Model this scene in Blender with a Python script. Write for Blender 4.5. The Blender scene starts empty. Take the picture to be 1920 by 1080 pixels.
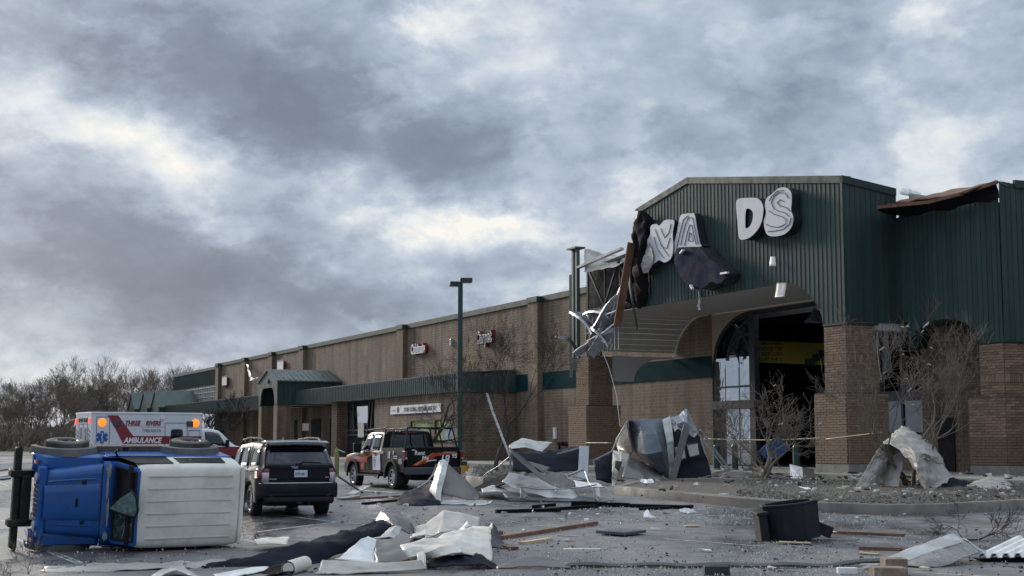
import bpy, bmesh, math, random
from mathutils import Vector, Matrix, noise as mnoise
from math import sin, cos, pi, radians, sqrt, atan2
random.seed(7)
S = bpy.context.scene
COL = S.collection
# ------------------------------------------------------------------ camera
FPX = 2700.0                      # focal length in pixels of a 1920 px wide frame
PITCH = math.atan(290.0 / FPX)
CZ = 2.25
cam = bpy.data.cameras.new('camera'); camo = bpy.data.objects.new('camera', cam); COL.objects.link(camo)
camo.location = (0, 0, CZ); camo.rotation_euler = (pi/2 + PITCH, 0, 0)
cam.sensor_width = 36; cam.lens = FPX / 1920 * 36; cam.clip_start = 0.1; cam.clip_end = 5000
S.camera = camo
S.render.resolution_x, S.render.resolution_y = 1024, 576
S.view_settings.view_transform = 'Standard'; S.view_settings.look = 'None'
S.view_settings.exposure = 0.0; S.view_settings.gamma = 1.0; S.view_settings.use_curve_mapping = False
S.cycles.use_denoising = True
S.cycles.max_bounces = 6; S.cycles.diffuse_bounces = 3; S.cycles.glossy_bounces = 3; S.cycles.transparent_max_bounces = 8
# ------------------------------------------------------------------ light
SUN_AZ = radians(-34)             # measured from +Y towards +X: the sun stands low on the left
SUN_EL = radians(18)
sl = bpy.data.lights.new('sun', 'SUN'); slo = bpy.data.objects.new('sun', sl); COL.objects.link(slo)
sl.energy = 2.6; sl.angle = radians(12); sl.color = (1.0, 0.91, 0.79)
sd = Vector((sin(SUN_AZ)*cos(SUN_EL), cos(SUN_AZ)*cos(SUN_EL), sin(SUN_EL)))
slo.rotation_euler = sd.to_track_quat('Z', 'Y').to_euler()
# ------------------------------------------------------------------ sky
W = bpy.data.worlds.new('World'); S.world = W; W.use_nodes = True
nt = W.node_tree; N = nt.nodes; L = nt.links; N.clear()
def nd(t, **k):
    n = N.new(t)
    for a, b in k.items(): setattr(n, a, b)
    return n
def mth(op, a, b=None, c=None, clamp=False):
    n = nd('ShaderNodeMath', operation=op, use_clamp=clamp)
    for i, v in enumerate((a, b, c)):
        if v is None: continue
        if isinstance(v, (int, float)): n.inputs[i].default_value = v
        else: L.new(v, n.inputs[i])
    return n.outputs[0]
sky = nd('ShaderNodeTexSky', sky_type='NISHITA', sun_disc=False, sun_elevation=SUN_EL, sun_rotation=SUN_AZ, air_density=1.2, dust_density=1.5)
tc = nd('ShaderNodeTexCoord'); sep = nd('ShaderNodeSeparateXYZ'); L.new(tc.outputs['Generated'], sep.inputs[0])
az = mth('ARCTAN2', sep.outputs[0], sep.outputs[1]); el = mth('ARCSINE', sep.outputs[2])
# domain warp so that cloud edges are ragged
mp = nd('ShaderNodeMapping'); L.new(tc.outputs['Generated'], mp.inputs[0]); mp.inputs['Rotation'].default_value = (0, radians(24), 0); mp.inputs['Scale'].default_value = (1, 1, 1.7)
def noise(scale, detail, rough, dist, vec, off=0.0):
    n = nd('ShaderNodeTexNoise', noise_dimensions='3D'); n.inputs['Scale'].default_value = scale; n.inputs['Detail'].default_value = detail
    n.inputs['Roughness'].default_value = rough; n.inputs['Distortion'].default_value = dist
    if off:
        m = nd('ShaderNodeVectorMath', operation='ADD'); m.inputs[1].default_value = (off, off*1.7, -off); L.new(vec, m.inputs[0]); vec = m.outputs[0]
    L.new(vec, n.inputs['Vector']); return n
nw = noise(7.0, 8, 0.62, 0.1, mp.outputs[0]); sw = nd('ShaderNodeSeparateColor'); L.new(nw.outputs['Color'], sw.inputs[0])
U = mth('ADD', mth('DIVIDE', az, 0.3414), mth('MULTIPLY', mth('SUBTRACT', sw.outputs[0], 0.5), 0.34))
nw2 = noise(26.0, 8, 0.65, 0.0, mp.outputs[0], 21.0); sw2 = nd('ShaderNodeSeparateColor'); L.new(nw2.outputs['Color'], sw2.inputs[0])
U = mth('ADD', U, mth('MULTIPLY', mth('SUBTRACT', sw2.outputs[0], 0.5), 0.16))
V = mth('ADD', mth('ADD', mth('DIVIDE', el, 0.298), mth('MULTIPLY', mth('SUBTRACT', sw2.outputs[1], 0.5), 0.13)), mth('MULTIPLY', mth('SUBTRACT', sw.outputs[1], 0.5), 0.30))
# cloud masses: (px, py, radius x, radius y, tilt, strength) as read off the photograph's 1920x1080 frame
BLOBS = [(215,140,380,95,8,-.50),(640,215,300,90,18,-.30),(770,285,270,70,22,-.42),(1040,190,260,90,-8,-.16),(1480,190,330,120,0,-.17),
  (230,455,330,60,10,-.36),(330,545,460,45,3,-.42),(470,395,150,30,14,-.30),(1290,300,250,60,12,-.10),(800,540,330,60,0,-.12),(420,625,420,50,0,-.22),(1500,60,250,60,0,-.08),
  (130,285,260,62,20,.50),(330,320,260,60,24,.34),(345,415,100,45,28,.50),(470,300,160,34,14,.10),(860,440,190,26,6,.62),(765,6,60,22,0,.50),(1240,355,80,36,-30,.55),(900,60,190,60,15,.15),
  (1040,60,90,90,40,.20),(1800,45,120,50,0,.34),(1560,25,150,45,0,.18),(1860,290,140,80,0,.22),(1000,455,110,40,0,.30),(680,605,60,16,20,.40),(300,690,60,20,20,.50),(120,700,220,36,0,.38),(60,640,200,26,0,.10),(560,340,120,30,30,.25)]
acc = None
for (bx, by, rx, ry, tilt, st) in BLOBS:
    cu, cv = (bx-960)/960.0, (830-by)/830.0
    du = mth('SUBTRACT', U, cu); dv = mth('SUBTRACT', V, cv)
    t = radians(tilt); k = 830/960.0
    # rotate in pixel space (y down => positive tilt slopes down to the right)
    a = mth('ADD', mth('MULTIPLY', du, cos(t)*960/rx), mth('MULTIPLY', dv, -sin(t)*830/rx))
    b = mth('ADD', mth('MULTIPLY', du, sin(t)*960/ry), mth('MULTIPLY', dv, cos(t)*830/ry))
    d2 = mth('ADD', mth('MULTIPLY', a, a), mth('MULTIPLY', b, b))
    g = mth('MULTIPLY', mth('POWER', 2.718, mth('MULTIPLY', d2, -0.8)), st*(.50 if st < 0 else .46))
    acc = g if acc is None else mth('ADD', acc, g)
n1 = noise(4.6, 11, 0.62, 0.08, mp.outputs[0], 3.1); n2 = noise(19.0, 10, 0.62, 0.1, mp.outputs[0], 7.7)
br = mth('ADD', acc, 0.615)
br = mth('ADD', br, mth('MULTIPLY', mth('SUBTRACT', n1.outputs[0], 0.5), 0.62))
n3 = noise(8.5, 9, 0.55, 0.15, mp.outputs[0], 12.4)
br = mth('ADD', br, mth('MULTIPLY', mth('SUBTRACT', mth('ABSOLUTE', mth('SUBTRACT', n3.outputs[0], 0.5)), 0.09), 0.85))
br = mth('ADD', br, mth('MULTIPLY', mth('SUBTRACT', n2.outputs[0], 0.5), 0.46), clamp=True)
def layer(scale, seed, lo, hi, amt, b):
    # a cloud bank with a defined edge
    q = noise(scale, 12, 0.57, 0.05, mp.outputs[0], seed); r_ = nd('ShaderNodeMapRange', interpolation_type='SMOOTHSTEP'); L.new(q.outputs[0], r_.inputs[0])
    r_.inputs[1].default_value = lo; r_.inputs[2].default_value = hi; r_.inputs[3].default_value = -amt; r_.inputs[4].default_value = amt
    return mth('ADD', b, r_.outputs[0], clamp=True)
br = layer(3.6, 31.0, .46, .53, .055, br); br = layer(6.5, 43.0, .50, .56, .05, br); br = layer(12.0, 57.0, .51, .57, .035, br)
ramp = nd('ShaderNodeValToRGB'); L.new(br, ramp.inputs[0]); cr = ramp.color_ramp
cr.elements[0].position = 0.05; cr.elements[0].color = (.172, .212, .288, 1); cr.elements[1].position = 1.0; cr.elements[1].color = (.97, .95, .89, 1)
for p_, c_ in ((.28, (.225, .275, .365, 1)), (.47, (.345, .415, .525, 1)), (.63, (.485, .56, .665, 1)), (.80, (.70, .755, .81, 1))):
    e = cr.elements.new(p_); e.color = c_
# overcast sky: the deck brightens steadily towards the zenith
zb = nd('ShaderNodeMapRange', interpolation_type='SMOOTHSTEP'); L.new(el, zb.inputs[0]); zb.inputs[1].default_value = 0.32; zb.inputs[2].default_value = 1.4; zb.inputs[3].default_value = 1.0; zb.inputs[4].default_value = 2.3
cm = nd('ShaderNodeVectorMath', operation='SCALE'); L.new(ramp.outputs[0], cm.inputs[0]); L.new(mth('MULTIPLY', zb.outputs[0], 10.0), cm.inputs['Scale'])
mix = nd('ShaderNodeMix', data_type='RGBA'); mix.inputs[0].default_value = 0.96; L.new(sky.outputs[0], mix.inputs[6]); L.new(cm.outputs[0], mix.inputs[7])
bg = nd('ShaderNodeBackground'); bg.inputs[1].default_value = 0.1; L.new(mix.outputs[2], bg.inputs[0])
wo = nd('ShaderNodeOutputWorld'); L.new(bg.outputs[0], wo.inputs[0])
W.cycles.sampling_method = 'MANUAL'; W.cycles.sample_map_resolution = 512

# ------------------------------------------------------------------ geometry helpers
def ray(px, py):
    u = (px-960)/FPX; v = (540-py)/FPX
    return Vector((u, cos(PITCH)-v*sin(PITCH), sin(PITCH)+v*cos(PITCH)))
def P(px, py, y):
    d = ray(px, py); return Vector((0, 0, CZ)) + d*(y/d.y)
def gz(x, y):
    # the lot climbs 1.5 % away from the camera and levels out before the store
    t = y if y < 54 else 54 + 5*(1-math.exp(-(y-54)/5.0))
    return 0.015*min(t, 59)
def G(px, py, h=0.0):
    lo, hi = 3.0, 900.0
    for _ in range(60):
        m = (lo+hi)/2; q = P(px, py, m)
        if q.z > gz(q.x, q.y)+h: lo = m
        else: hi = m
    return P(px, py, lo)
def on(x, y, h=0.0): return Vector((x, y, gz(x, y)+h))

class MB:
    """collects verts and faces, builds ONE mesh object"""
    def __init__(s): s.v = []; s.f = []; s.m = []; s.sm = []
    def add(s, vs, fs, mat=None, smooth=False):
        o = len(s.v); s.v += [tuple(v) for v in vs]
        for f in fs: s.f.append(tuple(i+o for i in f)); s.m.append(mat); s.sm.append(smooth)
        return s
    def box(s, a, b, mat=None, M=None):
        (x0,y0,z0),(x1,y1,z1) = a, b
        vs = [Vector(q) for q in ((x0,y0,z0),(x1,y0,z0),(x1,y1,z0),(x0,y1,z0),(x0,y0,z1),(x1,y0,z1),(x1,y1,z1),(x0,y1,z1))]
        if M: vs = [M @ q for q in vs]
        return s.add(vs, [(0,3,2,1),(4,5,6,7),(0,1,5,4),(1,2,6,5),(2,3,7,6),(3,0,4,7)], mat)
    def cbox(s, c, d, mat=None, M=None):
        return s.box([c[i]-d[i]/2 for i in range(3)], [c[i]+d[i]/2 for i in range(3)], mat, M)
    def prism(s, poly, d, mat=None, M=None):
        """poly: list of 3D points (planar), extruded by vector d"""
        d = Vector(d); a = [Vector(p) for p in poly]; n = len(a); vs = a + [p+d for p in a]
        if M: vs = [M @ q for q in vs]
        fs = [tuple(range(n))[::-1], tuple(range(n, 2*n))] + [(i, (i+1) % n, n+(i+1) % n, n+i) for i in range(n)]
        return s.add(vs, fs, mat)
    def tube(s, pts, r, n=6, mat=None, cap=True, smooth=True):
        pts = [Vector(p) for p in pts]; k = len(pts); rs = r if isinstance(r, (list, tuple)) else [r]*k
        vs = []; up = Vector((0.13, 0.07, 1)).normalized()
        for i, p in enumerate(pts):
            t = (pts[min(i+1, k-1)]-pts[max(i-1, 0)])
            t = t.normalized() if t.length > 1e-9 else Vector((0, 0, 1))
            a = t.cross(up)
            if a.length < 1e-3: a = t.cross(Vector((1, 0, 0)))
            a.normalize(); b = t.cross(a)
            for j in range(n):
                w = 2*pi*j/n; vs.append(p + (a*cos(w)+b*sin(w))*rs[i])
        fs = [(i*n+j, i*n+(j+1) % n, (i+1)*n+(j+1) % n, (i+1)*n+j) for i in range(k-1) for j in range(n)]
        if cap: fs += [tuple(range(n))[::-1], tuple(range((k-1)*n, k*n))]
        return s.add(vs, fs, mat, smooth)
    def bar(s, a, b, w, h, mat=None, up=(0, 0, 1)):
        a = Vector(a); b = Vector(b); t = (b-a).normalized(); x = t.cross(Vector(up))
        if x.length < 1e-3: x = t.cross(Vector((1, 0, 0)))
        x.normalize(); y = x.cross(t)
        vs = [q + x*(w/2*i) + y*(h/2*j) for q in (a, b) for i, j in ((-1,-1),(1,-1),(1,1),(-1,1))]
        return s.add(vs, [(3,2,1,0),(4,5,6,7),(0,1,5,4),(1,2,6,5),(2,3,7,6),(3,0,4,7)], mat)
    def lathe(s, prof, n=24, axis='z', c=(0, 0, 0), mat=None, smooth=True, a0=0, a1=2*pi, closed=True):
        c = Vector(c); vs = []; k = len(prof)
        for j in range(n):
            w = a0 + (a1-a0)*j/(n if closed else n-1)
            for (r, h) in prof:
                q = (r*cos(w), r*sin(w), h)
                if axis == 'y': q = (q[0], q[2], q[1])
                if axis == 'x': q = (q[2], q[0], q[1])
                vs.append(c+Vector(q))
        fs = []
        for j in range(n if closed else n-1):
            j2 = (j+1) % n
            for i in range(k-1): fs.append((j*k+i, j2*k+i, j2*k+i+1, j*k+i+1))
        return s.add(vs, fs, mat, smooth)
    def grid(s, rows, mat=None, smooth=True, close=False):
        h = len(rows); w = len(rows[0]); vs = [p for r in rows for p in r]; fs = []
        for i in range(h-1):
            for j in range(w if close else w-1):
                j2 = (j+1) % w
                fs.append((i*w+j, i*w+j2, (i+1)*w+j2, (i+1)*w+j))
        return s.add(vs, fs, mat, smooth)
    def build(s, name, mat=None, parent=None, M=None, kind=None, label=None, solid=None, bevel=None, sharp=40, recalc=False, sub=None):
        me = bpy.data.meshes.new(name); me.from_pydata(s.v, [], s.f)
        slots = []; idx = []
        for m in s.m:
            m = m or mat
            if m not in slots: slots.append(m)
            idx.append(slots.index(m))
        for m in slots: me.materials.append(m)
        me.polygons.foreach_set('material_index', idx); me.polygons.foreach_set('use_smooth', s.sm)
        if recalc:
            b = bmesh.new(); b.from_mesh(me); bmesh.ops.remove_doubles(b, verts=b.verts, dist=1e-5); bmesh.ops.recalc_face_normals(b, faces=b.faces); b.to_mesh(me); b.free()
        if any(s.sm): me.set_sharp_from_angle(angle=radians(sharp))
        o = bpy.data.objects.new(name, me); COL.objects.link(o)
        if parent is not None: o.parent = parent
        if M is not None:
            if parent is not None: o.matrix_basis = M
            else: o.matrix_world = M
        if solid: md = o.modifiers.new('solid', 'SOLIDIFY'); md.thickness = solid; md.offset = 0
        if sub: md = o.modifiers.new('sub', 'SUBSURF'); md.levels = md.render_levels = sub
        if bevel: md = o.modifiers.new('bev', 'BEVEL'); md.width = bevel; md.segments = 2; md.limit_method = 'ANGLE'; md.angle_limit = radians(40)
        if kind: o['kind'] = kind
        if label: o['label'] = label
        return o
def tag(o, label, cat, group=None, kind=None):
    o['label'] = label; o['category'] = cat
    if group: o['group'] = group
    if kind: o['kind'] = kind
    return o
def thing(name, label, cat, M=None, group=None):
    o = bpy.data.objects.new(name, None); COL.objects.link(o); o.empty_display_size = .2
    if M is not None: o.matrix_world = M
    return tag(o, label, cat, group)
def copy_tree(o, parent=None):
    c = o.copy(); COL.objects.link(c)
    if parent is not None: c.parent = parent
    for ch in KIDS.get(o.name, None) or [q for q in bpy.data.objects if q.parent == o]: copy_tree(ch, c)
    return c
KIDS = {}
def dup(o, parent=None, M=None):
    c = o.copy(); COL.objects.link(c)
    if parent is not None: c.parent = parent
    if M is not None: c.matrix_basis = M
    return c
def T(x=0, y=0, z=0, rz=0, rx=0, ry=0): return Matrix.Translation((x, y, z)) @ Matrix.Rotation(rz, 4, 'Z') @ Matrix.Rotation(ry, 4, 'Y') @ Matrix.Rotation(rx, 4, 'X')
def frame(o, x, y, z):
    m = Matrix.Identity(4)
    for i, c in enumerate((x, y, z)):
        for j in range(3): m[j][i] = c[j]
    for j in range(3): m[j][3] = o[j]
    return m

# ------------------------------------------------------------------ materials
def mat(name, col, rough=.6, metal=0., var=.18, scale=3., bump=0., bscale=40., rnd=0., coat=0., spec=.5, dirt=None, dscale=1.5, damt=.5, stretch=(1, 1, 1), rvar=.15, emis=None, estr=0.):
    m = bpy.data.materials.new(name); m.use_nodes = True; n = m.node_tree.nodes; l = m.node_tree.links
    b = n['Principled BSDF']; b.inputs['Roughness'].default_value = rough; b.inputs['Metallic'].default_value = metal
    b.inputs['Coat Weight'].default_value = coat; b.inputs['Coat Roughness'].default_value = .08; b.inputs['Specular IOR Level'].default_value = spec
    if emis: b.inputs['Emission Color'].default_value = (*emis, 1); b.inputs['Emission Strength'].default_value = estr
    tcn = n.new('ShaderNodeTexCoord'); mpn = n.new('ShaderNodeMapping'); l.new(tcn.outputs['Object'], mpn.inputs[0]); mpn.inputs['Scale'].default_value = stretch
    nz = n.new('ShaderNodeTexNoise'); nz.inputs['Scale'].default_value = scale; nz.inputs['Detail'].default_value = 8; nz.inputs['Roughness'].default_value = .62; l.new(mpn.outputs[0], nz.inputs['Vector'])
    rp = n.new('ShaderNodeValToRGB'); l.new(nz.outputs[0], rp.inputs[0])
    rp.color_ramp.elements[0].position = .3; rp.color_ramp.elements[1].position = .7
    rp.color_ramp.elements[0].color = (*[max(0, c*(1-var)) for c in col], 1); rp.color_ramp.elements[1].color = (*[min(1, c*(1+var)) for c in col], 1)
    out = rp.outputs[0]
    if dirt:
        dz = n.new('ShaderNodeTexNoise'); dz.inputs['Scale'].default_value = dscale; dz.inputs['Detail'].default_value = 10; dz.inputs['Roughness'].default_value = .7; l.new(tcn.outputs['Object'], dz.inputs['Vector'])
        dm = n.new('ShaderNodeMapRange'); l.new(dz.outputs[0], dm.inputs[0]); dm.inputs[1].default_value = .48; dm.inputs[2].default_value = .68; dm.inputs[4].default_value = damt
        mx = n.new('ShaderNodeMix'); mx.data_type = 'RGBA'; l.new(dm.outputs[0], mx.inputs[0]); l.new(out, mx.inputs[6]); mx.inputs[7].default_value = (*dirt, 1); out = mx.outputs[2]
    if rnd:
        oi = n.new('ShaderNodeObjectInfo'); mr = n.new('ShaderNodeMapRange'); l.new(oi.outputs['Random'], mr.inputs[0]); mr.inputs[3].default_value = 1-rnd; mr.inputs[4].default_value = 1+rnd
        sc = n.new('ShaderNodeVectorMath'); sc.operation = 'SCALE'; l.new(out, sc.inputs[0]); l.new(mr.outputs[0], sc.inputs['Scale']); out = sc.outputs[0]
    l.new(out, b.inputs['Base Color'])
    if rvar:
        rr = n.new('ShaderNodeMapRange'); l.new(nz.outputs[0], rr.inputs[0]); rr.inputs[1].default_value = .3; rr.inputs[2].default_value = .7
        rr.inputs[3].default_value = max(.02, rough-rvar); rr.inputs[4].default_value = min(1, rough+rvar); l.new(rr.outputs[0], b.inputs['Roughness'])
    if bump:
        bz = n.new('ShaderNodeTexNoise'); bz.inputs['Scale'].default_value = bscale; bz.inputs['Detail'].default_value = 6; l.new(mpn.outputs[0], bz.inputs['Vector'])
        bp = n.new('ShaderNodeBump'); bp.inputs['Strength'].default_value = 1; bp.inputs['Distance'].default_value = bump; l.new(bz.outputs[0], bp.inputs['Height']); l.new(bp.outputs[0], b.inputs['Normal'])
    return m
def brickmat(name, bw, bh, c1, c2, mortar, msize=.012, patch=.35, bump=.01, soldier=False):
    """running bond on any upright face of an axis-aligned block (object space, metres)"""
    m = bpy.data.materials.new(name); m.use_nodes = True; n = m.node_tree.nodes; l = m.node_tree.links; b = n['Principled BSDF']
    tcn = n.new('ShaderNodeTexCoord'); sp = n.new('ShaderNodeSeparateXYZ'); l.new(tcn.outputs['Object'], sp.inputs[0])
    ad = n.new('ShaderNodeMath'); ad.operation = 'ADD'; l.new(sp.outputs[0], ad.inputs[0]); l.new(sp.outputs[1], ad.inputs[1])
    cb = n.new('ShaderNodeCombineXYZ'); l.new(ad.outputs[0], cb.inputs[0]); l.new(sp.outputs[2], cb.inputs[1])
    bt = n.new('ShaderNodeTexBrick'); l.new(cb.outputs[0], bt.inputs['Vector']); bt.inputs['Scale'].default_value = 1
    bt.inputs['Brick Width'].default_value = bw; bt.inputs['Row Height'].default_value = bh; bt.inputs['Mortar Size'].default_value = msize; bt.inputs['Mortar Smooth'].default_value = .2
    bt.inputs['Color1'].default_value = (*c1, 1); bt.inputs['Color2'].default_value = (*c2, 1); bt.inputs['Mortar'].default_value = (*mortar, 1)
    nz = n.new('ShaderNodeTexNoise'); nz.inputs['Scale'].default_value = .55; nz.inputs['Detail'].default_value = 9; nz.inputs['Roughness'].default_value = .65
    mpn = n.new('ShaderNodeMapping'); mpn.inputs['Scale'].default_value = (1, 1, .45); l.new(tcn.outputs['Object'], mpn.inputs[0]); l.new(mpn.outputs[0], nz.inputs['Vector'])
    mr = n.new('ShaderNodeMapRange'); l.new(nz.outputs[0], mr.inputs[0]); mr.inputs[1].default_value = .3; mr.inputs[2].default_value = .7; mr.inputs[3].default_value = 1-patch; mr.inputs[4].default_value = 1+patch
    sc = n.new('ShaderNodeVectorMath'); sc.operation = 'SCALE'; l.new(bt.outputs['Color'], sc.inputs[0]); l.new(mr.outputs[0], sc.inputs['Scale']); l.new(sc.outputs[0], b.inputs['Base Color'])
    st = n.new('ShaderNodeTexNoise'); st.inputs['Scale'].default_value = 1.0; st.inputs['Detail'].default_value = 7; st.inputs['Roughness'].default_value = .7
    sm = n.new('ShaderNodeMapping'); sm.inputs['Scale'].default_value = (1.3, 1.3, .09); l.new(tcn.outputs['Object'], sm.inputs[0]); l.new(sm.outputs[0], st.inputs['Vector'])
    sr = n.new('ShaderNodeMapRange'); l.new(st.outputs[0], sr.inputs[0]); sr.inputs[1].default_value = .42; sr.inputs[2].default_value = .66; sr.inputs[3].default_value = 1.12; sr.inputs[4].default_value = .58
    s2 = n.new('ShaderNodeVectorMath'); s2.operation = 'SCALE'; l.new(sc.outputs[0], s2.inputs[0]); l.new(sr.outputs[0], s2.inputs['Scale']); l.new(s2.outputs[0], b.inputs['Base Color'])
    b.inputs['Roughness'].default_value = .85
    bp = n.new('ShaderNodeBump'); bp.inputs['Distance'].default_value = bump; bp.invert = True; l.new(bt.outputs['Fac'], bp.inputs['Height'])
    fz = n.new('ShaderNodeTexNoise'); fz.inputs['Scale'].default_value = 28; fz.inputs['Detail'].default_value = 5; l.new(tcn.outputs['Object'], fz.inputs['Vector'])
    b2 = n.new('ShaderNodeBump'); b2.inputs['Distance'].default_value = .012; l.new(fz.outputs[0], b2.inputs['Height']); l.new(bp.outputs[0], b2.inputs['Normal']); l.new(b2.outputs[0], b.inputs['Normal'])
    return m
def glassmat(name, tint, refl=.5, rough=.03, op=.8):
    """dark mirror-like glazing: part reflecting, part see-through, part tinted"""
    m = bpy.data.materials.new(name); m.use_nodes = True; n = m.node_tree.nodes; l = m.node_tree.links; n.clear()
    o = n.new('ShaderNodeOutputMaterial'); g = n.new('ShaderNodeBsdfGlossy'); g.inputs['Roughness'].default_value = rough; g.inputs[0].default_value = (.9, .95, 1, 1)
    t = n.new('ShaderNodeBsdfTransparent'); t.inputs[0].default_value = (*tint, 1); d = n.new('ShaderNodeBsdfDiffuse'); d.inputs[0].default_value = (tint[0]*.12, tint[1]*.12, tint[2]*.12, 1)
    m1 = n.new('ShaderNodeMixShader'); m1.inputs[0].default_value = op; l.new(t.outputs[0], m1.inputs[1]); l.new(d.outputs[0], m1.inputs[2])
    fr = n.new('ShaderNodeFresnel'); fr.inputs[0].default_value = 1.5; ad = n.new('ShaderNodeMath'); ad.operation = 'ADD'; ad.use_clamp = True; l.new(fr.outputs[0], ad.inputs[0]); ad.inputs[1].default_value = refl
    nz = n.new('ShaderNodeTexNoise'); nz.inputs['Scale'].default_value = 1.1; bp = n.new('ShaderNodeBump'); bp.inputs['Distance'].default_value = .012; l.new(nz.outputs[0], bp.inputs['Height']); l.new(bp.outputs[0], g.inputs['Normal'])
    m2 = n.new('ShaderNodeMixShader'); l.new(ad.outputs[0], m2.inputs[0]); l.new(m1.outputs[0], m2.inputs[1]); l.new(g.outputs[0], m2.inputs[2]); l.new(m2.outputs[0], o.inputs[0])
    return m
def flat(name, col, rough=.5, **k): return mat(name, col, rough, var=k.pop('var', .06), **k)
K = {}
K['green'] = mat('green_siding', (.040, .068, .062), .55, metal=.0, var=.22, scale=.8, rnd=.14, rvar=.1, stretch=(1, 1, .25), dirt=(.026, .05, .05), damt=.5, spec=.2)
K['green_trim'] = mat('green_trim', (.022, .044, .038), .55, var=.2, scale=2, spec=.3)
K['teal'] = mat('teal_band', (.007, .034, .040), .9, var=.2, scale=1.2, spec=.05)
K['grey_green'] = mat('grey_green_lit_metal', (.052, .082, .073), .42, var=.2, scale=1.0, rnd=.1, dirt=(.10, .115, .105), damt=.5)  # paler copy of the green; portico and canopy fronts carry their light in it
K['soffit'] = mat('soffit_board', (.46, .45, .43), .6, var=.12, scale=1.5, rnd=.06, dirt=(.30, .285, .26), damt=.5)
K['cream'] = mat('cream_plaster', (.34, .27, .20), .8, var=.12)
K['block'] = brickmat('block_wall', .40, .20, (.145, .100, .065), (.19, .133, .087), (.28, .235, .18), .014, .42)
K['brickw'] = brickmat('brick_courses', .42, .105, (.195, .132, .086), (.25, .172, .113), (.12, .09, .067), .011, .25)
K['brick'] = mat('brick_clay', (.225, .152, .099), .85, var=.25, scale=6, rnd=.28, bump=.006, bscale=35)
K['mortar'] = mat('mortar', (.10, .075, .055), .95, var=.2, scale=9)
K['concrete'] = mat('concrete', (.28, .265, .24), .85, var=.2, scale=2.5, bump=.004, bscale=30, dirt=(.13, .12, .10), damt=.7)
K['kerb'] = mat('kerb_concrete', (.19, .175, .155), .8, var=.25, scale=2, bump=.004, bscale=30, dirt=(.09, .08, .07), damt=.8)
K['glass_dim'] = glassmat('dim_store_glass', (.30, .38, .42), .10)
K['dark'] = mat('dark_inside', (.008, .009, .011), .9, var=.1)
K['darkframe'] = mat('window_frame_dark', (.012, .015, .019), .4, var=.1)
K['glass'] = glassmat('store_glass', (.35, .42, .45), .5)
K['carglass'] = glassmat('car_glass', (.06, .085, .095), .02, .02, .9)
K['steel'] = mat('galvanised_steel', (.33, .35, .37), .48, metal=.55, var=.2, scale=6, dirt=(.16, .16, .16), damt=.6)
K['steel_dark'] = mat('dark_steel', (.05, .054, .06), .5, metal=.5, var=.3, scale=5)
K['wood'] = mat('weathered_lumber', (.21, .105, .06), .75, var=.35, scale=4, stretch=(1, 1, 1), bump=.003, bscale=60, dirt=(.08, .045, .03), damt=.7)
K['wood_pale'] = mat('split_pale_wood', (.55, .42, .25), .75, var=.2, scale=8)
K['white'] = mat('white_sheet', (.80, .80, .78), .5, var=.06, scale=3, dirt=(.42, .40, .37), damt=.55, dscale=2.5)
K['offwhite'] = mat('off_white_membrane', (.72, .68, .59), .5, var=.12, scale=2.5, dirt=(.30, .27, .22), damt=.7, dscale=2.0, bump=.004, bscale=9)
K['tarp'] = mat('grey_tarp_membrane', (.40, .385, .35), .6, var=.14, scale=2.5, dirt=(.20, .185, .16), damt=.7, dscale=1.8, bump=.006, bscale=7)
K['navy'] = mat('navy_membrane', (.010, .013, .022), .8, var=.3, scale=3, spec=.14, dirt=(.020, .024, .033), damt=.7, bump=.006, bscale=8)
K['navy_sign'] = mat('navy_sign_panel', (.008, .014, .040), .8, var=.3, scale=2, dirt=(.018, .024, .042), damt=.4, spec=.12)
K['black'] = mat('black_rubbery', (.007, .007, .008), .9, var=.3, scale=4, spec=.15)
K['grey_sheet'] = mat('grey_sheet_metal', (.155, .15, .135), .45, metal=.25, var=.2, scale=2.2, dirt=(.085, .08, .07), damt=.7, bump=.005, bscale=5)
K['blue_sheet'] = mat('blue_grey_sheet_metal', (.085, .105, .125), .5, metal=.25, var=.3, scale=1.6, dirt=(.16, .17, .175), damt=.5, bump=.012, bscale=3)
K['pale_metal'] = mat('pale_painted_metal', (.52, .52, .49), .38, metal=.3, var=.14, scale=2.5, dirt=(.22, .21, .19), damt=.7, bump=.004, bscale=6)
# ================================================================== the store
C0 = P(1588, 700, 59.0); C0.z = 0
BX = Vector((.421, -.907, 0)).normalized(); BY = Vector((-BX.y, BX.x, 0)); BZ = Vector((0, 0, 1))
BM = frame(C0, BX, BY, BZ)          # store frame: x runs along the front towards the viewer, y into the store
FL = 1.03                           # pavement level at the store
TW = 5.5                            # main wall plane
def bw(x, y, z): return BM @ Vector((x, y, z))
def gable(x): return 15.22 - .1625*abs(x+12)
AL, AR, AZ, ASP = -22.5, -1.45, 9.2, 7.12
def arch(x, l=AL, r=AR, a=2.7, zt=AZ, zs=ASP, p=1.7):
    if x <= l or x >= r: return zs
    d = min(x-l, r-x)
    if d >= a: return zt
    q = (a-d)/a
    return zs + (zt-zs)*max(0, 1-q**p)**(1/p)

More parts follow.
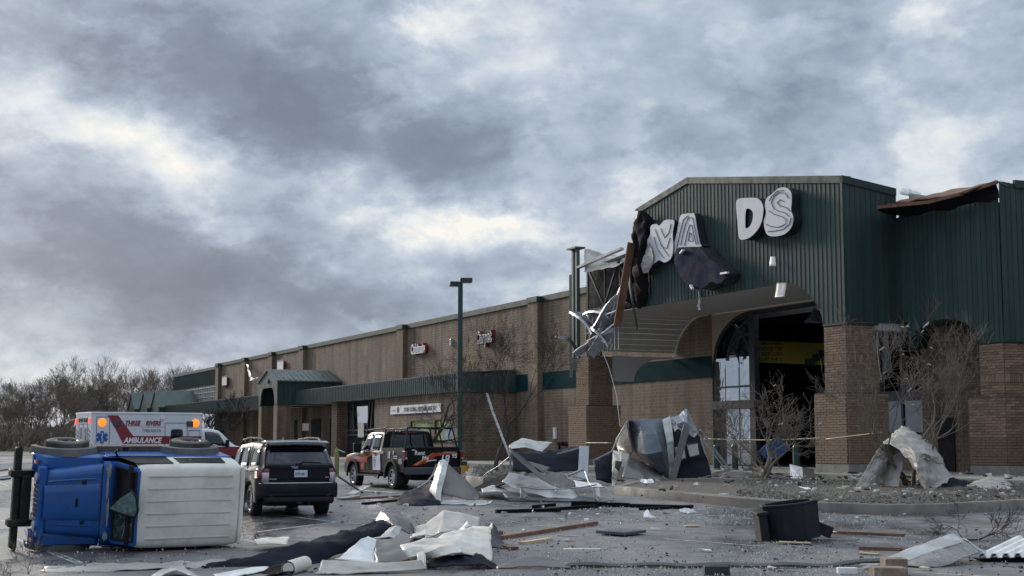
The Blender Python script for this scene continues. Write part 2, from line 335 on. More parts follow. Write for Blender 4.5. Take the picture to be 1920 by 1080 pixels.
def panel(mb, xs, zb, zt, y, th=.03, rib=.02, mat=None, seam=True, axis='x', sgn=-1):
    """one standing-seam cladding strip with shaped bottom; axis x: faces -y, axis y: faces +x"""
    n = len(xs)
    def pt(a, z, o): return Vector((a, y+sgn*o, z)) if axis == 'x' else Vector((y-sgn*o, a, z))
    vs = [pt(a, zb[i], th) for i, a in enumerate(xs)] + [pt(a, zt[i], th) for i, a in enumerate(xs)] + [pt(a, zb[i], 0) for i, a in enumerate(xs)] + [pt(a, zt[i], 0) for i, a in enumerate(xs)]
    fs = []
    for i in range(n-1):
        fs += [(i, i+1, n+i+1, n+i), (2*n+i+1, 2*n+i, 3*n+i, 3*n+i+1), (i+1, i, 2*n+i, 2*n+i+1), (n+i, n+i+1, 3*n+i+1, 3*n+i)]
    fs += [(0, n, 3*n, 2*n), (n-1, 3*n-1, 4*n-1, 2*n-1)]
    mb.add(vs, fs, mat)
    if seam:
        a0, a1 = xs[0], xs[0]+.03
        q = [pt(a0, zb[0], th), pt(a1, zb[0], th), pt(a1, zb[0], th+rib), pt(a0, zb[0], th+rib), pt(a0, zt[0], th), pt(a1, zt[0], th), pt(a1, zt[0], th+rib), pt(a0, zt[0], th+rib)]
        mb.add(q, [(0,1,2,3),(4,7,6,5),(0,4,5,1),(1,5,6,2),(2,6,7,3),(3,7,4,0)], mat)
    return mb

# ---------------------------------------------------------------- pillars of real bricks
BRK = {}
def brick_mesh(w, h, d):
    k = (round(w, 3), round(h, 3), round(d, 3))
    if k not in BRK:
        m = MB(); e = .008
        x, y, z = w/2, d/2, h/2
        outer = [(-x, -y+e, -z), (x, -y+e, -z), (x, -y+e, z), (-x, -y+e, z)]; inner = [(-x+e, -y, -z+e), (x-e, -y, -z+e), (x-e, -y, z-e), (-x+e, -y, z-e)]
        back = [(-x, y, -z), (x, y, -z), (x, y, z), (-x, y, z)]
        m.add(outer+inner+back, [(4,5,6,7),(0,1,5,4),(1,2,6,5),(2,3,7,6),(3,0,4,7),(8,9,1,0),(9,10,2,1),(10,11,3,2),(11,8,0,3)])
        o = m.build('brick', K['brick']); me = o.data; bpy.data.objects.remove(o); BRK[k] = me
    return BRK[k]
def pillar(name, root, x0, x1, y0, y1, z0, z1, zped=4.3, ped=.33, quota=300, label=None, zvis=None):
    """square brick pillar: mortar core with single bricks on the two faces the lot sees"""
    m = MB(); m.box((x0, y0, z0), (x1, y1, z1)); m.box((x0-ped, y0-ped, z0), (x1+ped, y1+ped, zped))
    core = m.build(name, K['mortar'], root, label=label)
    cap = MB(); cap.box((x0-ped-.03, y0-ped-.03, z0-.02), (x1+ped+.03, y1+ped+.03, z0+.36)); cap.build('plinth', K['concrete'], core, bevel=.03)
    bh, bl, g = .105, .42, .012; jobs = []
    for (a0, a1, b0, b1, za, zb) in ((x0-ped, x1+ped, y0-ped, y1+ped, z0+.37, zped), (x0, x1, y0, y1, zped+.005, z1)):
        nrow = int((zb-za)/bh); row = 0; z = za
        while z + bh <= zb+.002:
            sold = zb == z1 and abs(z-(z1-1.55)) < bh*.55
            h = bh*3.2 if sold else bh
            if z+h > zb+.002: break
            for face in (0, 1):
                l0, l1 = (a0, a1) if face == 0 else (b0, b1)
                w = .105 if sold else bl
                p = l0 - (0 if sold else (w/2 if (row+face) % 2 else 0))
                while p < l1-.03:
                    q0, q1 = max(p, l0), min(p+w, l1)
                    if q1-q0 > .05: jobs.append((face, q0, q1, z, h, a1 if face else b0))
                    p += w
            z += h; row += 1
    jobs.sort(key=lambda j: -j[3])
    rest = MB()
    for i, (face, q0, q1, z, h, pos) in enumerate(jobs):
        c = (q0+q1)/2; w = q1-q0-g
        pr = random.uniform(-.004, .007)
        M = T(c, pos-.02-pr, z+h/2) if face == 0 else T(pos+.02+pr, c, z+h/2, rz=pi/2)
        if i < quota:
            o = bpy.data.objects.new('brick', brick_mesh(w, h-g, .06)); COL.objects.link(o); o.parent = core; o.matrix_basis = M
        else:
            me = brick_mesh(w, h-g, .06); rest.add([M @ v.co for v in me.vertices], [tuple(p.vertices) for p in me.polygons])
    if rest.v: rest.build('brick_courses', K['brick'], core, kind='stuff')
    return core

# ================================================================== entrance porch (gabled, torn open on its left)
porch = thing('entrance_porch', 'big green gabled entrance porch with wide arch, torn open at its left end', 'porch', BM)
pillar('pillar', porch, -1.45, 0.02, .03, 1.45, FL, 7.10)
pillar('pillar', porch, -24.0, -22.5, .03, 1.45, FL, 7.0, quota=120)
# front cladding strips
x = -16.7; i = 0
while x < -.02:
    x1 = min(x+.305, 0.02); xs = [x+(x1-x)*k/3 for k in range(4)]
    m = MB(); panel(m, xs, [arch(a) for a in xs], [gable(a)-.30 for a in xs], 0.0)
    m.build('siding_panel', K['green'], porch)
    x = x1
# leftover buckled strips beside the tear
for k, (xa, dz, tilt) in enumerate(((-17.02, 5.2, .35), (-17.35, 6.3, .6), (-16.95, 3.8, .15))):
    m = MB(); rows = []
    for j in range(9):
        t = j/8; z = gable(xa)-.35-dz*t*(.6 if k == 2 else .95)
        o = -.05-.5*sin(t*2.6)*tilt + .1*sin(7*t+k)
        rows.append([Vector((xa+tilt*.8*t-.15, o, z)), Vector((xa+.3+tilt*.6*t, o-.12*t, z+.1))])
    m.grid(rows); m.build('torn_panel', K['green'], porch, solid=.02)
# gable trim in two rakes
m = MB()
def rake(m, xa, xb, h=.30, o=.09):
    m.prism([(xa, -o, gable(xa)-h), (xb, -o, gable(xb)-h), (xb, -o, gable(xb)), (xa, -o, gable(xa))], (0, .14, 0))
rake(m, -12, .08); m.build('rake_trim', K['green_trim'], porch)
m = MB(); rake(m, -16.75, -12); m.build('rake_trim', K['green_trim'], porch)
# right return wall of the porch head: strips facing the viewer
y = 0.05
while y < 2.75:
    y1 = min(y+.27, 2.75); f = lambda a: 13.0-.13*a
    m = MB(); panel(m, [y, y1], [7.2, 7.2], [f(y), f(y1)], .02, axis='y', sgn=-1); m.build('siding_panel', K['green'], porch); y = y1
m = MB(); m.prism([(.02, -.09, 12.98), (.02, 2.72, 12.62), (.02, 2.72, 12.93), (.02, -.09, 13.28)], (.10, 0, 0)); m.build('eave_trim', K['green_trim'], porch)
m = MB(); m.box((-.05, -.085, 7.12), (.09, .05, 12.96)); m.build('corner_trim', K['green_trim'], porch)
m = MB(); m.box((-1.45, -.06, 7.10), (.10, 1.6, 7.18)); m.build('sill_trim', K['green_trim'], porch)
m = MB(); m.box((-.6, 1.45, 6.9), (.0, 5.4, 7.2)); m.build('head_beam', K['soffit'], porch)
# roof deck and inner backing
m = MB()
for (xa, xb) in ((-17.2, -12), (-12, 0)):
    m.prism([(xa, -.05, gable(xa)-.04), (xb, -.05, gable(xb)-.04), (xb, -.05, gable(xb)+.02), (xa, -.05, gable(xa)+.02)], (0, 1.2 if xa < -12 else .5, 0))
m.build('roof', K['grey_green'], porch)
m = MB(); m.box((-16.6, .12, 9.45), (-.12, .2, 13.0)); m.box((-24, 2.8, 9.6), (-.2, 2.9, 12.9)); m.build('backing', K['dark'], porch)
# soffit: boards run front to back and follow the arch
pts = []
def arcpts():
    out = []
    for k in range(9): out.append((AL+.05+2.65*(1-cos(k/8*pi/2)), None))
    return out
xs = [AL+.02]; 
for k in range(1, 10): xs.append(AL+.02+2.7*(1-cos(k/9*pi/2)))
x = xs[-1]
while x+.45 < AR-2.7: x += .45; xs.append(x)
xs.append(AR-2.7)
for k in range(1, 10): xs.append(AR-2.7+2.7*sin(k/9*pi/2)-.002*k)
for a, b in zip(xs, xs[1:]):
    za, zb = arch(a)+.0, arch(b)+.0
    d = Vector((b-a, 0, zb-za)); nrm = Vector((-d.z, 0, d.x)).normalized()
    g = d.normalized()*.012; m = MB()
    A_, B_ = Vector((a, .035, za))+g, Vector((b, .035, zb))-g
    m.prism([A_, B_, B_+nrm*.03, A_+nrm*.03], (0, TW-.06, 0)); m.build('soffit_board', K['soffit'], porch)
# left inner spandrel with its own small arch
m = MB(); poly = [(1.45, 7.05), (5.4, 7.05)] + [(5.4, 6.98)]
for k in range(9): w = k/8*pi/2; poly.append((4.7-1.85*sin(w), 6.95-1.3*(1-cos(w))))
poly.append((1.45, 5.65)); m.prism([(-22.52, a, b) for a, b in poly], (-.35, 0, 0)); m.build('inner_spandrel', K['soffit'], porch)
# exposed left end: corner post, cladding remnant, truss, studs, roof flap
m = MB()
for k in range(5):
    panel(m, [-24.75+.17*k, -24.58+.17*k], [6.3 if k > 1 else 5.9]*2, [11.75]*2, .0, mat=K['grey_green'])
m.build('siding_remnant', K['grey_green'], porch)
m = MB(); m.box((-24.35, -.1, 7.0), (-24.13, .12, 13.15)); m.box((-23.95, -.08, 7.0), (-23.75, .12, 13.2)); m.box((-24.7, -.25, 13.14), (-23.6, .4, 13.24)); m.build('corner_post', K['grey_green'], porch)

m = MB(); m.bar((-23.7, .0, 12.05), (-19.2, .3, 12.6), .25, .12); m.build('roof_edge_strip', K['pale_metal'], porch)
m = MB()
for z0, z1 in ((11.9, 12.4), (9.55, 9.85)): m.bar((-23.7, .5, z0), (-17.0, .5, z1), .12, .16)
for a, b in ((-23.5, -21.6), (-20.0, -21.6), (-20.0, -18.0), (-17.2, -18.0)): m.bar((a, .5, 12.0), (b, .5, 9.7), .09, .12)
for a in (-23.6, -21.6, -19.9, -18): m.bar((a, .55, 9.7), (a, .55, 12.2), .08, .09)
m.build('truss', K['steel_dark'], porch)
for k in range(10):
    xx = -23.5+k*.42
    m = MB(); m.bar((xx, .35, 7.2), (xx, .35, 9.4+.05*k), .05, .09); m.build('stud', K['steel'], porch)
m = MB(); m.bar((-23.6, .34, 8.3), (-20.5, .34, 8.45), .07, .09); m.bar((-23.6, .3, 9.35), (-19.5, .3, 9.5), .1, .2); m.build('stud_rail', K['steel'], porch)
m = MB(); m.box((-24.15, .75, 9.3), (-16.7, .85, 12.25)); m.box((-24.15, .75, 7.02), (-22.52, .85, 9.29)); m.build('cavity_dark_board', K['dark'], porch)  # dark board added to stand for the unlit inside behind the truss

# torn black membrane hanging over the tear, and things hanging there
def sheet(name, rows, mt, parent=None, th=.02, sub=4, wob=0., wsc=1.5, smooth=True, sharp=60, M=None, kind=None, seed=0., crease=0., csc=1.2, lin=False):
    """smooth surface through a net of 3D control points (Catmull-Rom both ways), then thickened"""
    rows = [[Vector(p) for p in r] for r in rows]
    def cr(p, n):
        out = []
        k = len(p)
        if lin: return [p[i].lerp(p[i+1], j/n) for i in range(k-1) for j in range(n)]+[p[-1]]
        if k == 2: return [p[0].lerp(p[1], i/n) for i in range(n+1)]
        for i in range(k-1):
            a, b, c, d = p[max(i-1, 0)], p[i], p[i+1], p[min(i+2, k-1)]
            for j in range(n):
                t = j/n
                out.append(.5*((2*b)+(c-a)*t+(2*a-5*b+4*c-d)*t*t+(3*b-a-3*c+d)*t**3))
        return out+[p[-1]]
    r1 = [cr(r, sub) for r in rows]
    cols = [cr([r[j] for r in r1], sub) for j in range(len(r1[0]))]
    net = [[cols[j][i] for j in range(len(cols))] for i in range(len(cols[0]))]
    if wob:
        for r in net:
            for i, q in enumerate(r):
                nv = mnoise.noise_vector((q+Vector((seed*3.1, seed, 0)))*wsc)*wob + mnoise.noise_vector((q+Vector((seed, 9, 0)))*wsc*3.1)*wob*.35
                r[i] = q + nv
    if crease:
        h, w = len(net), len(net[0]); old = [list(r) for r in net]
        for i in range(h):
            for j in range(w):
                a = old[min(i+1, h-1)][j]-old[max(i-1, 0)][j]; b = old[i][min(j+1, w-1)]-old[i][max(j-1, 0)]; nv = a.cross(b)
                if nv.length < 1e-9: continue
                q = old[i][j]*csc+Vector((seed*7.3, seed*2.1, 3.3)); q = q+mnoise.noise_vector(q*.7)*.6
                r = (1-2.2*abs(mnoise.noise(q)))+.5*(1-2.2*abs(mnoise.noise(q*2.3+Vector((5, 1, 2)))))+.2*(1-2*abs(mnoise.noise(q*5.1)))
                net[i][j] = old[i][j]+nv.normalized()*crease*(r-.8)
    m = MB(); m.grid(net, smooth=smooth)
    return m.build(name, mt, parent, M=M, solid=th, sharp=sharp, kind=kind)
def crumple(rows, mt, name, parent=None, th=.015, wob=.08, **k): return sheet(name, rows, mt, parent, th=th, wob=wob, smooth=False, **k)
def F(px, py, y): # point on the store plane at local depth y
    d = ray(px, py); o = Vector((0, 0, CZ))-C0; o.z = CZ
    t = (y-o.dot(BY))/d.dot(BY); return Vector((0, 0, CZ))+d*t
o = sheet('roof_membrane', [[F(1096,465,.35), F(1116,470,.5), F(1142,476,.6), F(1174,482,.8)], [F(1096,490,.2), F(1118,488,.5), F(1142,489,.5), F(1172,490,.6)], [F(1096,511,.1), F(1118,508,.2), F(1140,503,.25), F(1160,498,.3)]], K['offwhite'], wob=.05, crease=.05, sub=6)
tag(o, 'off white roof membrane billowing at the left corner post of the porch', 'roof membrane')
o = sheet('torn_membrane', [[F(1199,396,-.3), F(1214,398,-.2), F(1226,412,-.15)], [F(1191,430,-.4), F(1208,440,-.7), F(1216,462,-.3)], [F(1187,470,-.3), F(1200,486,-.6), F(1214,505,-.3)], [F(1180,520,-.3), F(1196,535,-.5), F(1216,545,-.25)], [F(1172,566,-.3), F(1190,574,-.3), F(1204,578,-.2)]], K['black'], wob=.10, wsc=1.0, crease=.2, csc=.8, sub=9)
tag(o, 'black torn roofing felt hanging over the broken left end of the gable', 'roofing felt')
o = sheet('torn_plywood', [[F(1203,392,.1), F(1228,372,.1)], [F(1206,400,.05), F(1228,398,.05)], [F(1214,420,.0), F(1222,424,.0)]], K['offwhite'], wob=.08, crease=.06)
tag(o, 'pale splintered sheathing bared under the left gable edge', 'plywood')
m = MB(); a, b = F(1184, 455, -.8), F(1157, 612, -1.3); m.bar(a, b, .42, .10, up=(.5, -1, 0)); o = m.build('hanging_timber', K['wood'], bevel=.012); tag(o, 'long brown timber dangling upright from the torn gable end', 'timber')
tw = thing('twisted_flashing', 'bundle of twisted silver metal flashing hanging off the porch corner', 'metal flashing')
def strip(a, b, w, mt, parent, bend=.2, n=6, up=(0, 0, 1), name='flashing_strip', lip=.12):
    a = Vector(a); b = Vector(b); t = (b-a).normalized(); s_ = t.cross(Vector(up)).normalized(); u_ = s_.cross(t)
    rows = []
    for i in range(n+1):
        k = i/n; c = a.lerp(b, k)+u_*bend*.55*sin(k*pi)+s_*bend*.4*sin(k*5)
        tw_ = .5*sin(k*2.2); s2 = s_*cos(tw_)+u_*sin(tw_); u2 = u_*cos(tw_)-s_*sin(tw_)
        rows.append([c-s2*w/2+u2*lip, c-s2*w/2, c, c+s2*w/2, c+s2*w/2-u2*lip])
    m = MB(); m.grid(rows, smooth=False); return m.build(name, mt, parent, solid=.012)
for q in (((1082,585,-.4),(1118,632,-.9),.9,.3),((1118,630,-.9),(1080,668,-1.4),.35,-.2),((1148,622,-.8),(1105,664,-1.2),.5,.2),((1165,560,-.5),(1118,620,-.9),.7,.2),((1105,590,-.2),(1150,600,-.7),.8,.25),((1112,612,-1),(1140,650,-1.1),.25,.3),((1150,585,-.3),(1128,640,-1),.45,-.3),((1172,540,-.2),(1150,600,-.6),.5,.1),((1125,628,-1.1),(1152,618,-.9),.12,.05)):
    strip(F(*q[0]), F(*q[1]), q[2], K['steel'], tw, q[3], up=(.3, -.8, .4))
for a, b in (((1118,625),(1128,600)),((1100,640),(1160,600)),((1122,634),(1143,644)),((1135,590),(1166,572))):
    m = MB(); m.tube([F(*a,-1.0), F((a[0]+b[0])/2+2,(a[1]+b[1])/2+3,-1.15), F(*b,-.9)], .035); m.build('bent_rod', K['white'], tw)
m = MB(); m.bar(F(1102, 660, -1.0), F(1118, 612, -.6), .35, .1, up=(.5,-1,0)); m.build('broken_timber', K['wood'], tw)
o = sheet('bent_gutter', [[F(1040,630,-.6), F(1041,633,-1.1)], [F(1064,632,-.6), F(1063,638,-1.1)], [F(1074,641,-.6), F(1076,652,-1.0)], [F(1084,655,-.4), F(1088,664,-.7)]], K['steel_dark'], th=.05); tag(o, 'bent gutter length sticking out left of the porch corner', 'gutter')
# dangling bits under the arch
o = sheet('hanging_flap', [[F(1457,530,-.1), F(1475,530,-.1)], [F(1455,545,-.3), F(1473,545,-.3)], [F(1453,558,-.5), F(1471,556,-.5)]], K['pale_metal']); tag(o, 'pale metal flap hanging from the top of the entrance arch', 'metal flap')
o = sheet('snagged_scrap', [[F(1445,481,-.2), F(1454,481,-.15)], [F(1443,499,-.3), F(1455,499,-.25)]], K['white']); tag(o, 'small white scrap stuck on the green gable below the last sign letter', 'scrap')
m = MB(); m.tube([F(1310,545,-.1), F(1312,562,-.1), F(1311,580,-.1)], .03)
for k, (a, b) in enumerate(((1312,566),(1310,573),(1312,579))): m.tube([F(a,b-2,-.12), F(a,b+2,-.12)], .07)
o = m.build('dangling_wire', K['white']); tag(o, 'thin white wire with clips dangling into the entrance arch below the letters', 'wire')
m = MB(); m.tube([F(1128,655,-.9), F(1142,690,-.8), F(1156,740,-.8), F(1163,800,-.7)], .02, 4); o = m.build('loose_cable', K['white']); tag(o, 'thin pale cable hanging down in front of the left porch pillar', 'cable')
# pendant lamp
pl = thing('pendant_lamp', 'bell shaped pendant lamp hanging at the right inside the entrance arch', 'lamp', T(*F(1528, 605, 3.0)))
m = MB(); m.tube([(0, 0, .55), (0, 0, 1.75)], .02, 6); m.build('stem', K['darkframe'], pl)
m = MB(); m.lathe([(.05, .62), (.13, .6), (.16, .42), (.3, .25), (.45, .1), (.47, 0), (.43, .02), (.28, .2), (.1, .4)], 20); m.build('shade', K['steel_dark'], pl)
m = MB(); m.lathe([(0, .02), (.25, .03), (.36, .08), (.4, .12)], 16); m.build('diffuser', K['pale_metal'], pl)

# ================================================================== sign letters on the gable
LED = mat('led_wiring', (.15, .15, .18), .6, var=.05)
SIGNF = mat('white_sign_face', (.60, .61, .645), .55, var=.05, scale=2, dirt=(.5, .5, .52), damt=.5)
SIGNS = mat('sign_letter_side', (.016, .018, .024), .6, var=.2)
def FL2(px, py, y=0.0):
    q = F(px, py, y)-C0; return (q.dot(BX), q.z)
def letter(name, label, outline, mface, hole=None, depth=.35, y0=-.10, parts=()):
    r = thing(name, label, 'sign letter', BM)
    def smooth(o, n=5):
        pts = []; k = len(o)
        for i in range(k):
            a, b, c, d = [Vector(o[(i+j) % k]) for j in (-1, 0, 1, 2)]
            for j in range(n):
                t = j/n; pts.append(.5*((2*b)+(c-a)*t+(2*a-5*b+4*c-d)*t*t+(3*b-a-3*c+d)*t**3))
        return pts
    # the outline is read on the face plane
    o = smooth([FL2(*p, y0-depth) for p in outline])
    m = MB(); n = len(o)
    back = [Vector((p.x, y0, p.y)) for p in o]; front = [Vector((p.x, y0-depth+.02, p.y)) for p in o]
    m.add(back+front, [(i, (i+1) % n, n+(i+1) % n, n+i) for i in range(n)] + [tuple(range(n))], SIGNS)
    m.build('letter_side', SIGNS, r)
    bm = bmesh.new(); vs = [bm.verts.new((p.x, y0-depth, p.y)) for p in o]; ed = [bm.edges.new((vs[i], vs[(i+1) % n])) for i in range(n)]
    if hole:
        h = smooth([FL2(*p, y0-depth) for p in hole]); hv = [bm.verts.new((p.x, y0-depth, p.y)) for p in h]; k = len(h)
        ed += [bm.edges.new((hv[i], hv[(i+1) % k])) for i in range(k)]
        m = MB(); m.add([Vector((p.x, y0-depth+.13, p.y)) for p in h], [tuple(range(k))]); m.build('counter', SIGNS, r)
    bmesh.ops.triangle_fill(bm, edges=ed, use_beauty=True); bmesh.ops.recalc_face_normals(bm, faces=bm.faces)
    me = bpy.data.meshes.new('letter_face'); bm.to_mesh(me); bm.free(); me.materials.append(mface)
    fo = bpy.data.objects.new('letter_face', me); COL.objects.link(fo); fo.parent = r; md = fo.modifiers.new('s', 'SOLIDIFY'); md.thickness = .03
    return r
def wiring(r, lines, y, rad=.017):
    for ln in lines:
        pts = []
        for p in ln:
            x_, z_ = FL2(*p, y); pts.append((x_, y, z_))
        m = MB(); m.tube(pts, rad, 4); m.build('wiring', LED, r)
letter('sign_letter', 'white sign letter D with its dark centre still whole on the green gable', [(1380,381),(1384,373),(1400,371),(1420,372),(1430,385),(1430,405),(1424,425),(1410,442),(1396,449),(1386,446),(1383,420),(1381,398)], SIGNF,
    hole=[(1398,396),(1403,391),(1411,397),(1411,412),(1406,424),(1400,428),(1397,424)], depth=.45)
rS = letter('sign_letter', 'blank white backing of sign letter S with bare wiring, top right of the gable', [(1447,364),(1460,353),(1474,352),(1483,362),(1484,380),(1483,395),(1487,408),(1484,425),(1472,438),(1455,443),(1440,441),(1434,430),(1432,415),(1436,400),(1434,385),(1437,372)], SIGNF, depth=.42)
wiring(rS, [[(1478,372),(1472,362),(1460,361),(1450,369),(1446,380),(1450,391),(1460,396),(1472,399),(1479,406)],[(1470,378),(1462,374),(1457,380),(1462,386),(1474,389),(1482,397)],[(1436,420),(1446,425),(1460,426),(1472,420),(1474,412),(1466,406),(1452,402),(1441,395)],[(1439,434),(1452,433),(1468,430),(1480,420),(1483,408)],[(1442,376),(1447,368),(1457,358),(1470,357)]], -.535)
rA = letter('sign_letter', 'white backing of sign letter A with bare wiring, upright above the dark blue panel', [(1275,406),(1284,401),(1296,400),(1302,402),(1306,425),(1312,455),(1314,462),(1290,463),(1272,465),(1262,478),(1263,462),(1269,435)], SIGNF, depth=.42)
wiring(rA, [[(1276,460),(1280,440),(1285,420),(1291,408),(1298,408),(1303,430),(1309,458)],[(1283,461),(1288,438),(1293,421),(1297,422),(1301,442),(1305,459)],[(1290,452),(1293,436),(1296,437),(1299,452),(1290,452)],[(1268,470),(1274,440),(1281,412),(1290,404)]], -.535)
letter('sign_letter', 'dark blue sign panel dropped and tilted over the bottom of the gable', [(1268,469),(1285,464),(1306,463),(1318,470),(1330,484),(1349,499),(1362,512),(1358,524),(1345,532),(1334,528),(1318,540),(1300,541),(1283,528),(1272,512),(1264,492)], K['navy_sign'], depth=.75)
rN = letter('sign_letter', 'crumpled grey white sign letter bent over beside the torn gable end', [(1220,424),(1230,420),(1236,423),(1246,413),(1258,412),(1264,416),(1261,438),(1262,465),(1258,484),(1246,492),(1236,488),(1226,494),(1217,498),(1222,470),(1212,455),(1219,440)], SIGNF, depth=.5)
wiring(rN, [[(1228,430),(1236,452),(1246,470),(1254,480)],[(1238,428),(1246,446),(1254,436),(1258,420)],[(1232,440),(1240,462),(1250,466),(1256,446)],[(1226,444),(1232,466),(1244,484)]], -.615)
o = crumple([[F(1210,458,-.5), F(1222,450,-.6)], [F(1207,485,-.6), F(1224,480,-.7)], [F(1194,515,-.5), F(1222,497,-.6)], [F(1192,528,-.4), F(1215,512,-.5)]], K['tarp'], 'crumpled_sheet', wob=.25, wsc=.9, sub=3); tag(o, 'crumpled grey sheet drooping left under the bent sign letter', 'sheet')
for q, l_ in (((1276,475,1281,469),'white bracket clip at the upper left of the dark blue panel'),((1352,513,1365,511),'white bracket clip at the right tip of the dark blue panel'),((1295,535,1299,542),'white bracket clip at the bottom of the dark blue panel')):
    m = MB(); m.bar(F(q[0],q[1],-.9), F(q[2],q[3],-.95), .12, .08); o = m.build('bracket_clip', K['white']); tag(o, l_, 'clip')

# ================================================================== right side bay
bay = thing('side_porch', 'green clad side porch right of the entrance with a small round arch', 'porch', BM)
BYP = 2.7
def arch2(x):
    c, r = 2.7, 2.0
    return 6.13 if abs(x-c) >= r else 6.13+1.05*sqrt(1-((x-c)/r)**2)
def baytop(x): return 11.75+.085*(x)+.25*sin(x*.7)-.1
pillar('pillar', bay, 4.72, 6.0, BYP+.03, BYP+1.4, FL, 6.10, zped=4.0)
x = .06
while x < 6.0:
    x1 = min(x+.275, 6.02); xs = [x+(x1-x)*k/3 for k in range(4)]
    m = MB(); panel(m, xs, [max(arch2(a), 7.2 if a < .7 else 0) for a in xs], [baytop(a)+random.uniform(-.05, .05) for a in xs], BYP); m.build('siding_panel', K['green'], bay); x = x1
y = BYP+.02
while y < BYP+4:
    m = MB(); panel(m, [y, y+.27], [6.13]*2, [12.25-.06*(y-BYP)]*2, 6.04, axis='y'); m.build('siding_panel', K['green'], bay); y += .27
m = MB(); m.box((6.02, BYP+.75, 12.05), (6.16, BYP+4.5, 12.35)); m.build('eave_trim', K['green_trim'], bay)
m = MB(); m.box((4.7, BYP-.05, 6.05), (6.1, BYP+1.5, 6.13)); m.build('sill_trim', K['green_trim'], bay)
m = MB(); m.box((6.08-.1, BYP+1.5, FL), (6.2, BYP+5, 6.1)); m.build('side_wall', K['brickw'], bay)
m = MB(); m.box((0.1, BYP+.3, 7.3), (5.95, BYP+.4, 11.5)); m.box((-.5, BYP+.3, 7.25), (6, TW, 7.35)); m.build('backing', K['dark'], bay)
# arch reveal of the bay
m = MB(); rows = []
for k in range(17):
    w = pi*k/16; rows.append([Vector((2.7-2*cos(w), BYP+.01, 6.13+1.05*sin(w))), Vector((2.7-2*cos(w), BYP+.9, 6.13+1.05*sin(w)))])
m.grid(rows); m.build('arch_reveal', K['green_trim'], bay, solid=.04)
# torn roof edge of the bay: coping dragged forward and down, ragged deck behind
RUND = mat('roof_edge_painted_shade', (.010, .010, .012), .85, var=.4, scale=3, spec=.2)  # near-black colour holds the shadow under the overhanging edge
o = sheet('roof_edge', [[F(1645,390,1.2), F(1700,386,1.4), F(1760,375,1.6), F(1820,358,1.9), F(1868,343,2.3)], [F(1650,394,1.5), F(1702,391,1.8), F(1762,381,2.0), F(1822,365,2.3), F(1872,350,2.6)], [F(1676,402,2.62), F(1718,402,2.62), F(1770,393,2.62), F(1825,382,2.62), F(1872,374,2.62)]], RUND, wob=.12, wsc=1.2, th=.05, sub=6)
tag(o, 'long dark torn roof edge sagging over the side porch front', 'roof edge')
for k_, (a_, b_) in enumerate((((1645,389,1.15),(1740,379,1.5)),((1738,380,1.5),(1800,364,1.8)),((1798,365,1.8),(1870,341,2.3)))):
    m = MB(); m.bar(F(*a_), F(*b_), .10, .13); bb_ = m.build('edge_board', K['wood'], o)
o = sheet('roof_edge', [[F(1655,384,2.2), F(1720,376,2.4), F(1790,366,2.6), F(1850,350,2.9)], [F(1690,378,4.5), F(1740,368,4.5), F(1800,358,4.5), F(1868,341,3.2)]], K['wood'], wob=.15, wsc=1.3, th=.06); tag(o, 'splintered brown roof decking lying on top of the side porch', 'roof decking')
o = sheet('roof_flap', [[F(1683,352,2.9), F(1700,352,3.6), F(1722,362,4.5), F(1733,372,5.2)], [F(1690,366,2.7), F(1706,368,3.2), F(1720,372,4.0), F(1728,374,4.6)]], K['white'], wob=.12); tag(o, 'white roof membrane flap curled up at the porch eave', 'roof membrane')
m = MB(); m.prism([(1.3*0+.3, 3.4, 11.3), (2.6, 3.6, 11.5), (2.6, 3.6, 12.1), (.3, 3.2, 12.75)], (0, .1, 0)); o = m.build('parapet_backing', K['soffit'], bay)
o = sheet('cap_flashing', [[F(1866,338,2.3), F(1886,348,2.8)], [F(1880,346,2.3), F(1892,352,2.9)]], K['green_trim'], th=.05); tag(o, 'bent green cap flashing at the top corner of the side porch', 'flashing')

# ================================================================== main store block
store = thing('store_building', 'long brown block walled store building running back behind the porches', 'building', BM)
WT = 11.75
# wall with the storefront arch, cut from one outline per bay
def wall_seg(x0, x1, z0, z1, nm='wall'):
    m = MB(); m.box((x0, TW, z0), (x1, TW+.3, z1)); return m.build(nm, K['block'], store)
wall_seg(-131, -24.6, .6, WT)
wall_seg(-24.6, -18.6, .6, 9.3)
def arch3(x): return arch(x, -18.6, -5.4, 3.8, 9.1, 6.5, 2.0)
m = MB(); xs = [-18.6+13.2*k/48 for k in range(49)]
for a, b in zip(xs, xs[1:]): m.prism([(a, TW, arch3(a)), (b, TW, arch3(b)), (b, TW, 9.3), (a, TW, 9.3)], (0, .3, 0))
m.build('arch_wall', K['cream'], store)
m = MB(); m.box((-18.95, TW-.02, 6.95), (-18.6, TW+.1, 9.25)); m.build('jamb_trim', K['wood'], store)
wall_seg(-5.4, -4.7, .6, 7.3); wall_seg(-4.7, -1.9, .6, 2.6); wall_seg(-1.9, 20, .6, 7.3)
m = MB(); m.box((-131, TW-.03, 5.78), (-18.6, TW, 6.95)); m.build('painted_band', K['teal'], store)
m = MB(); m.box((-131.2, TW-.12, WT), (-24.6, TW+.5, WT+.38)); m.build('coping', K['green_trim'], store)
for px_ in (-40.2, -66, -94.8, -106.5, -118.2, -131.2):
    m = MB(); m.box((px_-.75, TW-.42, .6), (px_+.75, TW-.002, WT-.01)); m.build('pilaster', K['brickw'], store)
    m = MB(); m.box((px_-.8, TW-.5, WT), (px_+.8, TW-.125, WT+.36)); m.build('pilaster_cap', K['green_trim'], store)
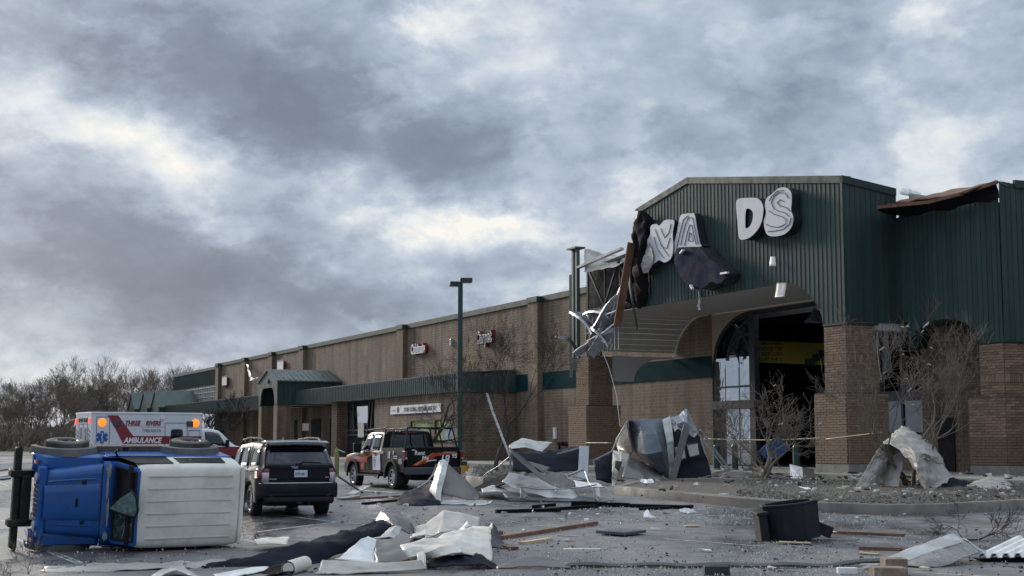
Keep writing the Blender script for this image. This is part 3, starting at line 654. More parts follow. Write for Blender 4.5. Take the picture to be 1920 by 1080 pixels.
# ends and roof
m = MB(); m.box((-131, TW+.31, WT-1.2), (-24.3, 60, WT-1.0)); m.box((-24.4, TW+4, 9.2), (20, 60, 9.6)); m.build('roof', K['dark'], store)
m = MB(); m.box((-131, 59.5, .5), (20, 60, WT-.5)); m.box((-131, TW+.31, .5), (-130.6, 59, WT-1.3)); m.box((-24.55, TW+.31, 9.3), (-24.3, 30, WT)); m.build('rear_wall', K['block'], store)
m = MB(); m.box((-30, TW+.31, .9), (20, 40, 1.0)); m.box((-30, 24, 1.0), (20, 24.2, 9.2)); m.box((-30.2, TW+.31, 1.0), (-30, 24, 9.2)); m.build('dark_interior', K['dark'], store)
# garden-centre end: green head, pale grid of glass blocks
m = MB()
x = -160.0
m.box((-160, TW+.2, 9.6), (-131.9, TW+.5, 11.55)); 
for k in range(46): m.box((-160+k*.62, TW+.14, 9.6), (-159.94+k*.62, TW+.2, 11.5))
m.build('green_head', K['green'], store); m = MB(); m.box((-160.1, TW+.1, 11.55), (-131.9, TW+.6, 11.9)); m.build('coping', K['grey_green'], store)
m = MB(); m.box((-160, TW+.25, 6), (-131.9, TW+.35, 9.6)); m.build('glazing', mat('pale_glazing', (.32, .36, .37), .4, var=.1), store)
m = MB()
for k in range(29): m.box((-160+k, TW+.15, 6), (-159.88+k, TW+.24, 9.6))
for k in range(6): m.box((-160, TW+.14, 6.2+.62*k), (-131.9, TW+.235, 6.3+.62*k))
m.build('glazing_bars', K['pale_metal'], store)
# --------------------------------------------------- storefront window in the big arch
sw_ = thing('storefront_window', 'tall arched storefront window with black frames, its right half broken out', 'window', BM)
GY = TW+.12
m = MB(); rows = []
for k in range(49):
    a = -18.6+13.2*k/48; z = arch3(a)
    cx, cz = -12, 5
    d = Vector((a-cx, z-cz)); d.normalize()
    rows.append([Vector((a, GY-.08, z)), Vector((a-d.x*.22, GY-.08, z-d.y*.22)), Vector((a-d.x*.22, GY+.08, z-d.y*.22))])
m.grid(rows, smooth=False); m.box((-18.6, GY-.08, 1.0), (-18.36, GY+.08, 6.5)); m.build('outer_frame', K['darkframe'], sw_)
m = MB(); m.box((-15.05, GY-.15, 1.0), (-14.55, GY+.15, 9.0)); m.build('thick_mullion', K['darkframe'], sw_)
m = MB(); m.box((-18.7, GY-.2, 4.02), (-14.6, GY+.12, 4.45)); m.build('transom', K['darkframe'], sw_)
for xx in (-17.4, -16.1):
    m = MB(); m.box((xx-.06, GY-.07, 1.0), (xx+.06, GY+.07, 6.2)); m.build('mullion', K['darkframe'], sw_)
m = MB(); m.box((-18.4, GY-.06, 5.15), (-15, GY+.06, 5.24)); m.build('glazing_bar', K['darkframe'], sw_)
for cx, r, a0, a1 in ((-15.1, 2.3, pi/2+.0, pi), (-13.9, 3.5, pi/2+.25, pi), (-18.6, 3.6, .06, pi/2-.1), (-18.0, 1.9, 0, .9)):
    m = MB(); m.tube([(cx+r*cos(a0+(a1-a0)*k/14), GY, 6.15+r*.78*sin(a0+(a1-a0)*k/14)) for k in range(15)], .065, 6); m.build('arched_bar', K['darkframe'], sw_)
# panes
gaps = ((-18.36, -17.46), (-17.34, -16.16), (-16.04, -15.05))
for a, b in gaps:
    for z0, z1 in ((1.1, 4.0), (4.47, 5.14), (5.25, 6.75)):
        m = MB(); m.box((a-(a+b)/2, -.008, z0), (b-(a+b)/2, .008, z1)); m.build('pane', K['glass'], sw_, M=T((a+b)/2, GY+.01, 0, rz=radians(9)))
m = MB(); poly = [(-18.3, 6.77)]+[(a, arch3(a)-.15) for a in [-18.2+3.2*k/10 for k in range(11)]]+[(-15.0, 6.77)]
m.prism([(a, GY+.3, b) for a, b in poly], (0, .02, 0)); m.build('pane', glassmat('upper_glass_dimmed', (.12, .2, .24), .02), sw_)  # darker copy of the glazing; the dark soffit reflection is put into it
# banner deep inside the store
bn = thing('banner', 'dim yellow credit card banner hanging in the dark store behind the broken window', 'banner')
a, b, c, d = P(1420, 639, 84), P(1556, 644, 81), P(1556, 685, 81), P(1420, 679, 84)
YEL = mat('yellow_banner', (.34, .27, .02), .6, var=.12)
m = MB(); m.prism([a, b, c, d], (0, .05, 0)); m.build('banner_sheet', YEL, bn)
bx_ = (b-a).normalized(); bz_ = (a-d).normalized(); bn_ = bx_.cross(bz_); BNR = frame(a, bx_, -bx_.cross(-bz_).normalized() if False else bz_.cross(bx_).normalized(), bz_)
def text(body, size, mt, parent, M, shear=0, bold=0, ext=.004, align='LEFT', sx=1.0, name='lettering', space=1.0):
    cu = bpy.data.curves.new(name, 'FONT'); cu.body = body; cu.size = size; cu.shear = shear; cu.offset = bold*size; cu.extrude = ext; cu.align_x = align; cu.space_character = space; cu.space_line = .8
    cu.resolution_u = 3
    co = bpy.data.objects.new(name, cu); COL.objects.link(co); me = bpy.data.meshes.new_from_object(co); bpy.data.objects.remove(co); bpy.data.curves.remove(cu)
    me.materials.clear(); me.materials.append(mt); o = bpy.data.objects.new(name, me); COL.objects.link(o)
    if parent is not None: o.parent = parent
    o.matrix_basis = M @ Matrix.Diagonal((sx, 1, 1, 1)); return o
DKTXT = mat('dark_lettering', (.012, .014, .013), .6, var=.05)
w_ = (b-a).length
TF = frame(a+Vector((0, -.06, 0)), bx_, bz_, bx_.cross(bz_))
for k, (s_, sz) in enumerate((('12 MONTHS FINANCING FOR YOU', .19), ('CHOOSE THE MENARDS', .30), ('CREDIT CARD THAT\'S', .30), ('RIGHT FOR YOU!', .30))):
    text(s_, sz, DKTXT, bn, TF @ T(.08, -.26-.31*k+(.0 if k else .03), .0), bold=.02, sx=.80 if k else .78)
for k, (u, v) in enumerate(((.66, .9), (.76, .68), (.85, .48))):
    m = MB(); m.prism([TF @ Vector((w_*u-.3*0, -v*1.2-.2, .012*k)), TF @ Vector((w_*u+.62, -v*1.2-.2, .012*k)), TF @ Vector((w_*u+.62, -v*1.2+.18, .012*k)), TF @ Vector((w_*u, -v*1.2+.18, .012*k))], (0, -.01, 0)); m.build('printed_card', mat('card_print', (.008, .03, .05) if k else (.01, .06, .035), .5), bn)
# side windows by the side porch
for k, (x0, x1, z0, z1) in enumerate(((-4.7, -3.35, 2.7, 4.1), (-3.2, -1.9, 2.7, 4.1))):
    m = MB(); m.box((x0, TW+.1, z0), (x1, TW+.12, z1)); o = m.build('pane', K['glass_dim'], store)
m = MB(); m.box((-4.72, TW+.03, 4.1), (-1.88, TW+.2, 4.55)); m.box((-3.35, TW+.04, 2.6), (-3.2, TW+.18, 7.2)); m.box((-4.75, TW+.04, 2.6), (-4.66, TW+.18, 7.2)); m.box((-1.95, TW+.04, 2.6), (-1.86, TW+.18, 7.2)); m.build('window_frame', K['darkframe'], store)
o = sheet('torn_blind', [[F(1642,618,TW+.25), F(1652,616,TW+.2), F(1662,618,TW+.15)], [F(1643,660,TW+.3), F(1655,664,TW+.1), F(1668,660,TW+.1)], [F(1644,690,TW+.3), F(1660,696,TW), F(1676,700,TW)]], mat('blue_grey_blind', (.10, .12, .15), .7), wob=.05, sub=5, crease=.05); tag(o, 'torn blue grey blind hanging in the broken side window', 'blind')
m = MB(); m.tube([F(1645,616,TW-.1), F(1644,650,TW-.15), F(1649,690,TW-.1), F(1653,712,TW-.1)], .025, 5); o = m.build('hanging_strip', K['white']); tag(o, 'thin white strip hanging in front of the broken side window', 'strip')
m = MB(); m.box((-.9, TW-.06, 1.0), (.1, TW-.002, 3.3)); m.build('side_door', K['dark'], store)
# --------------------------------------------------- canopy along the wall with its vestibule
can = thing('wall_canopy', 'long grey green metal canopy running along the middle of the store wall', 'canopy', BM)
CY, CX0 = 1.0, -43.7
def fascia(x0, x1, nm='fascia'):
    m = MB(); m.box((x0, CY, 5.75), (x1, CY+.1, 7.0)); m.build(nm, K['grey_green'], can)
    m = MB(); a = x0+.2
    while a < x1-.1: m.box((a, CY-.045, 5.77), (a+.05, CY, 6.98)); a += .42
    m.build('seam_ribs', K['grey_green'], can, kind='stuff')
fascia(-82.6, CX0); fascia(-147, -89.2)
m = MB(); m.box((CX0, CY, 5.72), (CX0+.1, TW-.05, 7.02))
for k in range(11): m.box((CX0+.1, CY+.2+.4*k, 5.74), (CX0+.145, CY+.25+.4*k, 7.0))
m.build('end_fascia', K['green'], can)  # darker green here puts the end face's shade into its colour
m = MB(); m.prism([(-147, CY-.02, 7.0), (-147, TW-.03, 7.3), (-147, TW-.03, 7.36), (-147, CY-.02, 7.06)], (103.35, 0, 0)); m.build('canopy_roof', K['grey_green'], can)
m = MB(); m.box((-131, CY+.11, 5.8), (CX0-.01, TW-.05, 5.9)); m.build('canopy_soffit', K['soffit'], can)
ves = thing('vestibule', 'brown brick vestibule box under the near end of the wall canopy', 'vestibule', BM)
m = MB(); m.box((-61, 1.35, .6), (CX0-.25, 1.65, 2.35)); m.box((-61, 1.35, 3.85), (CX0-.25, 1.65, 5.79)); m.box((-61, 1.35, 2.35), (-53.5, 1.65, 3.85)); m.box((-49.6, 1.35, 2.35), (-48.7, 1.65, 3.85)); m.box((-45, 1.35, 2.35), (CX0-.25, 1.65, 3.85)); m.build('front_wall', K['block'], ves)
m = MB(); m.box((CX0-.24, 1.36, .6), (CX0-.05, TW-.04, 5.72)); m.build('end_wall', K['block'], ves)
m = MB(); m.box((-60.6, .98, .7), (CX0-.02, 1.34, 2.3)); m.build('wainscot', K['brickw'], ves)
m = MB(); m.box((-61.2, .9, 2.3), (CX0+.02, 1.345, 2.4)); m.build('wainscot_cap', K['concrete'], ves)
m = MB(); m.box((-61, 1.7, .7), (-60.8, TW-.05, 5.7)); m.box((-61, 5.3, .7), (-44, 5.4, 5.7)); m.build('inner_wall', K['dark'], ves)
# window posters: greenery print behind glass
pm = bpy.data.materials.new('garden_poster'); pm.use_nodes = True; n = pm.node_tree.nodes; l = pm.node_tree.links
vz = n.new('ShaderNodeTexNoise'); vz.inputs['Scale'].default_value = 2.2; vz.inputs['Detail'].default_value = 8; vz.inputs['Roughness'].default_value = .75; t_ = n.new('ShaderNodeTexCoord'); l.new(t_.outputs['Object'], vz.inputs['Vector'])
rp = n.new('ShaderNodeValToRGB'); l.new(vz.outputs[0], rp.inputs[0]); rp.color_ramp.elements[0].position = .38; rp.color_ramp.elements[0].color = (.02, .045, .008, 1); rp.color_ramp.elements[1].position = .62; rp.color_ramp.elements[1].color = (.62, .58, .22, 1); e = rp.color_ramp.elements.new(.52); e.color = (.22, .26, .05, 1)
l.new(rp.outputs[0], n['Principled BSDF'].inputs['Base Color'])
for x0, x1 in ((-53.5, -49.6), (-48.7, -45)):
    m = MB(); m.box((x0, 1.48, 2.36), (x1, 1.5, 3.84)); m.build('window_poster', pm, ves)
    m = MB()
    for k in (0, 1): m.box((x0 if k == 0 else x1-.08, 1.37, 2.36), (x0+.08 if k == 0 else x1, 1.46, 3.84))
    m.box((x0+.09, 1.37, 2.36), (x1-.09, 1.46, 2.44)); m.build('window_frame', K['darkframe'], ves)
m = MB(); m.box((-47.2, 1.455, 2.45), (-45.3, 1.475, 3.5)); m.build('poster', mat('orange_blue_poster', (.12, .2, .26), .5, var=.9, scale=1.2), ves)
# banner over the windows
wb = thing('wall_banner', 'long white banner with dark lettering above the vestibule windows', 'banner', BM)
m = MB(); m.box((-57.6, 1.25, 4.42), (-47.3, 1.30, 5.05)); m.build('banner_sheet', K['white'], wb)
TFB = frame((0, 0, 0), (1, 0, 0), (0, 0, 1), (0, -1, 0))
text('STORE CLOSING  EVERYTHING MUST GO', .44, DKTXT, wb, T(0, 1.24, 0) @ TFB @ T(-54.6, 4.57, 0), bold=.015, sx=.78)
m = MB(); m.lathe([(0, 0), (.22, 0), (.22, .02), (0, .02)], 20, axis='y', c=(-55.9, 1.23, 4.74)); m.build('round_emblem', DKTXT, wb); m = MB(); m.box((-57.3, 1.24, 4.66), (-56.4, 1.248, 4.72)); m.build('printed_line', DKTXT, wb)
# doorway left of the vestibule with arched head
dw = thing('canopy_doorway', 'dark glazed doorway with splayed bars under the wall canopy', 'doorway', BM)
m = MB(); m.box((-72, 2.6, .8), (-62, 2.7, 5.78)); m.build('dark_opening', K['dark'], dw)
for x0, x1, z0, z1 in ((-71, -69.6, 3.4, 5.0), (-69.3, -66.5, 3.6, 5.3), (-65.2, -63.4, 3.4, 5.1), (-70.8, -63.2, 3.0, 3.25)):
    m = MB(); m.box((x0, 2.5, z0), (x1, 2.54, z1)); m.build('pane', K['glass'], dw)
for a, b in (((-69.5, 3), (-69.9, 5.6)), ((-66.3, 3), (-65.6, 5.6)), ((-65.4, 3), (-64.9, 5.6)), ((-71.2, 2.9), (-63, 2.9)), ((-71.2, 3.3), (-63, 3.3)), ((-67, 1), (-67, 2.9))):
    m = MB(); m.bar((a[0], 2.42, a[1]), (b[0], 2.42, b[1]), .16, .16); m.build('door_frame', K['darkframe'], dw)
m = MB(); m.box((-68.4, 2.3, 2.7), (-66.9, 2.33, 3.9)); m.build('notice', K['offwhite'], dw)
m = MB(); m.box((-73.5, 1.6, .7), (-72, 5.4, 5.79)); m.build('brick_pier', K['block'], dw); m = MB(); m.box((-62, 1.5, .7), (-61.02, 2.6, 5.79)); m.build('brick_pier', K['block'], dw)
m = MB(); m.box((-63.3, .9, .7), (-60.65, 1.45, 2.38)); m.build('low_brick_wall', K['brickw'], dw)
# far openings under the canopy, pillars
for k, (x0, x1) in enumerate(((-80, -79), (-86, -84.6), (-92, -89), (-98, -97), (-108, -100))):
    m = MB(); m.box((x0, TW-.06, .8), (x1, TW-.002, 4.6)); m.build('dark_opening', K['dark'], store)
# --------------------------------------------------- small portico on the canopy
por = thing('small_portico', 'small grey green gabled portico standing out from the wall canopy', 'portico', BM)
px0, px1, py0 = -89.2, -82.6, -.75
mid = (px0+px1)/2
def gab(x): return 9.05 - .33*abs(x-mid)
xs = [px0+(px1-px0)*k/30 for k in range(31)]
def parch(x):
    d = min(x-(px0+.7), px1-.9-x)
    if d <= 0: return 5.75
    return 5.75+1.65*min(1, (1-(1-min(1, d/1.1))**2)**.5)
for k in range(30):
    a, b = xs[k], xs[k+1]; m = MB(); m.prism([(a, py0, parch(a)), (b, py0, parch(b)), (b, py0, gab(b)), (a, py0, gab(a))], (0, .12, 0)); m.build('siding_panel', K['grey_green'], por)
m = MB(); m.box((px1-.02, py0+.12, 5.72), (px1+.1, 5.45, gab(px1)-.05))
for k in range(15): m.box((px1+.1, py0+.15+.4*k, 5.75), (px1+.14, py0+.2+.4*k, 7.9))
m.build('side_wall', K['green'], por)  # side walls in the darker green: their shade is in the colour
m = MB(); m.box((px0, py0+.12, 5.72), (px0+.12, 5.45, gab(px0)-.05)); m.build('side_wall', K['green'], por)
for s_ in (0, 1):
    a, b = ((px0-.2, mid), (mid, px1+.25))[s_]
    m = MB(); m.prism([(a, py0-.12, gab(a)), (b, py0-.12, gab(b)), (b, py0-.12, gab(b)+.12), (a, py0-.12, gab(a)+.12)], (0, 6.15, 0)); m.build('roof_slope', K['grey_green'], por)
    m = MB()
    for k in range(12):
        y = py0+.2+k*.5; m.prism([(a, y, gab(a)+.12), (b, y, gab(b)+.12), (b, y, gab(b)+.17), (a, y, gab(a)+.17)], (0, .05, 0))
    m.build('roof_seams', K['grey_green'], por, kind='stuff')
for a, b in ((px0, px0+1.0), (px1-1.3, px1)):
    m = MB(); m.box((a, py0+.05, .7), (b, py0+1.3, 5.74)); m.build('pillar', K['brickw'], por)
m = MB(); m.lathe([(0, 0), (.22, .0), (.2, -.1), (0, -.12)], 14, axis='y', c=(mid+.3, py0-.01, 8.0)); m.build('round_vent', K['darkframe'], por)
m = MB(); m.box((px0+.2, 2.5, 5.8), (px1-.2, 2.6, 7.7)); m.build('inner_panel', K['dark'], por)
m = MB(); m.box((-87.6, 3.2, 3.4), (-85.5, 3.25, 4.1)); m.build('notice', K['offwhite'], por)
# --------------------------------------------------- three peaked canopies far left
for k, (xr, lab) in enumerate(((-144.9, 'nearest of the three pointed green garden centre roofs'), (-150.6, 'middle of the three pointed green garden centre roofs'), (-157.5, 'farthest of the three pointed green garden centre roofs'))):
    g_ = thing('peaked_canopy', lab, 'canopy', BM, 'pointed garden centre roofs')
    w2, yb, yf, zt, ze = 2.6, 5.4, .2-.4*k, 9.0, 6.75
    m = MB(); m.prism([(xr-w2, yf, 5.4), (xr+w2, yf, 5.4), (xr+w2, yf, ze), (xr, yf, zt), (xr-w2, yf, ze)], (0, .2, 0)); m.build('gable_end', K['green'], g_)
    for s_ in (-1, 1):
        m = MB(); m.prism([(xr, yf-.1, zt+.02), (xr+s_*(w2+.1), yf-.1, ze), (xr+s_*(w2+.1), yf-.1, ze+.12), (xr, yf-.1, zt+.14)], (0, yb-yf, 0)); m.build('roof_slope', K['grey_green'], g_)
    m = MB(); m.box((xr+w2-.1, yf+.2, 5.4), (xr+w2, yb, ze)); m.build('side_fascia', K['green'], g_)
    for yy in (yf+.5,):
        m = MB(); m.box((xr+w2-.6, yy, .7), (xr+w2-.15, yy+.45, 5.4)); m.build('post', K['brickw'], g_)
# --------------------------------------------------- department signs on the wall
RED = mat('red_sign_side', (.20, .012, .02), .5, var=.1)
def FW(px, py): q = F(px, py, TW)-C0; return q.dot(BX), q.z
def dept(px, py, wpx, body, size, lab, blank=False, sx=1.0):
    x_, z_ = FW(px, py); r = thing('department_sign', lab, 'sign', BM)
    M0 = T(0, TW-.32, 0) @ TFB @ T(x_, z_, 0)
    text(body, size, RED, r, M0 @ T(0, 0, -.17), bold=.075, ext=.16, sx=sx, name='letter_sides')
    text(body, size, K['white'], r, M0 @ T(0, 0, .005), bold=.06, ext=.01, sx=sx, name='letter_faces')
    if not blank: text(body, size, mat('letter_fill', (.10, .085, .085), .6), r, M0 @ T(0, 0, .03), bold=-.012, ext=.01, sx=sx, name='letter_fill')
    else: text(body, size, mat('letter_trace', (.35, .34, .37), .6), r, M0 @ T(0, 0, .022), bold=-.028, ext=.004, sx=sx, name='letter_fill')
    return r
dept(900, 644, 30, 'Carpet', 1.15, 'white outlined Carpet sign on the wall right of the lamp post', sx=.85)
dept(777, 664, 32, 'Cabinets', 1.05, 'bleached white department sign on the wall left of the lamp post', True, sx=.85)
for px_, py_, lab in ((525, 697, 'small pale sign low on the wall behind the portico roof'), (421, 724, 'small pale sign on the wall far left of the portico')):
    x_, z_ = FW(px_, py_); r = thing('department_sign', lab, 'sign', BM)
    m = MB(); m.box((x_, TW-.3, z_), (x_+2.4, TW-.05, z_+1.0)); m.build('sign_box', RED, r); m = MB(); m.box((x_+.03, TW-.34, z_+.05), (x_+2.35, TW-.3, z_+1.0))
    for k in range(5): m.box((x_+.1+.5*k, TW-.34, z_+1.0), (x_+.25+.5*k, TW-.3, z_+1.22))
    m.build('sign_face', K['white'], r)
o = sheet('wall_flap', [[F(462,682,TW-.3), F(466,684,TW-1)], [F(466,705,TW-1.5), F(472,708,TW-2)], [F(470,716,TW-2), F(484,708,TW-2.5)]], K['offwhite'], wob=.2); tag(o, 'pale sheet peeling off the wall left of the portico roof', 'sheet')
# small wall fittings
for (a, b, w, h, nm, lab, mt) in ((1041, 812, .32, .75, 'notice', 'small white notice with symbols on the brick left of the entrance', K['white']), (1009, 826, .55, .8, 'meter_box', 'pale box fixed low on the brick left of the entrance', K['pale_metal']), (846, 642, .25, .5, 'vent_cover', 'tiny grey vent cover high on the wall beside the lamp post', K['pale_metal'])):
    q = F(a, b, TW-.06)-C0; m = MB(); m.box((q.dot(BX)-w/2, TW-.16, q.z-h/2), (q.dot(BX)+w/2, TW-.002, q.z+h/2))
    o = m.build(nm, mt, M=BM, bevel=.015); tag(o, lab, nm.replace('_', ' '))
q = F(1041, 812, TW-.06)-C0
hy = thing('pipe_valve', 'dark red pipe valve low on the brick beside the porch pillar', 'valve', BM @ T(*(lambda q: (q.dot(BX), TW-.35, q.z))(F(1053, 832, TW-.4)-C0)))
m = MB(); m.tube([(0, .3, 0), (0, -.1, 0)], .16, 10); m.build('pipe', mat('red_valve', (.12, .02, .018), .5), hy); m = MB(); m.tube([(-.3, -.05, -.08), (-.3, -.05, -.5)], .07, 8); m.tube([(-.35, -.1, .0), (.35, -.1, .0)], .09, 8); m.build('handle', K['black'], hy)
# ================================================================== ground
def asphalt():
    m = bpy.data.materials.new('wet_asphalt'); m.use_nodes = True; n = m.node_tree.nodes; l = m.node_tree.links; b = n['Principled BSDF']
    t = n.new('ShaderNodeTexCoord')
    def nz(s, d=8, r=.6, st=(1, 1, 1)):
        mp = n.new('ShaderNodeMapping'); mp.inputs['Scale'].default_value = st; l.new(t.outputs['Object'], mp.inputs[0])
        q = n.new('ShaderNodeTexNoise'); q.inputs['Scale'].default_value = s; q.inputs['Detail'].default_value = d; q.inputs['Roughness'].default_value = r; l.new(mp.outputs[0], q.inputs['Vector']); return q.outputs[0]
    def mr(v, a, b_, c, d):
        q = n.new('ShaderNodeMapRange'); l.new(v, q.inputs[0]); [q.inputs.__getitem__(i+1).__setattr__('default_value', x) for i, x in enumerate((a, b_, c, d))]; return q.outputs[0]
    big = nz(.20, 9, .66, (1, .38, 1)); fine = nz(24, 4, .7); grain = nz(95, 3, .8); mid = nz(1.6, 8, .7)
    rp = n.new('ShaderNodeValToRGB'); l.new(mid, rp.inputs[0]); rp.color_ramp.elements[0].position = .3; rp.color_ramp.elements[0].color = (.125, .122, .118, 1); rp.color_ramp.elements[1].position = .72; rp.color_ramp.elements[1].color = (.25, .243, .23, 1)
    m1 = n.new('ShaderNodeMix'); m1.data_type = 'RGBA'; m1.blend_type = 'MULTIPLY'; m1.inputs[0].default_value = 1; l.new(rp.outputs[0], m1.inputs[6])
    c2 = n.new('ShaderNodeCombineColor'); g_ = mr(grain, .3, .7, .45, 1.6); [l.new(g_, c2.inputs[i]) for i in range(3)]; l.new(c2.outputs[0], m1.inputs[7])
    wet = mr(big, .44, .56, 0, 1)
    m2 = n.new('ShaderNodeMix'); m2.data_type = 'RGBA'; m2.blend_type = 'MULTIPLY'; l.new(wet, m2.inputs[0]); l.new(m1.outputs[2], m2.inputs[6]); m2.inputs[7].default_value = (.42, .42, .44, 1)
    l.new(m2.outputs[2], b.inputs['Base Color'])
    # tar-sealed cracks
    vo = n.new('ShaderNodeTexVoronoi'); vo.feature = 'DISTANCE_TO_EDGE'; vo.inputs['Scale'].default_value = .12; wv = n.new('ShaderNodeVectorMath'); wv.operation = 'ADD'
    wn = n.new('ShaderNodeTexNoise'); wn.inputs['Scale'].default_value = .8; wn.inputs['Detail'].default_value = 6; l.new(t.outputs['Object'], wn.inputs['Vector']); ws = n.new('ShaderNodeVectorMath'); ws.operation = 'SCALE'; ws.inputs['Scale'].default_value = 2.2; l.new(wn.outputs['Color'], ws.inputs[0]); l.new(t.outputs['Object'], wv.inputs[0]); l.new(ws.outputs[0], wv.inputs[1]); l.new(wv.outputs[0], vo.inputs['Vector'])
    ck = mr(vo.outputs['Distance'], .002, .006, 1, 0)
    m3 = n.new('ShaderNodeMix'); m3.data_type = 'RGBA'; l.new(ck, m3.inputs[0]); l.new(m2.outputs[2], m3.inputs[6]); m3.inputs[7].default_value = (.03, .03, .03, 1); l.new(m3.outputs[2], b.inputs['Base Color'])
    rr = n.new('ShaderNodeMath'); rr.operation = 'SUBTRACT'; l.new(mr(mid, .3, .7, .52, .82), rr.inputs[0]); w2 = n.new('ShaderNodeMath'); w2.operation = 'MULTIPLY'; l.new(wet, w2.inputs[0]); w2.inputs[1].default_value = .42; l.new(w2.outputs[0], rr.inputs[1]); l.new(rr.outputs[0], b.inputs['Roughness'])
    bp = n.new('ShaderNodeBump'); bp.inputs['Distance'].default_value = .012; l.new(fine, bp.inputs['Height']); b2 = n.new('ShaderNodeBump'); b2.inputs['Distance'].default_value = .006; l.new(mr(wet, 0, 1, 1, .35), b2.inputs['Strength']); l.new(mr(wet, 0, 1, 1, .3), bp.inputs['Strength']); l.new(grain, b2.inputs['Height']); l.new(bp.outputs[0], b2.inputs['Normal']); l.new(b2.outputs[0], b.inputs['Normal'])
    return m
K['asphalt'] = asphalt()
ys = [-40, 0, 8]+[12+3*k for k in range(20)]+[74, 80, 90, 110, 150, 220, 400, 900, 1800]; xs_ = [-1500, -400, -120]+[-60+6*k for k in range(21)]+[120, 400, 1500]
m = MB(); m.grid([[Vector((x, y, gz(x, y))) for x in xs_] for y in ys]); m.build('parking_lot', K['asphalt'], kind='structure')
# painted bay lines, worn
pw = bpy.data.materials.new('worn_line_paint'); pw.use_nodes = True; n = pw.node_tree.nodes; l = pw.node_tree.links; b = n['Principled BSDF']
t_ = n.new('ShaderNodeTexCoord'); z_ = n.new('ShaderNodeTexNoise'); z_.inputs['Scale'].default_value = 6; z_.inputs['Detail'].default_value = 9; z_.inputs['Roughness'].default_value = .75; l.new(t_.outputs['Object'], z_.inputs['Vector']); rp = n.new('ShaderNodeValToRGB'); l.new(z_.outputs[0], rp.inputs[0])
rp.color_ramp.elements[0].position = .40; rp.color_ramp.elements[0].color = (.13, .125, .12, 1); rp.color_ramp.elements[1].position = .58; rp.color_ramp.elements[1].color = (.50, .49, .46, 1); l.new(rp.outputs[0], b.inputs['Base Color']); b.inputs['Roughness'].default_value = .6
def strip_on_ground(name, pts, w, h, mt, n=14, kind='structure', parent=None):
    rows = []
    for (a, b) in zip(pts, pts[1:]):
        for k in range(n):
            q = a.lerp(b, k/n); d = (b-a); s_ = Vector((-d.y, d.x, 0)).normalized()*w/2
            rows.append([on(*(q-s_).xy, h), on(*(q+s_).xy, h)])
    rows.append([on(*(pts[-1]-s_).xy, h), on(*(pts[-1]+s_).xy, h)])
    m = MB(); m.grid(rows); return m.build(name, mt, parent, kind=kind)
for a, b in (((150,1058),(30,1010)),((85,1030),(152,1056)),((445,1002),(640,978)),((505,964),(640,980)),((640,978),(800,1000)),((0,975),(30,985)),((1000,985),(1240,1000)),((640,915),(860,905)),((1240,1010),(1420,1024)),((0,905),(16,912)),((1570,1065),(1920,1085)),((430,1005),(480,1018)),((1180,955),(1440,975)),((960,948),(1130,955))):
    strip_on_ground('painted_line', [G(*a), G(*b)], .11, .004, pw)
# pavement in front of the store
m = MB(); rows = []
side = [bw(-140, -3.2, 0), bw(-44, -3.2, 0), bw(-26, -3.2, 0), bw(-12, -2.6, 0), bw(0, -2.4, 0), bw(9, -2.4, 0), bw(40, -2.4, 0)]
back_ = [bw(-140, 6.2, 0), bw(-44, 6.2, 0), bw(-26, 6.2, 0), bw(-12, 6.2, 0), bw(0, 6.2, 0), bw(9, 6.2, 0), bw(40, 6.2, 0)]
PVZ = FL
m.grid([[Vector((a.x, a.y, .7)) for a in side], [Vector((a.x, a.y, PVZ)) for a in side], [Vector((a.x, a.y, PVZ)) for a in back_]], smooth=False); m.build('pavement', K['concrete'], kind='structure')
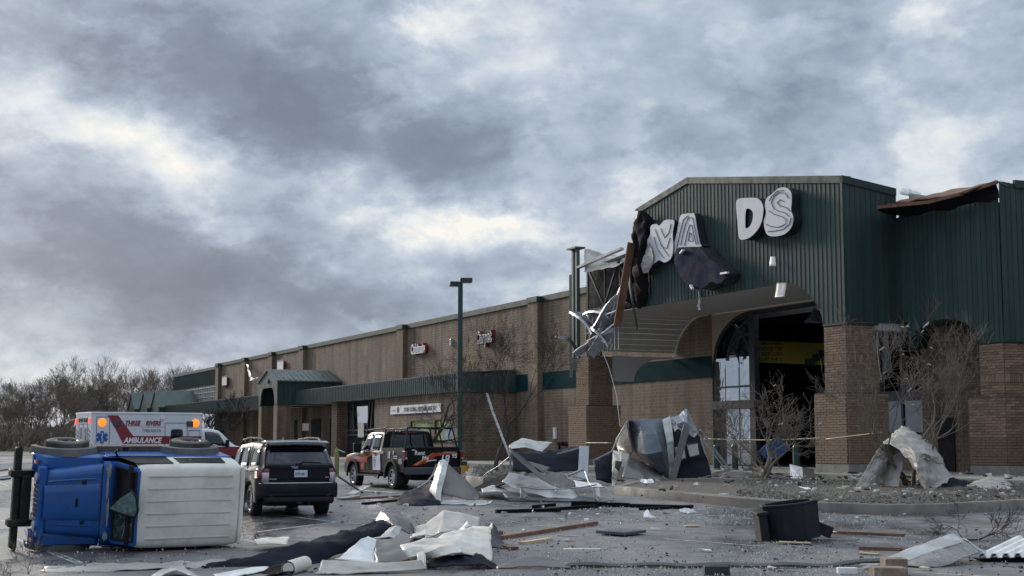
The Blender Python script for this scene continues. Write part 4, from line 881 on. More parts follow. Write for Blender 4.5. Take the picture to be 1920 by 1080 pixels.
# ---- rock-filled islands with kerbs
ROCK = mat('landscape_rock', (.22, .195, .16), .85, var=.35, scale=5, rnd=.4, bump=.01, bscale=14)
DIRT = mat('island_soil', (.11, .095, .075), .95, var=.3, scale=7, bump=.03, bscale=22)
def island(name, outline, lab, hb=.25, nrock=1500, rs=(.05, .13), xmin_=0):
    pts = outline; n = len(pts); c = sum(pts, Vector())/n
    def off(k, d):
        a, b, e = pts[k-1], pts[k], pts[(k+1) % n]; t = (e-a).normalized(); s_ = Vector((t.y, -t.x, 0))
        if (b+s_-c).length < (b-c).length: s_ = -s_
        return b-s_*d
    prof = ((0, -.05), (.02, hb-.03), (.05, hb), (.28, hb), (.32, hb-.04))
    rows = [[(lambda q: Vector((q.x, q.y, gz(q.x, q.y)+h)))(off(k, d)) for k in range(n)] for d, h in prof]
    m = MB(); m.grid(rows, close=True); m.build('kerb', K['kerb'], kind='structure', recalc=False)
    bed = [rows[-1][k] for k in range(n)]
    m = MB(); m.add(bed+[Vector((c.x, c.y, gz(c.x, c.y)+hb+.03))], [(k, (k+1) % n, n) for k in range(n)]); m.build('island_bed', DIRT, kind='structure')
    # rocks
    from mathutils.geometry import intersect_point_tri_2d
    m = MB(); bb = [min(p.x for p in bed), max(p.x for p in bed), min(p.y for p in bed), max(p.y for p in bed)]; cnt = 0; tri = 0
    while cnt < nrock and tri < nrock*30:
        tri += 1; x, y = random.uniform(bb[0], bb[1]), random.uniform(bb[2], bb[3])
        if not any(intersect_point_tri_2d(Vector((x, y)), bed[k].xy, bed[(k+1) % n].xy, c.xy) for k in range(n)): continue
        if xmin_ and (960+FPX*x/y) < xmin_+40*mnoise.noise(Vector((x, y, 0))): continue
        r = random.uniform(*rs); base = Vector((x, y, gz(x, y)+hb-.02+r*.15)); vs = []
        for d in ((1,0,0),(-1,0,0),(0,1,0),(0,-1,0),(0,0,1),(0,0,-.6)):
            vs.append(base+Vector(d)*r*random.uniform(.6, 1.25)+Vector((random.uniform(-1, 1), random.uniform(-1, 1), random.uniform(-.5, .5)))*r*.25)
        m.add(vs, [(0,2,4),(2,1,4),(1,3,4),(3,0,4),(2,0,5),(1,2,5),(3,1,5),(0,3,5)], random.choice(RKS)); cnt += 1
    o = m.build(name, ROCK, kind='stuff'); tag(o, lab, 'gravel'); return o
RKS = [mat('rock_%s' % a, c, .85, var=.3, scale=6, bump=.008, bscale=18) for a, c in (('tan', (.165, .145, .117)), ('grey', (.14, .133, .122)), ('pale', (.215, .197, .168)), ('brown', (.10, .083, .065)))]
isl = [G(1150,926), G(1240,936), G(1340,946), G(1450,956), G(1560,962), G(1660,966), G(1760,965), G(1900,957), G(2060,944), G(2060,922), G(1900,917), G(1700,914), G(1500,911), G(1330,909), G(1200,912)]
island('landscape_rocks', isl, 'bed of tan and grey landscape rock inside the right hand kerb', nrock=5200, rs=(.025, .065), xmin_=1390)
isl2 = [G(872,905), G(905,909), G(940,908), G(985,902), G(990,888), G(930,886), G(878,889)]
island('landscape_rocks', isl2, 'small bed of round grey rock behind the lamp post base', nrock=700, rs=(.07, .16))
# ---- scattered fragments that nobody could count
def scatter(name, lab, n, region, size, mats, hmax=.02, flat_=True, seed=1, lift=0., clump=0.):
    rnd = random.Random(seed); m = MB()
    for _ in range(n):
        px, py = region(rnd); q = G(px, py, lift)
        if clump and mnoise.noise(Vector((q.x*.55+seed, q.y*.16, seed)))*.9+mnoise.noise(Vector((q.x*1.9, q.y*.6, seed)))*.5 < rnd.uniform(-.25, clump): continue
        s_ = rnd.uniform(*size)*(.5+rnd.random()); w = rnd.uniform(0, 2*pi)
        h = rnd.uniform(.004, hmax); k = rnd.choice((3, 4, 5)); vs = []
        for j in range(k):
            a = w+2*pi*j/k+rnd.uniform(-.3, .3); r = s_*rnd.uniform(.4, 1); vs.append(q+Vector((cos(a)*r, sin(a)*r*.8, h*rnd.uniform(.2, 1.6))))
        cz = Vector((0, 0, h*.9+.004)); m.add(vs+[v+cz for v in vs], [tuple(range(k, 2*k))]+[(j, (j+1) % k, k+(j+1) % k, k+j) for j in range(k)], rnd.choice(mats))
    o = m.build(name, mats[0], kind='stuff'); tag(o, lab, 'fragments'); return o
SH = [mat('shard_white', (.68, .67, .62), .5, var=.05), mat('shard_cream', (.60, .52, .38), .6, var=.05), mat('shard_grey', (.30, .30, .29), .5, var=.05), mat('shard_glass', (.56, .60, .60), .2, var=.05)]
SHD = [mat('chip_dark', (.025, .024, .023), .7, var=.1), mat('chip_brown', (.08, .05, .03), .8, var=.1)]
def rg(x0, x1, y0, y1, p=1.0): return lambda r: (r.uniform(x0, x1), y0+(y1-y0)*r.random()**p)
scatter('insulation_crumbs', 'thick sprinkle of pale crumbs over the asphalt in the foreground', 5200, rg(900, 1700, 1012, 1082), (.005, .015), SH, seed=3, clump=.5)
scatter('insulation_crumbs', 'thin sprinkle of pale crumbs across the middle of the lot', 3600, rg(880, 1930, 955, 1082, .8), (.006, .017), SH, seed=4, clump=.6)
scatter('glass_crumbs', 'broken glass glittering on the asphalt below the kerb', 3400, rg(1080, 1700, 950, 985), (.008, .024), SH[2:]+SH[3:], seed=5, clump=.4)
scatter('glass_crumbs', 'broken glass and crumbs around the overturned off-roader', 300, rg(40, 480, 1012, 1075), (.006, .02), SH+SHD, seed=6)
scatter('dark_litter', 'dark chips and twigs scattered over the whole lot', 1500, rg(480, 1930, 935, 1082, .8), (.010, .034), SHD, seed=7, clump=.5)
scatter('pale_litter', 'pale scraps scattered around the vehicles and debris', 130, rg(640, 1150, 905, 990), (.03, .09), SH[:3], hmax=.05, seed=8)
scatter('pale_litter', 'pale scraps scattered on the rock bed by the kerb', 130, rg(1200, 1900, 905, 940), (.04, .14), SH[:3]+SHD, hmax=.06, seed=9, lift=.30)
scatter('pavement_litter', 'scraps strewn over the pavement before the entrance', 420, rg(1130, 1920, 888, 912), (.04, .22), SH[:3]+SHD+SHD, hmax=.08, seed=10, lift=.17, clump=.4)
scatter('pavement_litter', 'scraps strewn along the pavement left of the tangled metal', 160, rg(640, 1000, 872, 905), (.04, .2), SH[:3]+SHD, hmax=.07, seed=11, lift=.02, clump=.4)
# ================================================================== vehicles
V = {'carglass': K['carglass']}
V['suv'] = mat('suv_paint', (.009, .011, .018), .48, metal=0, var=.15, scale=1.5, coat=.05, spec=.16, dirt=(.032, .034, .038), damt=.4, rvar=.08)
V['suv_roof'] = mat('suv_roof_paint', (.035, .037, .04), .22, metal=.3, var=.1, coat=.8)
V['blk'] = mat('truck_black_paint', (.006, .007, .009), .48, var=.2, spec=.15, coat=.05, dirt=(.03, .03, .03), damt=.4, rvar=.05)
V['blue'] = mat('faded_blue_paint', (.002, .088, .34), .34, var=.14, scale=2, coat=.35, dirt=(.035, .075, .17), damt=.6, dscale=3.2, rvar=.12)
V['jwhite'] = mat('dirty_white_hardtop', (.76, .74, .67), .55, var=.06, scale=2, dirt=(.50, .475, .41), damt=.7, dscale=1.3, bump=.002, bscale=90)
V['plastic'] = mat('black_plastic', (.012, .013, .014), .65, var=.2, spec=.25)
V['flare'] = mat('dusty_fender_flare', (.11, .113, .112), .7, var=.25, scale=4, dirt=(.21, .20, .185), damt=.6)
V['tyre'] = mat('tyre_rubber', (.022, .021, .020), .8, var=.3, scale=8, dirt=(.10, .09, .078), damt=.5)
V['tyre_dusty'] = mat('dusty_tyre_rubber', (.05, .047, .043), .85, var=.3, scale=6, dirt=(.20, .185, .16), damt=.9)
V['alloy'] = mat('alloy_wheel', (.42, .43, .45), .3, metal=.8, var=.1)
V['gunmetal'] = mat('dark_alloy_wheel', (.07, .073, .08), .45, metal=.4, var=.1)
V['chrome'] = mat('chrome_trim', (.72, .73, .75), .15, metal=1, var=.04, rvar=.05)
V['red'] = mat('red_lamp', (.15, .006, .009), .2, var=.1, coat=.5)
V['clear'] = mat('clear_lamp', (.42, .40, .42), .15, var=.2, coat=.6)
V['amber'] = mat('amber_lamp', (.50, .10, .02), .3, var=.1)
V['under'] = mat('undercarriage', (.012, .012, .012), .9, var=.3)
V['plate'] = mat('number_plate', (.55, .58, .66), .45, var=.06)
V['plate_txt'] = mat('plate_text', (.03, .05, .16), .5, var=.05)
V['amb'] = mat('ambulance_white', (.66, .67, .71), .3, var=.04, coat=.4, dirt=(.52, .52, .54), damt=.4)
V['ambred'] = mat('ambulance_red', (.20, .008, .018), .3, var=.08, coat=.4)
V['lettw'] = mat('white_lettering', (.78, .78, .78), .5, var=.03)
V['orange'] = mat('orange_graphic', (.62, .20, .04), .35, var=.25, scale=3)
V['redg'] = mat('red_graphic', (.42, .035, .02), .35, var=.25, scale=3)
V['steelb'] = mat('grimy_black_steel', (.016, .018, .017), .6, metal=.1, spec=.3, var=.3, dirt=(.07, .065, .055), damt=.6)
V['primer'] = mat('peeled_primer', (.33, .31, .28), .8, var=.3, scale=9)
V['bluestar'] = mat('blue_emblem', (.01, .09, .33), .4, var=.05)
SHX = Matrix(((-1, 0, 0, 0), (0, 0, 1, 0), (0, 1, 0, 0), (0, 0, 0, 1)))      # text on a left side: reads towards -x, faces +y
TL = frame((0, 0, 0), (-1, 0, 0), (0, 0, 1), (0, 1, 0))
TR = frame((0, 0, 0), (1, 0, 0), (0, 0, 1), (0, -1, 0))
TB = frame((0, 0, 0), (0, -1, 0), (0, 0, 1), (-1, 0, 0))

def wheel(parent, c, R=.37, w=.25, rim=.24, side=1, spokes=10, tyre='tyre', alloy='alloy', style='spoke'):
    """wheel whose outer face looks towards side*y; tyre > rim"""
    m = MB(); h = w/2
    m.lathe([(rim, -h*.9), (rim+.02, -h), (R-.06, -h), (R-.02, -h*.86), (R, -h*.6), (R, h*.6), (R-.02, h*.86), (R-.06, h), (rim+.03, h), (rim, h*.9)], 36, axis='y', c=c)
    for k in range(36):
        a = 2*pi*k/36
        for s_ in (-1, 1): m.cbox((0, 0, 0), (.05, w*.42, .016), None, Matrix.Translation(c) @ Matrix.Rotation(-a, 4, 'Y') @ T(0, s_*w*.24, R+.002, rz=.3*s_))
    t = m.build('wheel', V[tyre], parent, sharp=35)
    m = MB(); o_ = side*h
    m.lathe([(rim+.005, o_*.95), (rim-.02, o_*.9), (rim-.035, o_*.5), (rim-.05, -o_*.3), (0, -o_*.3)], 30, axis='y', c=c)
    m.build('rim_barrel', V['gunmetal'] if alloy == 'gunmetal' else V['steel_b'] if 'steel_b' in V else V['gunmetal'], t)
    m = MB(); m.lathe([(0, o_*.72), (.06, o_*.74), (.075, o_*.6)], 16, axis='y', c=c)
    for k in range(spokes):
        a = 2*pi*k/spokes
        m.prism([(Matrix.Translation(c) @ Matrix.Rotation(a, 4, 'Y') @ Vector(q)) for q in ((-.045, o_*.62, .05), (.045, o_*.62, .05), (.03, o_*.86, rim-.01), (-.03, o_*.86, rim-.01))], (0, -o_*.18, 0))
    m.lathe([(rim+.012, o_*.97), (rim-.005, o_*1.0), (rim-.022, o_*.9)], 30, axis='y', c=c)
    m.build('rim', V[alloy], t, sharp=30)
    return t

class Body:
    """car shell: half sections along x, mirrored; zl/zb/zr = lower edge, belt, roof; wl/wb/wr = half widths"""
    def __init__(s, f, xr): s.f = f; s.xr = xr
    def ring(s, x):
        p = s.f(x); zl, zb, zr, wl, wb, wr = p[:6]; ze = max(zr-.09, zb+.01)
        zm = (zl+zb)/2; q = [(wl-.06, zl), (wl-.015, zl+.03), (wl, max(zl+.05, .55)), (wb+.012, max(zl+.07, zb-.16)), (wb, zb-.03), (wb-.02, zb)]
        for t in (.25, .5, .75, 1.0): q.append((wb-.025+(wr-wb+.025)*t**1.15, zb+.01+(ze-zb-.01)*t))
        q += [(wr-.035, zr-.045 if zr-.045 > ze else ze+.004), (wr-.13, zr-.012 if zr-.02 > ze else ze+.008), (wr*.5, zr), (0, zr+.012)]
        return [Vector(s.dx(x, Vector((x, y, z)), p)) for y, z in q]
    def dx(s, x, q, p):
        d = p[6] if len(p) > 6 else 0
        if d: q.x += d*max(0, q.z-p[1])
        return q
    def shell(s, xs, name, mt, parent, roof=None, label=None):
        m = MB(); R = [s.ring(x) for x in xs]; n = len(R[0])
        full = [r + [Vector((q.x, -q.y, q.z)) for q in r[-2::-1]] for r in R]
        w = len(full[0])
        vs = [q for r in full for q in r]
        for i in range(len(full)-1):
            for j in range(w-1):
                m.f.append((i*w+j, i*w+j+1, (i+1)*w+j+1, (i+1)*w+j)); m.sm.append(True)
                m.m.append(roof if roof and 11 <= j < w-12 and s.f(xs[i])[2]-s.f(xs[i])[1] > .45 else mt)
        m.v = [tuple(q) for q in vs]
        for i, rv in ((0, False), (len(full)-1, True)):          # end caps, bulged
            r = full[i]; k = 8; sg = -1 if xs[i] < xs[len(xs)//2] else 1; rows = []
            for j in range(n):
                a, b = r[j], r[w-1-j]; hw = max(abs(a.y), .01); row = []
                for t in range(k+1):
                    q = a.lerp(b, t/k); q = Vector((q.x+sg*.05*(1-(q.y/hw)**2)*min(1, hw/.8), q.y, q.z)); row.append(q)
                rows.append(row)
            m.grid(rows, mt)
        return m.build(name, mt, parent, sharp=50, recalc=True, label=label)
    def surf(s, x, t, side=1, off=.006):
        """t in 0..1 from belt to roof edge"""
        r = s.ring(x); seg = r[5:10]; f = t*(len(seg)-1); i = min(int(f), len(seg)-2); q = seg[i].lerp(seg[i+1], f-i)
        return Vector((q.x, (q.y+off)*side, q.z+off*.25))
    def win(s, x0b, x1b, x0t, x1t, t0, t1, mt, name, parent, side=1, off=.006, nx=6, ny=4):
        rows = []
        for j in range(ny+1):
            v = j/ny; t = t0+(t1-t0)*v
            rows.append([s.surf((x0b+(x0t-x0b)*v)*(1-i/nx)+(x1b+(x1t-x1b)*v)*i/nx, t, side, off) for i in range(nx+1)])
        m = MB(); m.grid(rows); o = m.build(name, mt, parent, solid=.006); return o
def sstep(a, b, x):
    t = max(0, min(1, (x-a)/(b-a))); return t*t*(3-2*t)
def lerpt(tab, x):
    if x <= tab[0][0]: return tab[0][1]
    for (a, u), (b, v) in zip(tab, tab[1:]):
        if x <= b: t = (x-a)/(b-a); t = t*t*(3-2*t)*.35+t*.65; return u+(v-u)*t
    return tab[-1][1]
def frange(a, b, d):
    n = max(1, round((b-a)/d)); return [a+(b-a)*i/n for i in range(n+1)]
def archz(x, sill, arches, r, zc):
    z = sill
    for a in arches:
        if abs(x-a) < r: z = max(z, zc+sqrt(r*r-(x-a)**2)*.97)
    return z
# ------------------------------------------------------------------ dark mid-size SUV, seen from its rear left
def suvf(x):
    zr = lerpt([(-2.42, 1.66), (-2.0, 1.74), (-.8, 1.77), (.3, 1.72), (.62, 1.62), (1.25, 1.16), (1.35, 1.12), (2.2, 1.0), (2.42, .78)], x)
    zb = min(lerpt([(-2.42, 1.16), (-1.0, 1.10), (1.0, 1.06), (1.4, 1.06), (2.3, .9), (2.42, .72)], x), zr-.03)
    k = 1-.10*sstep(-2.0, -2.42, x)-.16*sstep(1.6, 2.42, x)
    zl = archz(x, .30+.14*sstep(-1.9, -2.3, x), (-1.43, 1.43), .42, .39)
    return zl, zb, zr, .965*k, .955*k, .80*(1-.05*sstep(-1.6, -2.42, x)-.0*x), .62*sstep(-1.7, -2.42, x)
suv = thing('parked_suv', 'dark grey family SUV parked with its tailgate to the camera, behind the overturned off-roader', 'SUV')
SB = Body(suvf, None)
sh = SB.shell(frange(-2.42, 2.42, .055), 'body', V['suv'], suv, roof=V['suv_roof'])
for sd_ in (1, -1):
    SB.win(-1.28, -2.15, -1.30, -2.02, .10, .86, V['carglass'], 'quarter_window', suv, sd_)
    SB.win(-.18, -1.05, -.12, -.90, .10, .90, V['carglass'], 'door_window', suv, sd_); SB.win(.92, -.08, .48, -.02, .10, .90, V['carglass'], 'door_window', suv, sd_)
    m = MB()
    for xx in (-1.12, -.11): m.tube([SB.surf(xx, t, sd_, .004) for t in (0, .5, .95)], .012, 4)
    m.tube([Vector((xx, sd_*.972, 1.07)) for xx in (-2.0, -.5, 1.0)], .012, 4); m.build('window_trim', V['plastic'], suv)
    m = MB()
    for xx in (-.13, -1.0+.0): m.tube([Vector((xx, sd_*.968, z)) for z in (.42, .8, 1.05)], .007, 4)
    m.build('door_gap', V['plastic'], suv)
    for xx in (-.78, .22):
        m = MB(); m.cbox((xx, sd_*.985, .98), (.22, .03, .035)); m.build('door_handle', V['chrome'], suv, bevel=.01)
    m = MB(); m.tube([(.55, sd_*.70, 1.72), (.4, sd_*.71, 1.80), (-.4, sd_*.72, 1.845), (-1.5, sd_*.715, 1.83), (-1.75, sd_*.70, 1.77)], .026, 8)
    for xx in (-.55, .1, -1.45): m.cbox((xx, sd_*.715, 1.79), (.12, .04, .09))
    m.build('roof_rail', V['plastic'], suv)
    m = MB(); m.box((.95, sd_*.93, 1.06), (1.1, sd_*1.12, 1.2)); m.build('wing_mirror', V['suv'], suv, bevel=.04)
    # tail lamps: wrap round the rear corner
    m = MB(); rows = []
    for z in (1.12, 1.05, .98, .90):
        rows.append([Vector((-2.06+.0*z, sd_*.955, z)), Vector((-2.25, sd_*.935, z)), Vector((-2.39+(z-1)*.1, sd_*.875, z)), Vector((-2.455+(z-1)*.1, sd_*.72, z))])
    m.grid(rows); m.build('tail_lamp', V['red'], suv, solid=.05)
    m = MB(); m.grid([[Vector((-2.40, sd_*.875, z)), Vector((-2.44, sd_*.81, z)), Vector((-2.46, sd_*.73, z))] for z in (1.03, .93, .80)]); m.build('reverse_lamp', V['clear'], suv, solid=.05)
    m = MB(); m.cbox((-2.52, sd_*.58, .50), (.03, .28, .055)); m.build('reflector', V['red'], suv, bevel=.01)
    for xx in (-1.43, 1.43):
        wheel(suv, (xx, sd_*.82, .37), .37, .25, .25, sd_, 10, alloy='gunmetal')
        m = MB(); m.lathe([(.30, -.12), (.43, -.12), (.43, .14), (.425, .15)], 24, axis='y', c=(xx, sd_*.80, .39), a0=-.15, a1=pi+.15, closed=False); m.build('arch_liner', V['plastic'], suv)
def rx(z): return -2.42+.62*max(0, z-1.16)
# liftgate glass
rows = []
for k in range(6):
    t = k/5; z = 1.17+.40*t; hw = .82-.115*t
    rows.append([Vector((rx(z)-.056*(1-(y_/.9)**2)-.012, y_, z)) for y_ in [hw*(1-2*j/10) for j in range(11)]])
m = MB(); m.grid(rows); m.build('rear_window', V['carglass'], suv, solid=.012)
m = MB(); rows = []
for a, dz in ((-1.72, .03), (-2.05, .02), (-2.28, -.02), (-2.30, -.06), (-2.1, -.05)): rows.append([Vector((a-.05*(1-(y_/.75)**2), y_, 1.755+dz-.02*(y_/.7)**2)) for y_ in [.76-1.52*j/12 for j in range(13)]])
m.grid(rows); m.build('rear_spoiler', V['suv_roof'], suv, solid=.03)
m = MB(); m.tube([(-1.2, .1, 1.79), (-1.32, .1, 1.84), (-1.38, .1, 1.80)], .03, 8); m.build('roof_aerial', V['plastic'], suv)
m = MB(); m.tube([(-2.46, .02, 1.22), (-2.43, -.1, 1.27), (-2.42, -.52, 1.25)], .017, 6); m.cbox((-2.47, .02, 1.21), (.05, .14, .06)); m.build('rear_wiper', V['plastic'], suv)
def rearbar(zs, dx, hw, mt, name, n=12):
    m = MB(); rows = []
    for z, d in zip(zs, dx): rows.append([Vector((-2.42-d-.055*(1-(y_/.95)**2)+.10*sstep(.7, .97, abs(y_)), y_, z)) for y_ in [hw*(1-2*j/n) for j in range(n+1)]])
    m.grid(rows); return m.build(name, mt, suv, solid=.03)
rearbar((.78, .76, .70, .62, .50, .44), (.0, .07, .095, .09, .085, .02), .93, V['suv'], 'rear_bumper'); rearbar((.785, .775), (.07, .085), .86, V['chrome'], 'bumper_trim'); rearbar((.585, .575), (.10, .11), .70, V['plastic'], 'bumper_step')
rearbar((.46, .36, .30), (.07, .06, -.05), .84, V['plastic'], 'lower_valance')
rearbar((1.165, 1.135), (.012, .02), .70, V['plastic'], 'gate_lip'); rearbar((.895, .885), (.015, .02), .5, V['plastic'], 'gate_crease')
m = MB(); m.cbox((-2.50, -.02, 1.0), (.02, .32, .165)); pl_ = m.build('number_plate', V['plate'], suv, bevel=.008)
text('DYK 640', .085, V['plate_txt'], pl_, T(-2.512, .115, .965) @ TB, bold=.012, ext=.002, sx=.72)
m = MB(); m.lathe([(0, .012), (.9, .012), (1, 0)], 28, axis='x'); em = m.build('oval_emblem', V['chrome'], suv, M=T(-2.49, .12, 1.145) @ Matrix.Diagonal((-1, .10, .038, 1)))
m = MB(); m.lathe([(0, .02), (.86, .02)], 28, axis='x'); m.build('emblem_field', mat('emblem_blue', (.02, .06, .22), .3), suv, M=T(-2.49, .12, 1.145) @ Matrix.Diagonal((-1, .10, .038, 1)))
text('Ford', .055, V['chrome'], suv, T(-2.512, .175, 1.13) @ TB, shear=.25, ext=.002, sx=1.0)
text('EXPLORER', .035, V['chrome'], suv, T(-2.475, .72, .865) @ TB, bold=.01, ext=.002, sx=1.0); text('4WD', .04, V['chrome'], suv, T(-2.475, -.62, .90) @ TB, bold=.01, ext=.002)
m = MB(); m.box((-2.2, -.70, .24), (2.2, .70, .45)); m.build('floor_pan', V['under'], suv)
m = MB(); m.tube([(-2.45, -.25, .33), (-2.2, -.25, .33)], .05, 10); m.cbox((-2.46, 0, .36), (.12, .1, .1)); m.build('exhaust', V['gunmetal'], suv)
th = radians(23)
qc = G(474, 966)          # rear-left wheel contact
Rm = Matrix.Rotation(pi/2+th, 4, 'Z')
off = Rm @ Vector((-1.43, .86, 0))
suv.matrix_world = Matrix.Translation(qc-off) @ Rm

# ------------------------------------------------------------------ black pickup with flame band, from its rear left
trk = thing('rental_pickup', 'black rental pickup with red orange band and rack, parked by the lamp post', 'pickup')
def trkf(x):
    zr = lerpt([(-.72, 1.93), (-.3, 1.96), (.6, 1.95), (.95, 1.88), (1.55, 1.34), (1.66, 1.29), (2.6, 1.2), (2.85, 1.12), (2.92, .95)], x)
    zb = min(lerpt([(-.72, 1.25), (1.3, 1.22), (1.7, 1.2), (2.7, 1.1), (2.92, .9)], x), zr-.03)
    k = 1-.05*sstep(2.2, 2.92, x)
    return archz(x, .48, (1.9,), .50, .42), zb, zr, 1.0*k, .985*k, .80
TBd = Body(trkf, None)
TBd.shell(frange(-.72, 2.92, .06), 'cab', V['blk'], trk, roof=V['blk'])
for sd_ in (1, -1):
    TBd.win(1.28, .38, .86, .36, .06, .92, V['carglass'], 'door_window', trk, sd_); TBd.win(.24, -.50, .24, -.46, .06, .92, V['carglass'], 'door_window', trk, sd_)
    m = MB(); m.box((1.05, sd_*1.02, 1.18), (1.2, sd_*1.28, 1.52)); m.bar((1.12, sd_*.95, 1.28), (1.12, sd_*1.1, 1.3), .08, .05); m.build('tow_mirror', V['plastic'], trk, bevel=.03)
    m = MB()
    for xx in (1.35, .31, -.6): m.tube([Vector((xx, sd_*1.003, z)) for z in (.6, .9, 1.2)], .008, 4)
    m.build('door_gap', V['under'], trk)
    for xx in (.5, -.35):
        m = MB(); m.cbox((xx, sd_*1.012, 1.12), (.2, .035, .05)); m.build('door_handle', V['plastic'], trk, bevel=.01)
    m = MB(); m.bar((-.65, sd_*.98, .44), (1.35, sd_*.98, .44), .14, .06); m.build('side_step', V['steel_b'] if 'steel_b' in V else V['steelb'], trk)
    # bed side with wheel opening
    m = MB(); zs = []; xs = frange(-2.78, -.76, .05)
    rows = []
    for x in xs:
        zl = archz(x, .55, (-1.75,), .50, .42); rows.append([Vector((x, sd_*.96, zl)), Vector((x, sd_*1.0, zl+.03)), Vector((x, sd_*1.0, max(zl+.05, .9))), Vector((x, sd_*.99, 1.2)), Vector((x, sd_*.97, 1.36)), Vector((x, sd_*.86, 1.37)), Vector((x, sd_*.86, .8))])
    m.grid(rows); m.build('bed_side', V['blk'], trk, sharp=45)
    m = MB(); rows = []
    for k in range(17):
        w = -.1+(pi+.2)*k/16; rows.append([Vector((-1.75+.50*cos(w), sd_*.99, .42+.49*sin(w))), Vector((-1.75+.51*cos(w), sd_*1.06, .42+.50*sin(w))), Vector((-1.75+.60*cos(w), sd_*1.055, .42+.59*sin(w))), Vector((-1.75+.62*cos(w), sd_*.995, .42+.61*sin(w)))])
    m.grid(rows); m.build('wheel_flare', V['plastic'], trk)
    m = MB(); rows = []
    for k in range(17):
        w = -.1+(pi+.2)*k/16; rows.append([Vector((1.9+.50*cos(w), sd_*.99, .42+.49*sin(w))), Vector((1.9+.51*cos(w), sd_*1.05, .42+.50*sin(w))), Vector((1.9+.58*cos(w), sd_*1.045, .42+.57*sin(w))), Vector((1.9+.60*cos(w), sd_*.985, .42+.59*sin(w)))])
    m.grid(rows); m.build('wheel_flare', V['plastic'], trk)
    for xx in (-1.75, 1.9): wheel(trk, (xx, sd_*.86, .40), .40, .27, .25, sd_, 7)
    m = MB(); m.box((-2.92, sd_*.99-.07, .96), (-2.70, sd_*.99+.03, 1.27)); m.build('tail_lamp', V['red'], trk, bevel=.02)
    m = MB(); m.box((-2.925, sd_*.99-.06, 1.0), (-2.91, sd_*.99+.0, 1.06)); m.build('reverse_lamp', V['clear'], trk)
m = MB(); m.box((-2.86, -.92, .72), (-2.78, .92, 1.37)); m.build('tailgate', V['blk'], trk, bevel=.02)
m = MB(); m.box((-2.90, -.90, 1.33), (-2.79, .90, 1.40)); m.build('gate_cap', V['plastic'], trk, bevel=.02)
m = MB(); m.box((-2.78, -.86, .78), (-.76, .86, .84)); m.box((-.80, -.9, .8), (-.74, .9, 1.3)); m.build('bed_floor', V['plastic'], trk)
m = MB(); rows = [[Vector((-2.98-.05*(1-(y_/1.0)**2)+.14*sstep(.75, 1.0, abs(y_)), y_, z)) for y_ in [1.0-2.0*j/12 for j in range(13)]] for z in (.72, .70, .54, .50)]; m.grid(rows); m.grid([rows[0], [Vector((-2.8, q.y*.97, .73)) for q in rows[0]]]); m.build('rear_bumper', V['gunmetal'], trk, solid=.03)
m = MB(); m.cbox((-3.04, -.45, .62), (.02, .32, .165)); pl_ = m.build('number_plate', V['plate'], trk, bevel=.006)
text('ENK 1895', .08, V['plate_txt'], pl_, T(-3.053, -.315, .59) @ TB, bold=.012, ext=.002, sx=.62)
m = MB(); m.box((-2.7, -.7, .40), (2.6, .7, .62)); m.box((-2.2, -.3, .3), (-1.3, .3, .5)); m.build('chassis', V['under'], trk)
m = MB(); rows = [[TBd.ring(-.72)[k].lerp(Vector((-.72, 0, TBd.ring(-.72)[k].z)), .12)+Vector((-.05, 0, 0)) for k in (6, 8)], [Vector((-.78, 0, 1.3)), Vector((-.78, 0, 1.8))], ]
m = MB(); m.prism([(-.775, .70, 1.36), (-.775, -.70, 1.36), (-.765, -.64, 1.80), (-.765, .64, 1.80)], (-.012, 0, 0)); m.build('rear_window', V['carglass'], trk)
m = MB(); m.cbox((-.79, 0, 1.88), (.05, .5, .05)); m.build('brake_lamp', V['red'], trk)
# ladder rack
m = MB(); B_ = dict(r=.028, n=8)
for sd_ in (1, -1):
    m.tube([(-.68, sd_*.80, 2.0), (-2.6, sd_*.80, 2.0)], .026, 8)
    m.tube([(-.75, sd_*.92, 1.38), (-.72, sd_*.80, 2.0)], .026, 8); m.tube([(-1.55, sd_*.92, 1.38), (-1.45, sd_*.80, 2.0)], .024, 8); m.tube([(-2.7, sd_*.92, 1.38), (-2.6, sd_*.80, 2.0)], .026, 8); m.tube([(.9, sd_*.78, 1.98), (-.7, sd_*.80, 2.03)], .024, 8)
for xx in (.9, -.7, -1.45, -2.6): m.tube([(xx, -.80, 2.02), (xx, .80, 2.02)], .026, 8)
m.build('ladder_rack', V['steelb'], trk)
# graphics: red/orange band on side and tailgate
def decal(poly, mt, name, y=1.006, plane='side'):
    m = MB()
    if plane == 'side':
        pts = [Vector((a, y, b)) for a, b in poly]; m.prism(pts[::-1], (0, .004, 0))
    else: m.prism([Vector((-2.862, a, b)) for a, b in poly], (-.004, 0, 0))
    return m.build(name, mt, trk)
decal([(2.6, .86), (1.45, .88), (.5, .86), (.5, 1.06), (1.4, 1.02), (2.4, 1.04)], V['redg'], 'red_band'); decal([(2.5, .98), (1.4, .97), (.5, 1.02), (.1, 1.14), (-.1, 1.22), (-.35, 1.22), (.3, 1.06), (1.4, 1.03), (2.4, 1.05)], V['orange'], 'orange_band', 1.009)
decal([(1.9, .96), (1.2, .96), (1.2, 1.06), (1.9, 1.06)], V['primer'], 'pale_patch', 1.012); decal([(1.1, .62), (.75, .62), (.75, .86), (1.1, .86)], V['redg'], 'logo_patch', 1.008)
decal([(.98, .70), (.9, .68), (.84, .74), (.9, .8), (.97, .78)], V['orange'], 'logo_patch', 1.013)
pn = decal([(-.08, .62), (-.78, .62), (-.72, 1.14), (-.02, 1.14)], K['white'], 'door_notice', 1.014)
